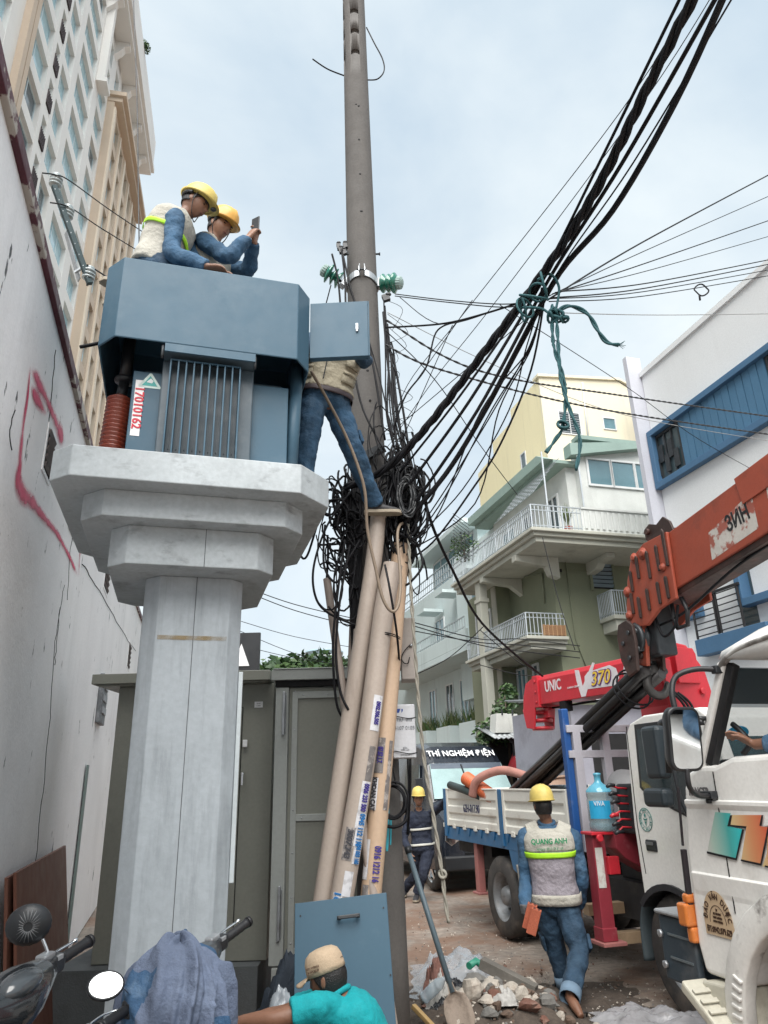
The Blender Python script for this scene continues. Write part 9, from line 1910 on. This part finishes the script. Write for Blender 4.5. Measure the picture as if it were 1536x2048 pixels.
def scooters_and_jacket():
 pl = mat('scooter_black', (.014, .017, .02), .22, var=.2, bump=0, coat=.5); pg = mat('scooter_grey', (.04, .045, .05), .35, var=.2, bump=0, coat=.3)
 gi, go = onY(118, 1900, 2.68), onY(166, 1862, 2.80); e = (go - gi).normalized(); C = gi - e * .25 - ZZ * .03
 e = (V((e.x, e.y, e.z * .5))).normalized()
 scooter('black scooter at the lower corner with a ribbed round mirror back and hanging keys', C, e, 1.1, pl, {1: (onY(58, 1848, 2.62), V((-.35, .9, .1)))}, 1)
 gi, go = onY(447, 1862, 3.30), onY(492, 1826, 3.42); e = (go - gi).normalized(); C = gi - e * .25 - ZZ * .05
 scooter('dark grey scooter under the draped denim jacket, its left mirror reflecting the sky', C, V((e.x, e.y, e.z * .8)).normalized(), 1.05, pg, {-1: (onY(212, 1970, 2.78), V((.42, -.80, .50)))}, 2)
 # denim jacket thrown over its handlebars, lining outwards
 lin = cloth('denim_lining', (.115, .145, .215), .2, .6, dirt=.4, dcol=(.19, .23, .31), ds=5); den = cloth('jacket_denim', (.035, .085, .165), .25, .6, dirt=.6, dcol=(.2, .29, .4), ds=9, dthr=(.5, .7))
 Cj = onY(352, 2010, 3.02); nu, nv = 120, 40; m = MB(); rows = []
 for j in range(nv + 1):
  v = j / nv; row = []
  for i in range(nu):
   a = 2 * PI * i / nu; ph = min(v * 1.7, 1) * PI / 2; R_ = math.sin(ph); h = math.cos(ph); drop = max(0, v - .55) * (.62 + .16 * math.sin(a * 3 + 1) + .08 * math.sin(a * 7))
   w = a + .35 * math.sin(v * 3 + a * 2)
   cr = lambda x: 1 - abs(math.sin(x)) ** .6
   fold = 1 + (.32 * cr(w * 4.5 + .8 * math.sin(a * 2)) + .16 * cr(w * 8.5 + 3 * v) - .24) * min(1, .25 + v * 1.3) + .10 * NZ.noise((math.cos(a) * 2, math.sin(a) * 2, v * 3))
   ri = .030 * math.sin(9 * v + 3 * math.cos(a) + 2 * math.sin(a * 2)) * (1 - v)
   row.append(Cj + V((.205 * R_ * math.cos(a) * fold, .19 * R_ * math.sin(a) * fold, .20 * h - drop + ri + .035 * NZ.noise((math.cos(a) * 3, math.sin(a) * 3, v * 5 + 2)))))
  rows.append(row)
 m.rings(rows, cap=False)
 for q, f in enumerate(m.f):
  j, i = divmod(q, nu); a = 2 * PI * i / nu; v = j / nv
  m.m[q] = 1 if (v > .30 and RAD(196) < a < RAD(252) + .2 * math.sin(v * 9)) or v > .93 or (RAD(20) < a < RAD(100)) or (v > .6 and a > RAD(318)) else 0
 jk = m.build('denim_jacket', [lin, den], org=Cj, solid=.006, sub=1, disp=(.008, .05)); tag(jk, 'blue denim jacket thrown inside out over the scooter handlebars', 'jacket')
scooters_and_jacket()
# ------------------------------------------------------------------ shovel, rubble heap, plastic and litter
def rock(mb, c, r, rr, flat=.7):
 n, mm = 9, 6; sd = rr.random() * 50; ax = [V((rr.gauss(0, 1), rr.gauss(0, 1), rr.gauss(0, 1))).normalized() for _ in range(7)]; ds = [rr.uniform(.35, .85) for _ in range(7)]
 rows = []
 for i in range(mm + 1):
  t = PI * min(max(i / mm, .04), .96); row = []
  for k in range(n):
   d = V((math.sin(t) * math.cos(2 * PI * k / n), math.sin(t) * math.sin(2 * PI * k / n), -math.cos(t))); q = 1.0
   for a, s in zip(ax, ds):
    u = d.dot(a)
    if u > 0: q = min(q, s / u)
   q *= 1 + .10 * NZ.noise(d * 2 + V((sd, 0, 0))); row.append(c + V((d.x * r * q, d.y * r * q, d.z * r * q * flat)))
  rows.append(row)
 mb.rings(rows, smooth=False)
def ground_stuff():
 rr = random.Random(21)
 stone = mat('pale_rubble', (.40, .36, .31), .9, var=.25, vs=9, fine=.15, bump=.6, bs=60, dirt=.6, dcol=(.17, .12, .09), ds=7); stone_d = mat('brown_rubble', (.12, .08, .058), .9, var=.3, vs=9, bump=.6, dirt=.5, ds=7); stone_g = mat('grey_rubble', (.15, .145, .135), .9, var=.3, vs=9, bump=.6, dirt=.5, ds=7)
 brk = mat('broken_brick', (.15, .07, .05), .9, var=.25, vs=9, bump=.6, dirt=.4, dcol=(.3, .26, .22), ds=9)
 def near_feet(x, y): return (1.22 < x < 1.66 and 6.05 < y < 7.3)
 def mound(x, y): return (1 - .8 * math.exp(-((x - 1.43) / .22) ** 2)) * ( .17 * math.exp(-((x - .72) / .45) ** 2 - ((y - 6.35) / .50) ** 2) + .06 * math.exp(-((x - 1.1) / .30) ** 2 - ((y - 6.5) / .3) ** 2))
 dirt = mat('rubble_dirt', (.075, .058, .046), .95, var=.35, vs=3, fine=.3, fs=25, bump=.9, bs=50, bump2=.5, bs2=12)
 m = MB()
 def fn(u, v): x, y = -.4 + u * 2.6, 5.5 + v * 2.0; e = min(1, u * 6, (1 - u) * 6, v * 6, (1 - v) * 6); return V((x, y, (mound(x, y) + .035 * NZ.noise((x * 5, y * 5, 0)) + .02 * NZ.noise((x * 13, y * 13, 4))) * e + .012 - .05 * (1 - e)))
 m.grid(fn, 70, 56); o = m.build('dirt_heap', dirt); tag(o, 'low heap of dark dirt under the rubble beside the pole', kind='structure')
 # individual chunks
 for k in range(270):
  if k < 215: x, y = rr.gauss(.80, .38), rr.gauss(6.42, .32)
  else: x, y = rr.uniform(.3, 1.9), rr.uniform(6.2, 8.2)
  r = rr.uniform(.022, .058) * (1.9 if rr.random() < .16 else 1) if k < 215 else rr.uniform(.010, .026)
  if not (.15 < x < 2.2) or y < 5.9 or near_feet(x, y): continue
  m = MB(); c = V((x, y, mound(x, y) + r * rr.uniform(.1, .7))); rock(m, c, r, rr, rr.uniform(.5, .9)); mt, lab, nm = rr.choice(((stone, 'pale chunk of broken concrete in the rubble beside the shovel', 'concrete_chunk'), (stone, 'pale chunk of broken concrete in the rubble beside the shovel', 'concrete_chunk'), (stone_g, 'grey stone lying in the rubble beside the shovel', 'stone'), (stone_d, 'brown clod of earth lying in the rubble beside the shovel', 'earth_clod'), (stone, 'pale chunk of broken concrete in the rubble beside the shovel', 'concrete_chunk'), (brk, 'broken piece of red brick in the rubble beside the shovel', 'brick_piece')))
  o = m.build(nm, mt, org=c); tag(o, lab, nm.replace('_', ' '), 'rubble beside the shovel')
 m = MB()
 for k in range(1500):
  x, y = (rr.gauss(.9, .55), rr.gauss(6.7, .6)) if k < 800 else (rr.uniform(.2, 2.6), rr.uniform(6.3, 11))
  if x < .1 or y < 5.8: continue
  m.mi = rr.choice((0, 0, 1, 2)); r = rr.uniform(.005, .016); c = V((x, y, mound(x, y) + .008))
  a = rr.random() * 6; e = V((math.cos(a), math.sin(a), 0)) * r; f = V((-math.sin(a), math.cos(a), 0)) * r * .7
  m.add([c - e, c + f, c + e * .9, c - f, c + ZZ * r * .8 + e * .2, c - ZZ * r * .3], [(0, 3, 4), (3, 2, 4), (2, 1, 4), (1, 0, 4), (3, 0, 5), (2, 3, 5), (1, 2, 5), (0, 1, 5)])
 m.mi = 0; o = m.build('gravel', [stone, stone_d, stone_g]); tag(o, 'scattered gravel and crumbs of rubble on the street', kind='stuff')
 m = MB()
 for k in range(420):
  x, y = rr.gauss(.78, .36), rr.gauss(6.42, .34)
  if not (.12 < x < 1.9) or y < 5.85 or near_feet(x, y): continue
  m.mi = rr.choice((0, 1, 1, 2, 2)); q = rr.uniform(.008, .026); rock(m, V((x, y, mound(x, y) + q * .5)), q, rr, .6)
 o = m.build('debris', [stone, stone_d, stone_g]); tag(o, 'small crumbled debris filling the rubble heap', kind='stuff')
 # shovel
 a, b = onY(814, 1694, 6.25), onY(905, 1985, 5.98); d = (b - a).normalized(); t = thing('shovel', 'shovel with grey tube handle standing in the rubble', 'shovel', b)
 m = MB(); m.tube([a, b], .021, 12); m.build('handle', mat('grey_tube', (.10, .14, .165), .45, var=.1), t); m = MB(); m.tube([a, a + d * .05], .026, 12); m.build('handle_end', K['plastic'], t)
 bm = mat('dirty_blade', (.27, .22, .18), .8, .2, var=.3, dirt=.8, ds=7, dcol=(.10, .07, .05), bump=.4); m = MB(); la = d.cross(V((0, -1, .2))).normalized(); nn = la.cross(d).normalized(); rows = []
 for u, w in ((-.06, .02), (.0, .025), (.03, .08), (.10, .10), (.18, .10), (.24, .07), (.28, .02)): rows.append([b + d * u + la * (w * q) + nn * (.03 * q * q - .01) for q in (-1, -.6, -.2, .2, .6, 1)])
 m.add([p for r_ in rows for p in r_], [(i * 6 + j, i * 6 + j + 1, (i + 1) * 6 + j + 1, (i + 1) * 6 + j) for i in range(6) for j in range(5)], True); m.build('blade', bm, t, solid=.004)
 # grey beam in the rubble, yellow stick, green hose end, dark sacks, paper
 def bar(name, label, cat, p, q, w, h, mt): m = MB(); m.beam(p, q, w, h); o = m.build(name, mt, org=(V(p) + V(q)) / 2, bevel=.006, disp=(.012, .06)); return tag(o, label, cat)
 wood = mat('weathered_wood', (.13, .12, .105), .85, var=.3, vs=6, bump=.5)
 bar('timber', 'weathered grey timber lying across the rubble, upper one', 'timber', onY(962, 1925, 6.65), onY(1072, 1982, 6.45), .09, .08, wood); bar('timber', 'shorter dark timber lying below the long one in the rubble', 'timber', onY(1000, 1990, 6.4), onY(1065, 2020, 6.35), .08, .06, wood)
 bar('bamboo_stick', 'yellow brown stick at the foot of the pole', 'stick', onY(826, 2012, 6.2), onY(872, 2060, 6.0), .035, .035, mat('bamboo', (.36, .24, .10), .6))
 m = MB(); m.tube([onY(938, 1932, 6.8), onY(952, 1922, 6.9), onY(966, 1934, 6.85)], .028, 12); o = m.build('green_pipe_piece', mat('green_pipe', (.03, .24, .16), .5), org=onY(950, 1928, 6.85)); tag(o, 'short bright green pipe piece in the rubble under the plastic sheet', 'pipe')
 def crumple(name, label, cat, c, sx, sy, h, mt, seed, kind=None, n=40, amp=.5, ex=V((1, 0, 0)), ey=V((0, 1, 0))):
  m = MB()
  def fn(u, v):
   a, b_ = u * 2 - 1, v * 2 - 1; edge = 1 + .22 * NZ.noise((a * 2 + seed, b_ * 2, 0)); r2 = min(1, a * a + b_ * b_)
   z = h * (1 - r2) ** .6 * (.75 + amp * NZ.noise((a * 2.5, b_ * 2.5, seed)) + amp * .6 * abs(NZ.noise((a * 6, b_ * 6, seed + 3))) + amp * .35 * NZ.noise((a * 13, b_ * 13, seed)))
   p = c + ex * (a * sx * edge) + ey * (b_ * sy * edge); p.z = c.z + max(.005, z); return p
  m.grid(fn, n, n, smooth=True); o = m.build(name, mt, org=c); return tag(o, label, cat)
 clear = mat('clear_plastic_sheet', (.50, .55, .60), .14, alpha=.45, var=.2, vs=6, bump=.4, bs=18, spec=.9); milky = mat('milky_plastic', (.46, .46, .48), .2, alpha=.6, var=.2, vs=8, bump=.4, bs=25, spec=.8); blackp = mat('black_plastic_bag', (.012, .012, .014), .3, bump=.5, bs=20); paper = mat('white_paper', (.40, .39, .37), .8, var=.2, vs=5, dirt=.4, ds=7); rag = mat('rust_cloth', (.20, .10, .08), .85, var=.3, bump=.4)
 crumple('plastic_sheet', 'large crumpled clear plastic sheet spread behind the shovel', 'plastic sheet', V((.55, 7.35, .03)), .42, .55, .22, clear, 3)
 crumple('plastic_bag', 'crumpled milky plastic bag lying by the wheel of the near truck', 'plastic bag', V((1.78, 6.12, .02)), .34, .24, .10, milky, 9)
 crumple('plastic_bag', 'second milky plastic bag, further right towards the near truck step', 'plastic bag', V((2.2, 5.98, .02)), .38, .22, .09, milky, 14)
 crumple('black_bag', 'black plastic bag in the rubble close to the pole', 'bag', V((.37, 6.32, .04)), .13, .13, .12, blackp, 5); crumple('black_bag', 'black plastic scrap under the edge of the clear sheet', 'bag', V((.50, 6.75, .03)), .22, .16, .15, blackp, 8)
 crumple('paper_scrap', 'torn white paper scrap in the rubble right of the shovel blade', 'paper', V((.78, 6.18, .15)), .10, .12, .10, paper, 11); crumple('paper_scrap', 'pale crumpled sack piece left of the shovel blade', 'paper', V((.33, 6.5, .05)), .11, .14, .22, paper, 17); crumple('rust_rag', 'rust coloured rag at the foot of the pole', 'rag', V((.33, 6.62, .10)), .12, .12, .25, rag, 6)
 c = onY(846, 1998, 6.3); e = V((.62, -.2, .52)).normalized(); m = MB(); m.lathe([(.005, 0), (.040, .004), (.044, .02), (.040, .05), (.044, .06), (.044, .13), (.040, .14), (.044, .15), (.042, .17), (.018, .215), (.018, .235)], c, e, n=18); o = m.build('plastic_bottle', mat('clear_bottle', (.45, .55, .62), .12, alpha=.5, bump=0, spec=.9), org=c); tag(o, 'empty clear plastic bottle lying in the rubble left of the shovel', 'bottle'); m = MB(); m.lathe([(.02, .235), (.02, .255), (.005, .256)], c, e, n=12); m.build('bottle_cap', K['white'], o)
 # dark junk by the plinths at the lower left
 crumple('dark_sack', 'dark blue sack slumped behind the squatting man', 'sack', V((-.62, 5.1, .0)), .28, .3, .85, mat('dark_sack', (.02, .03, .045), .8, var=.3, bump=.4), 23, n=30, amp=.25); crumple('small_plastic_bag', 'small clear bag of parts by the hand of the squatting man', 'bag', V((-.62, 4.5, .55)), .07, .06, .12, clear, 31, n=18)
 m = MB(); m.box((-1.15, 3.9, 0), (-.85, 4.4, .42)); o = m.build('red_tool_box', mat('dark_red_box', (.10, .03, .025), .6, dirt=.4), org=(-1, 4.1, 0), bevel=.01); tag(o, 'dark red tool box on the ground behind the scooters', 'tool box')
ground_stuff()
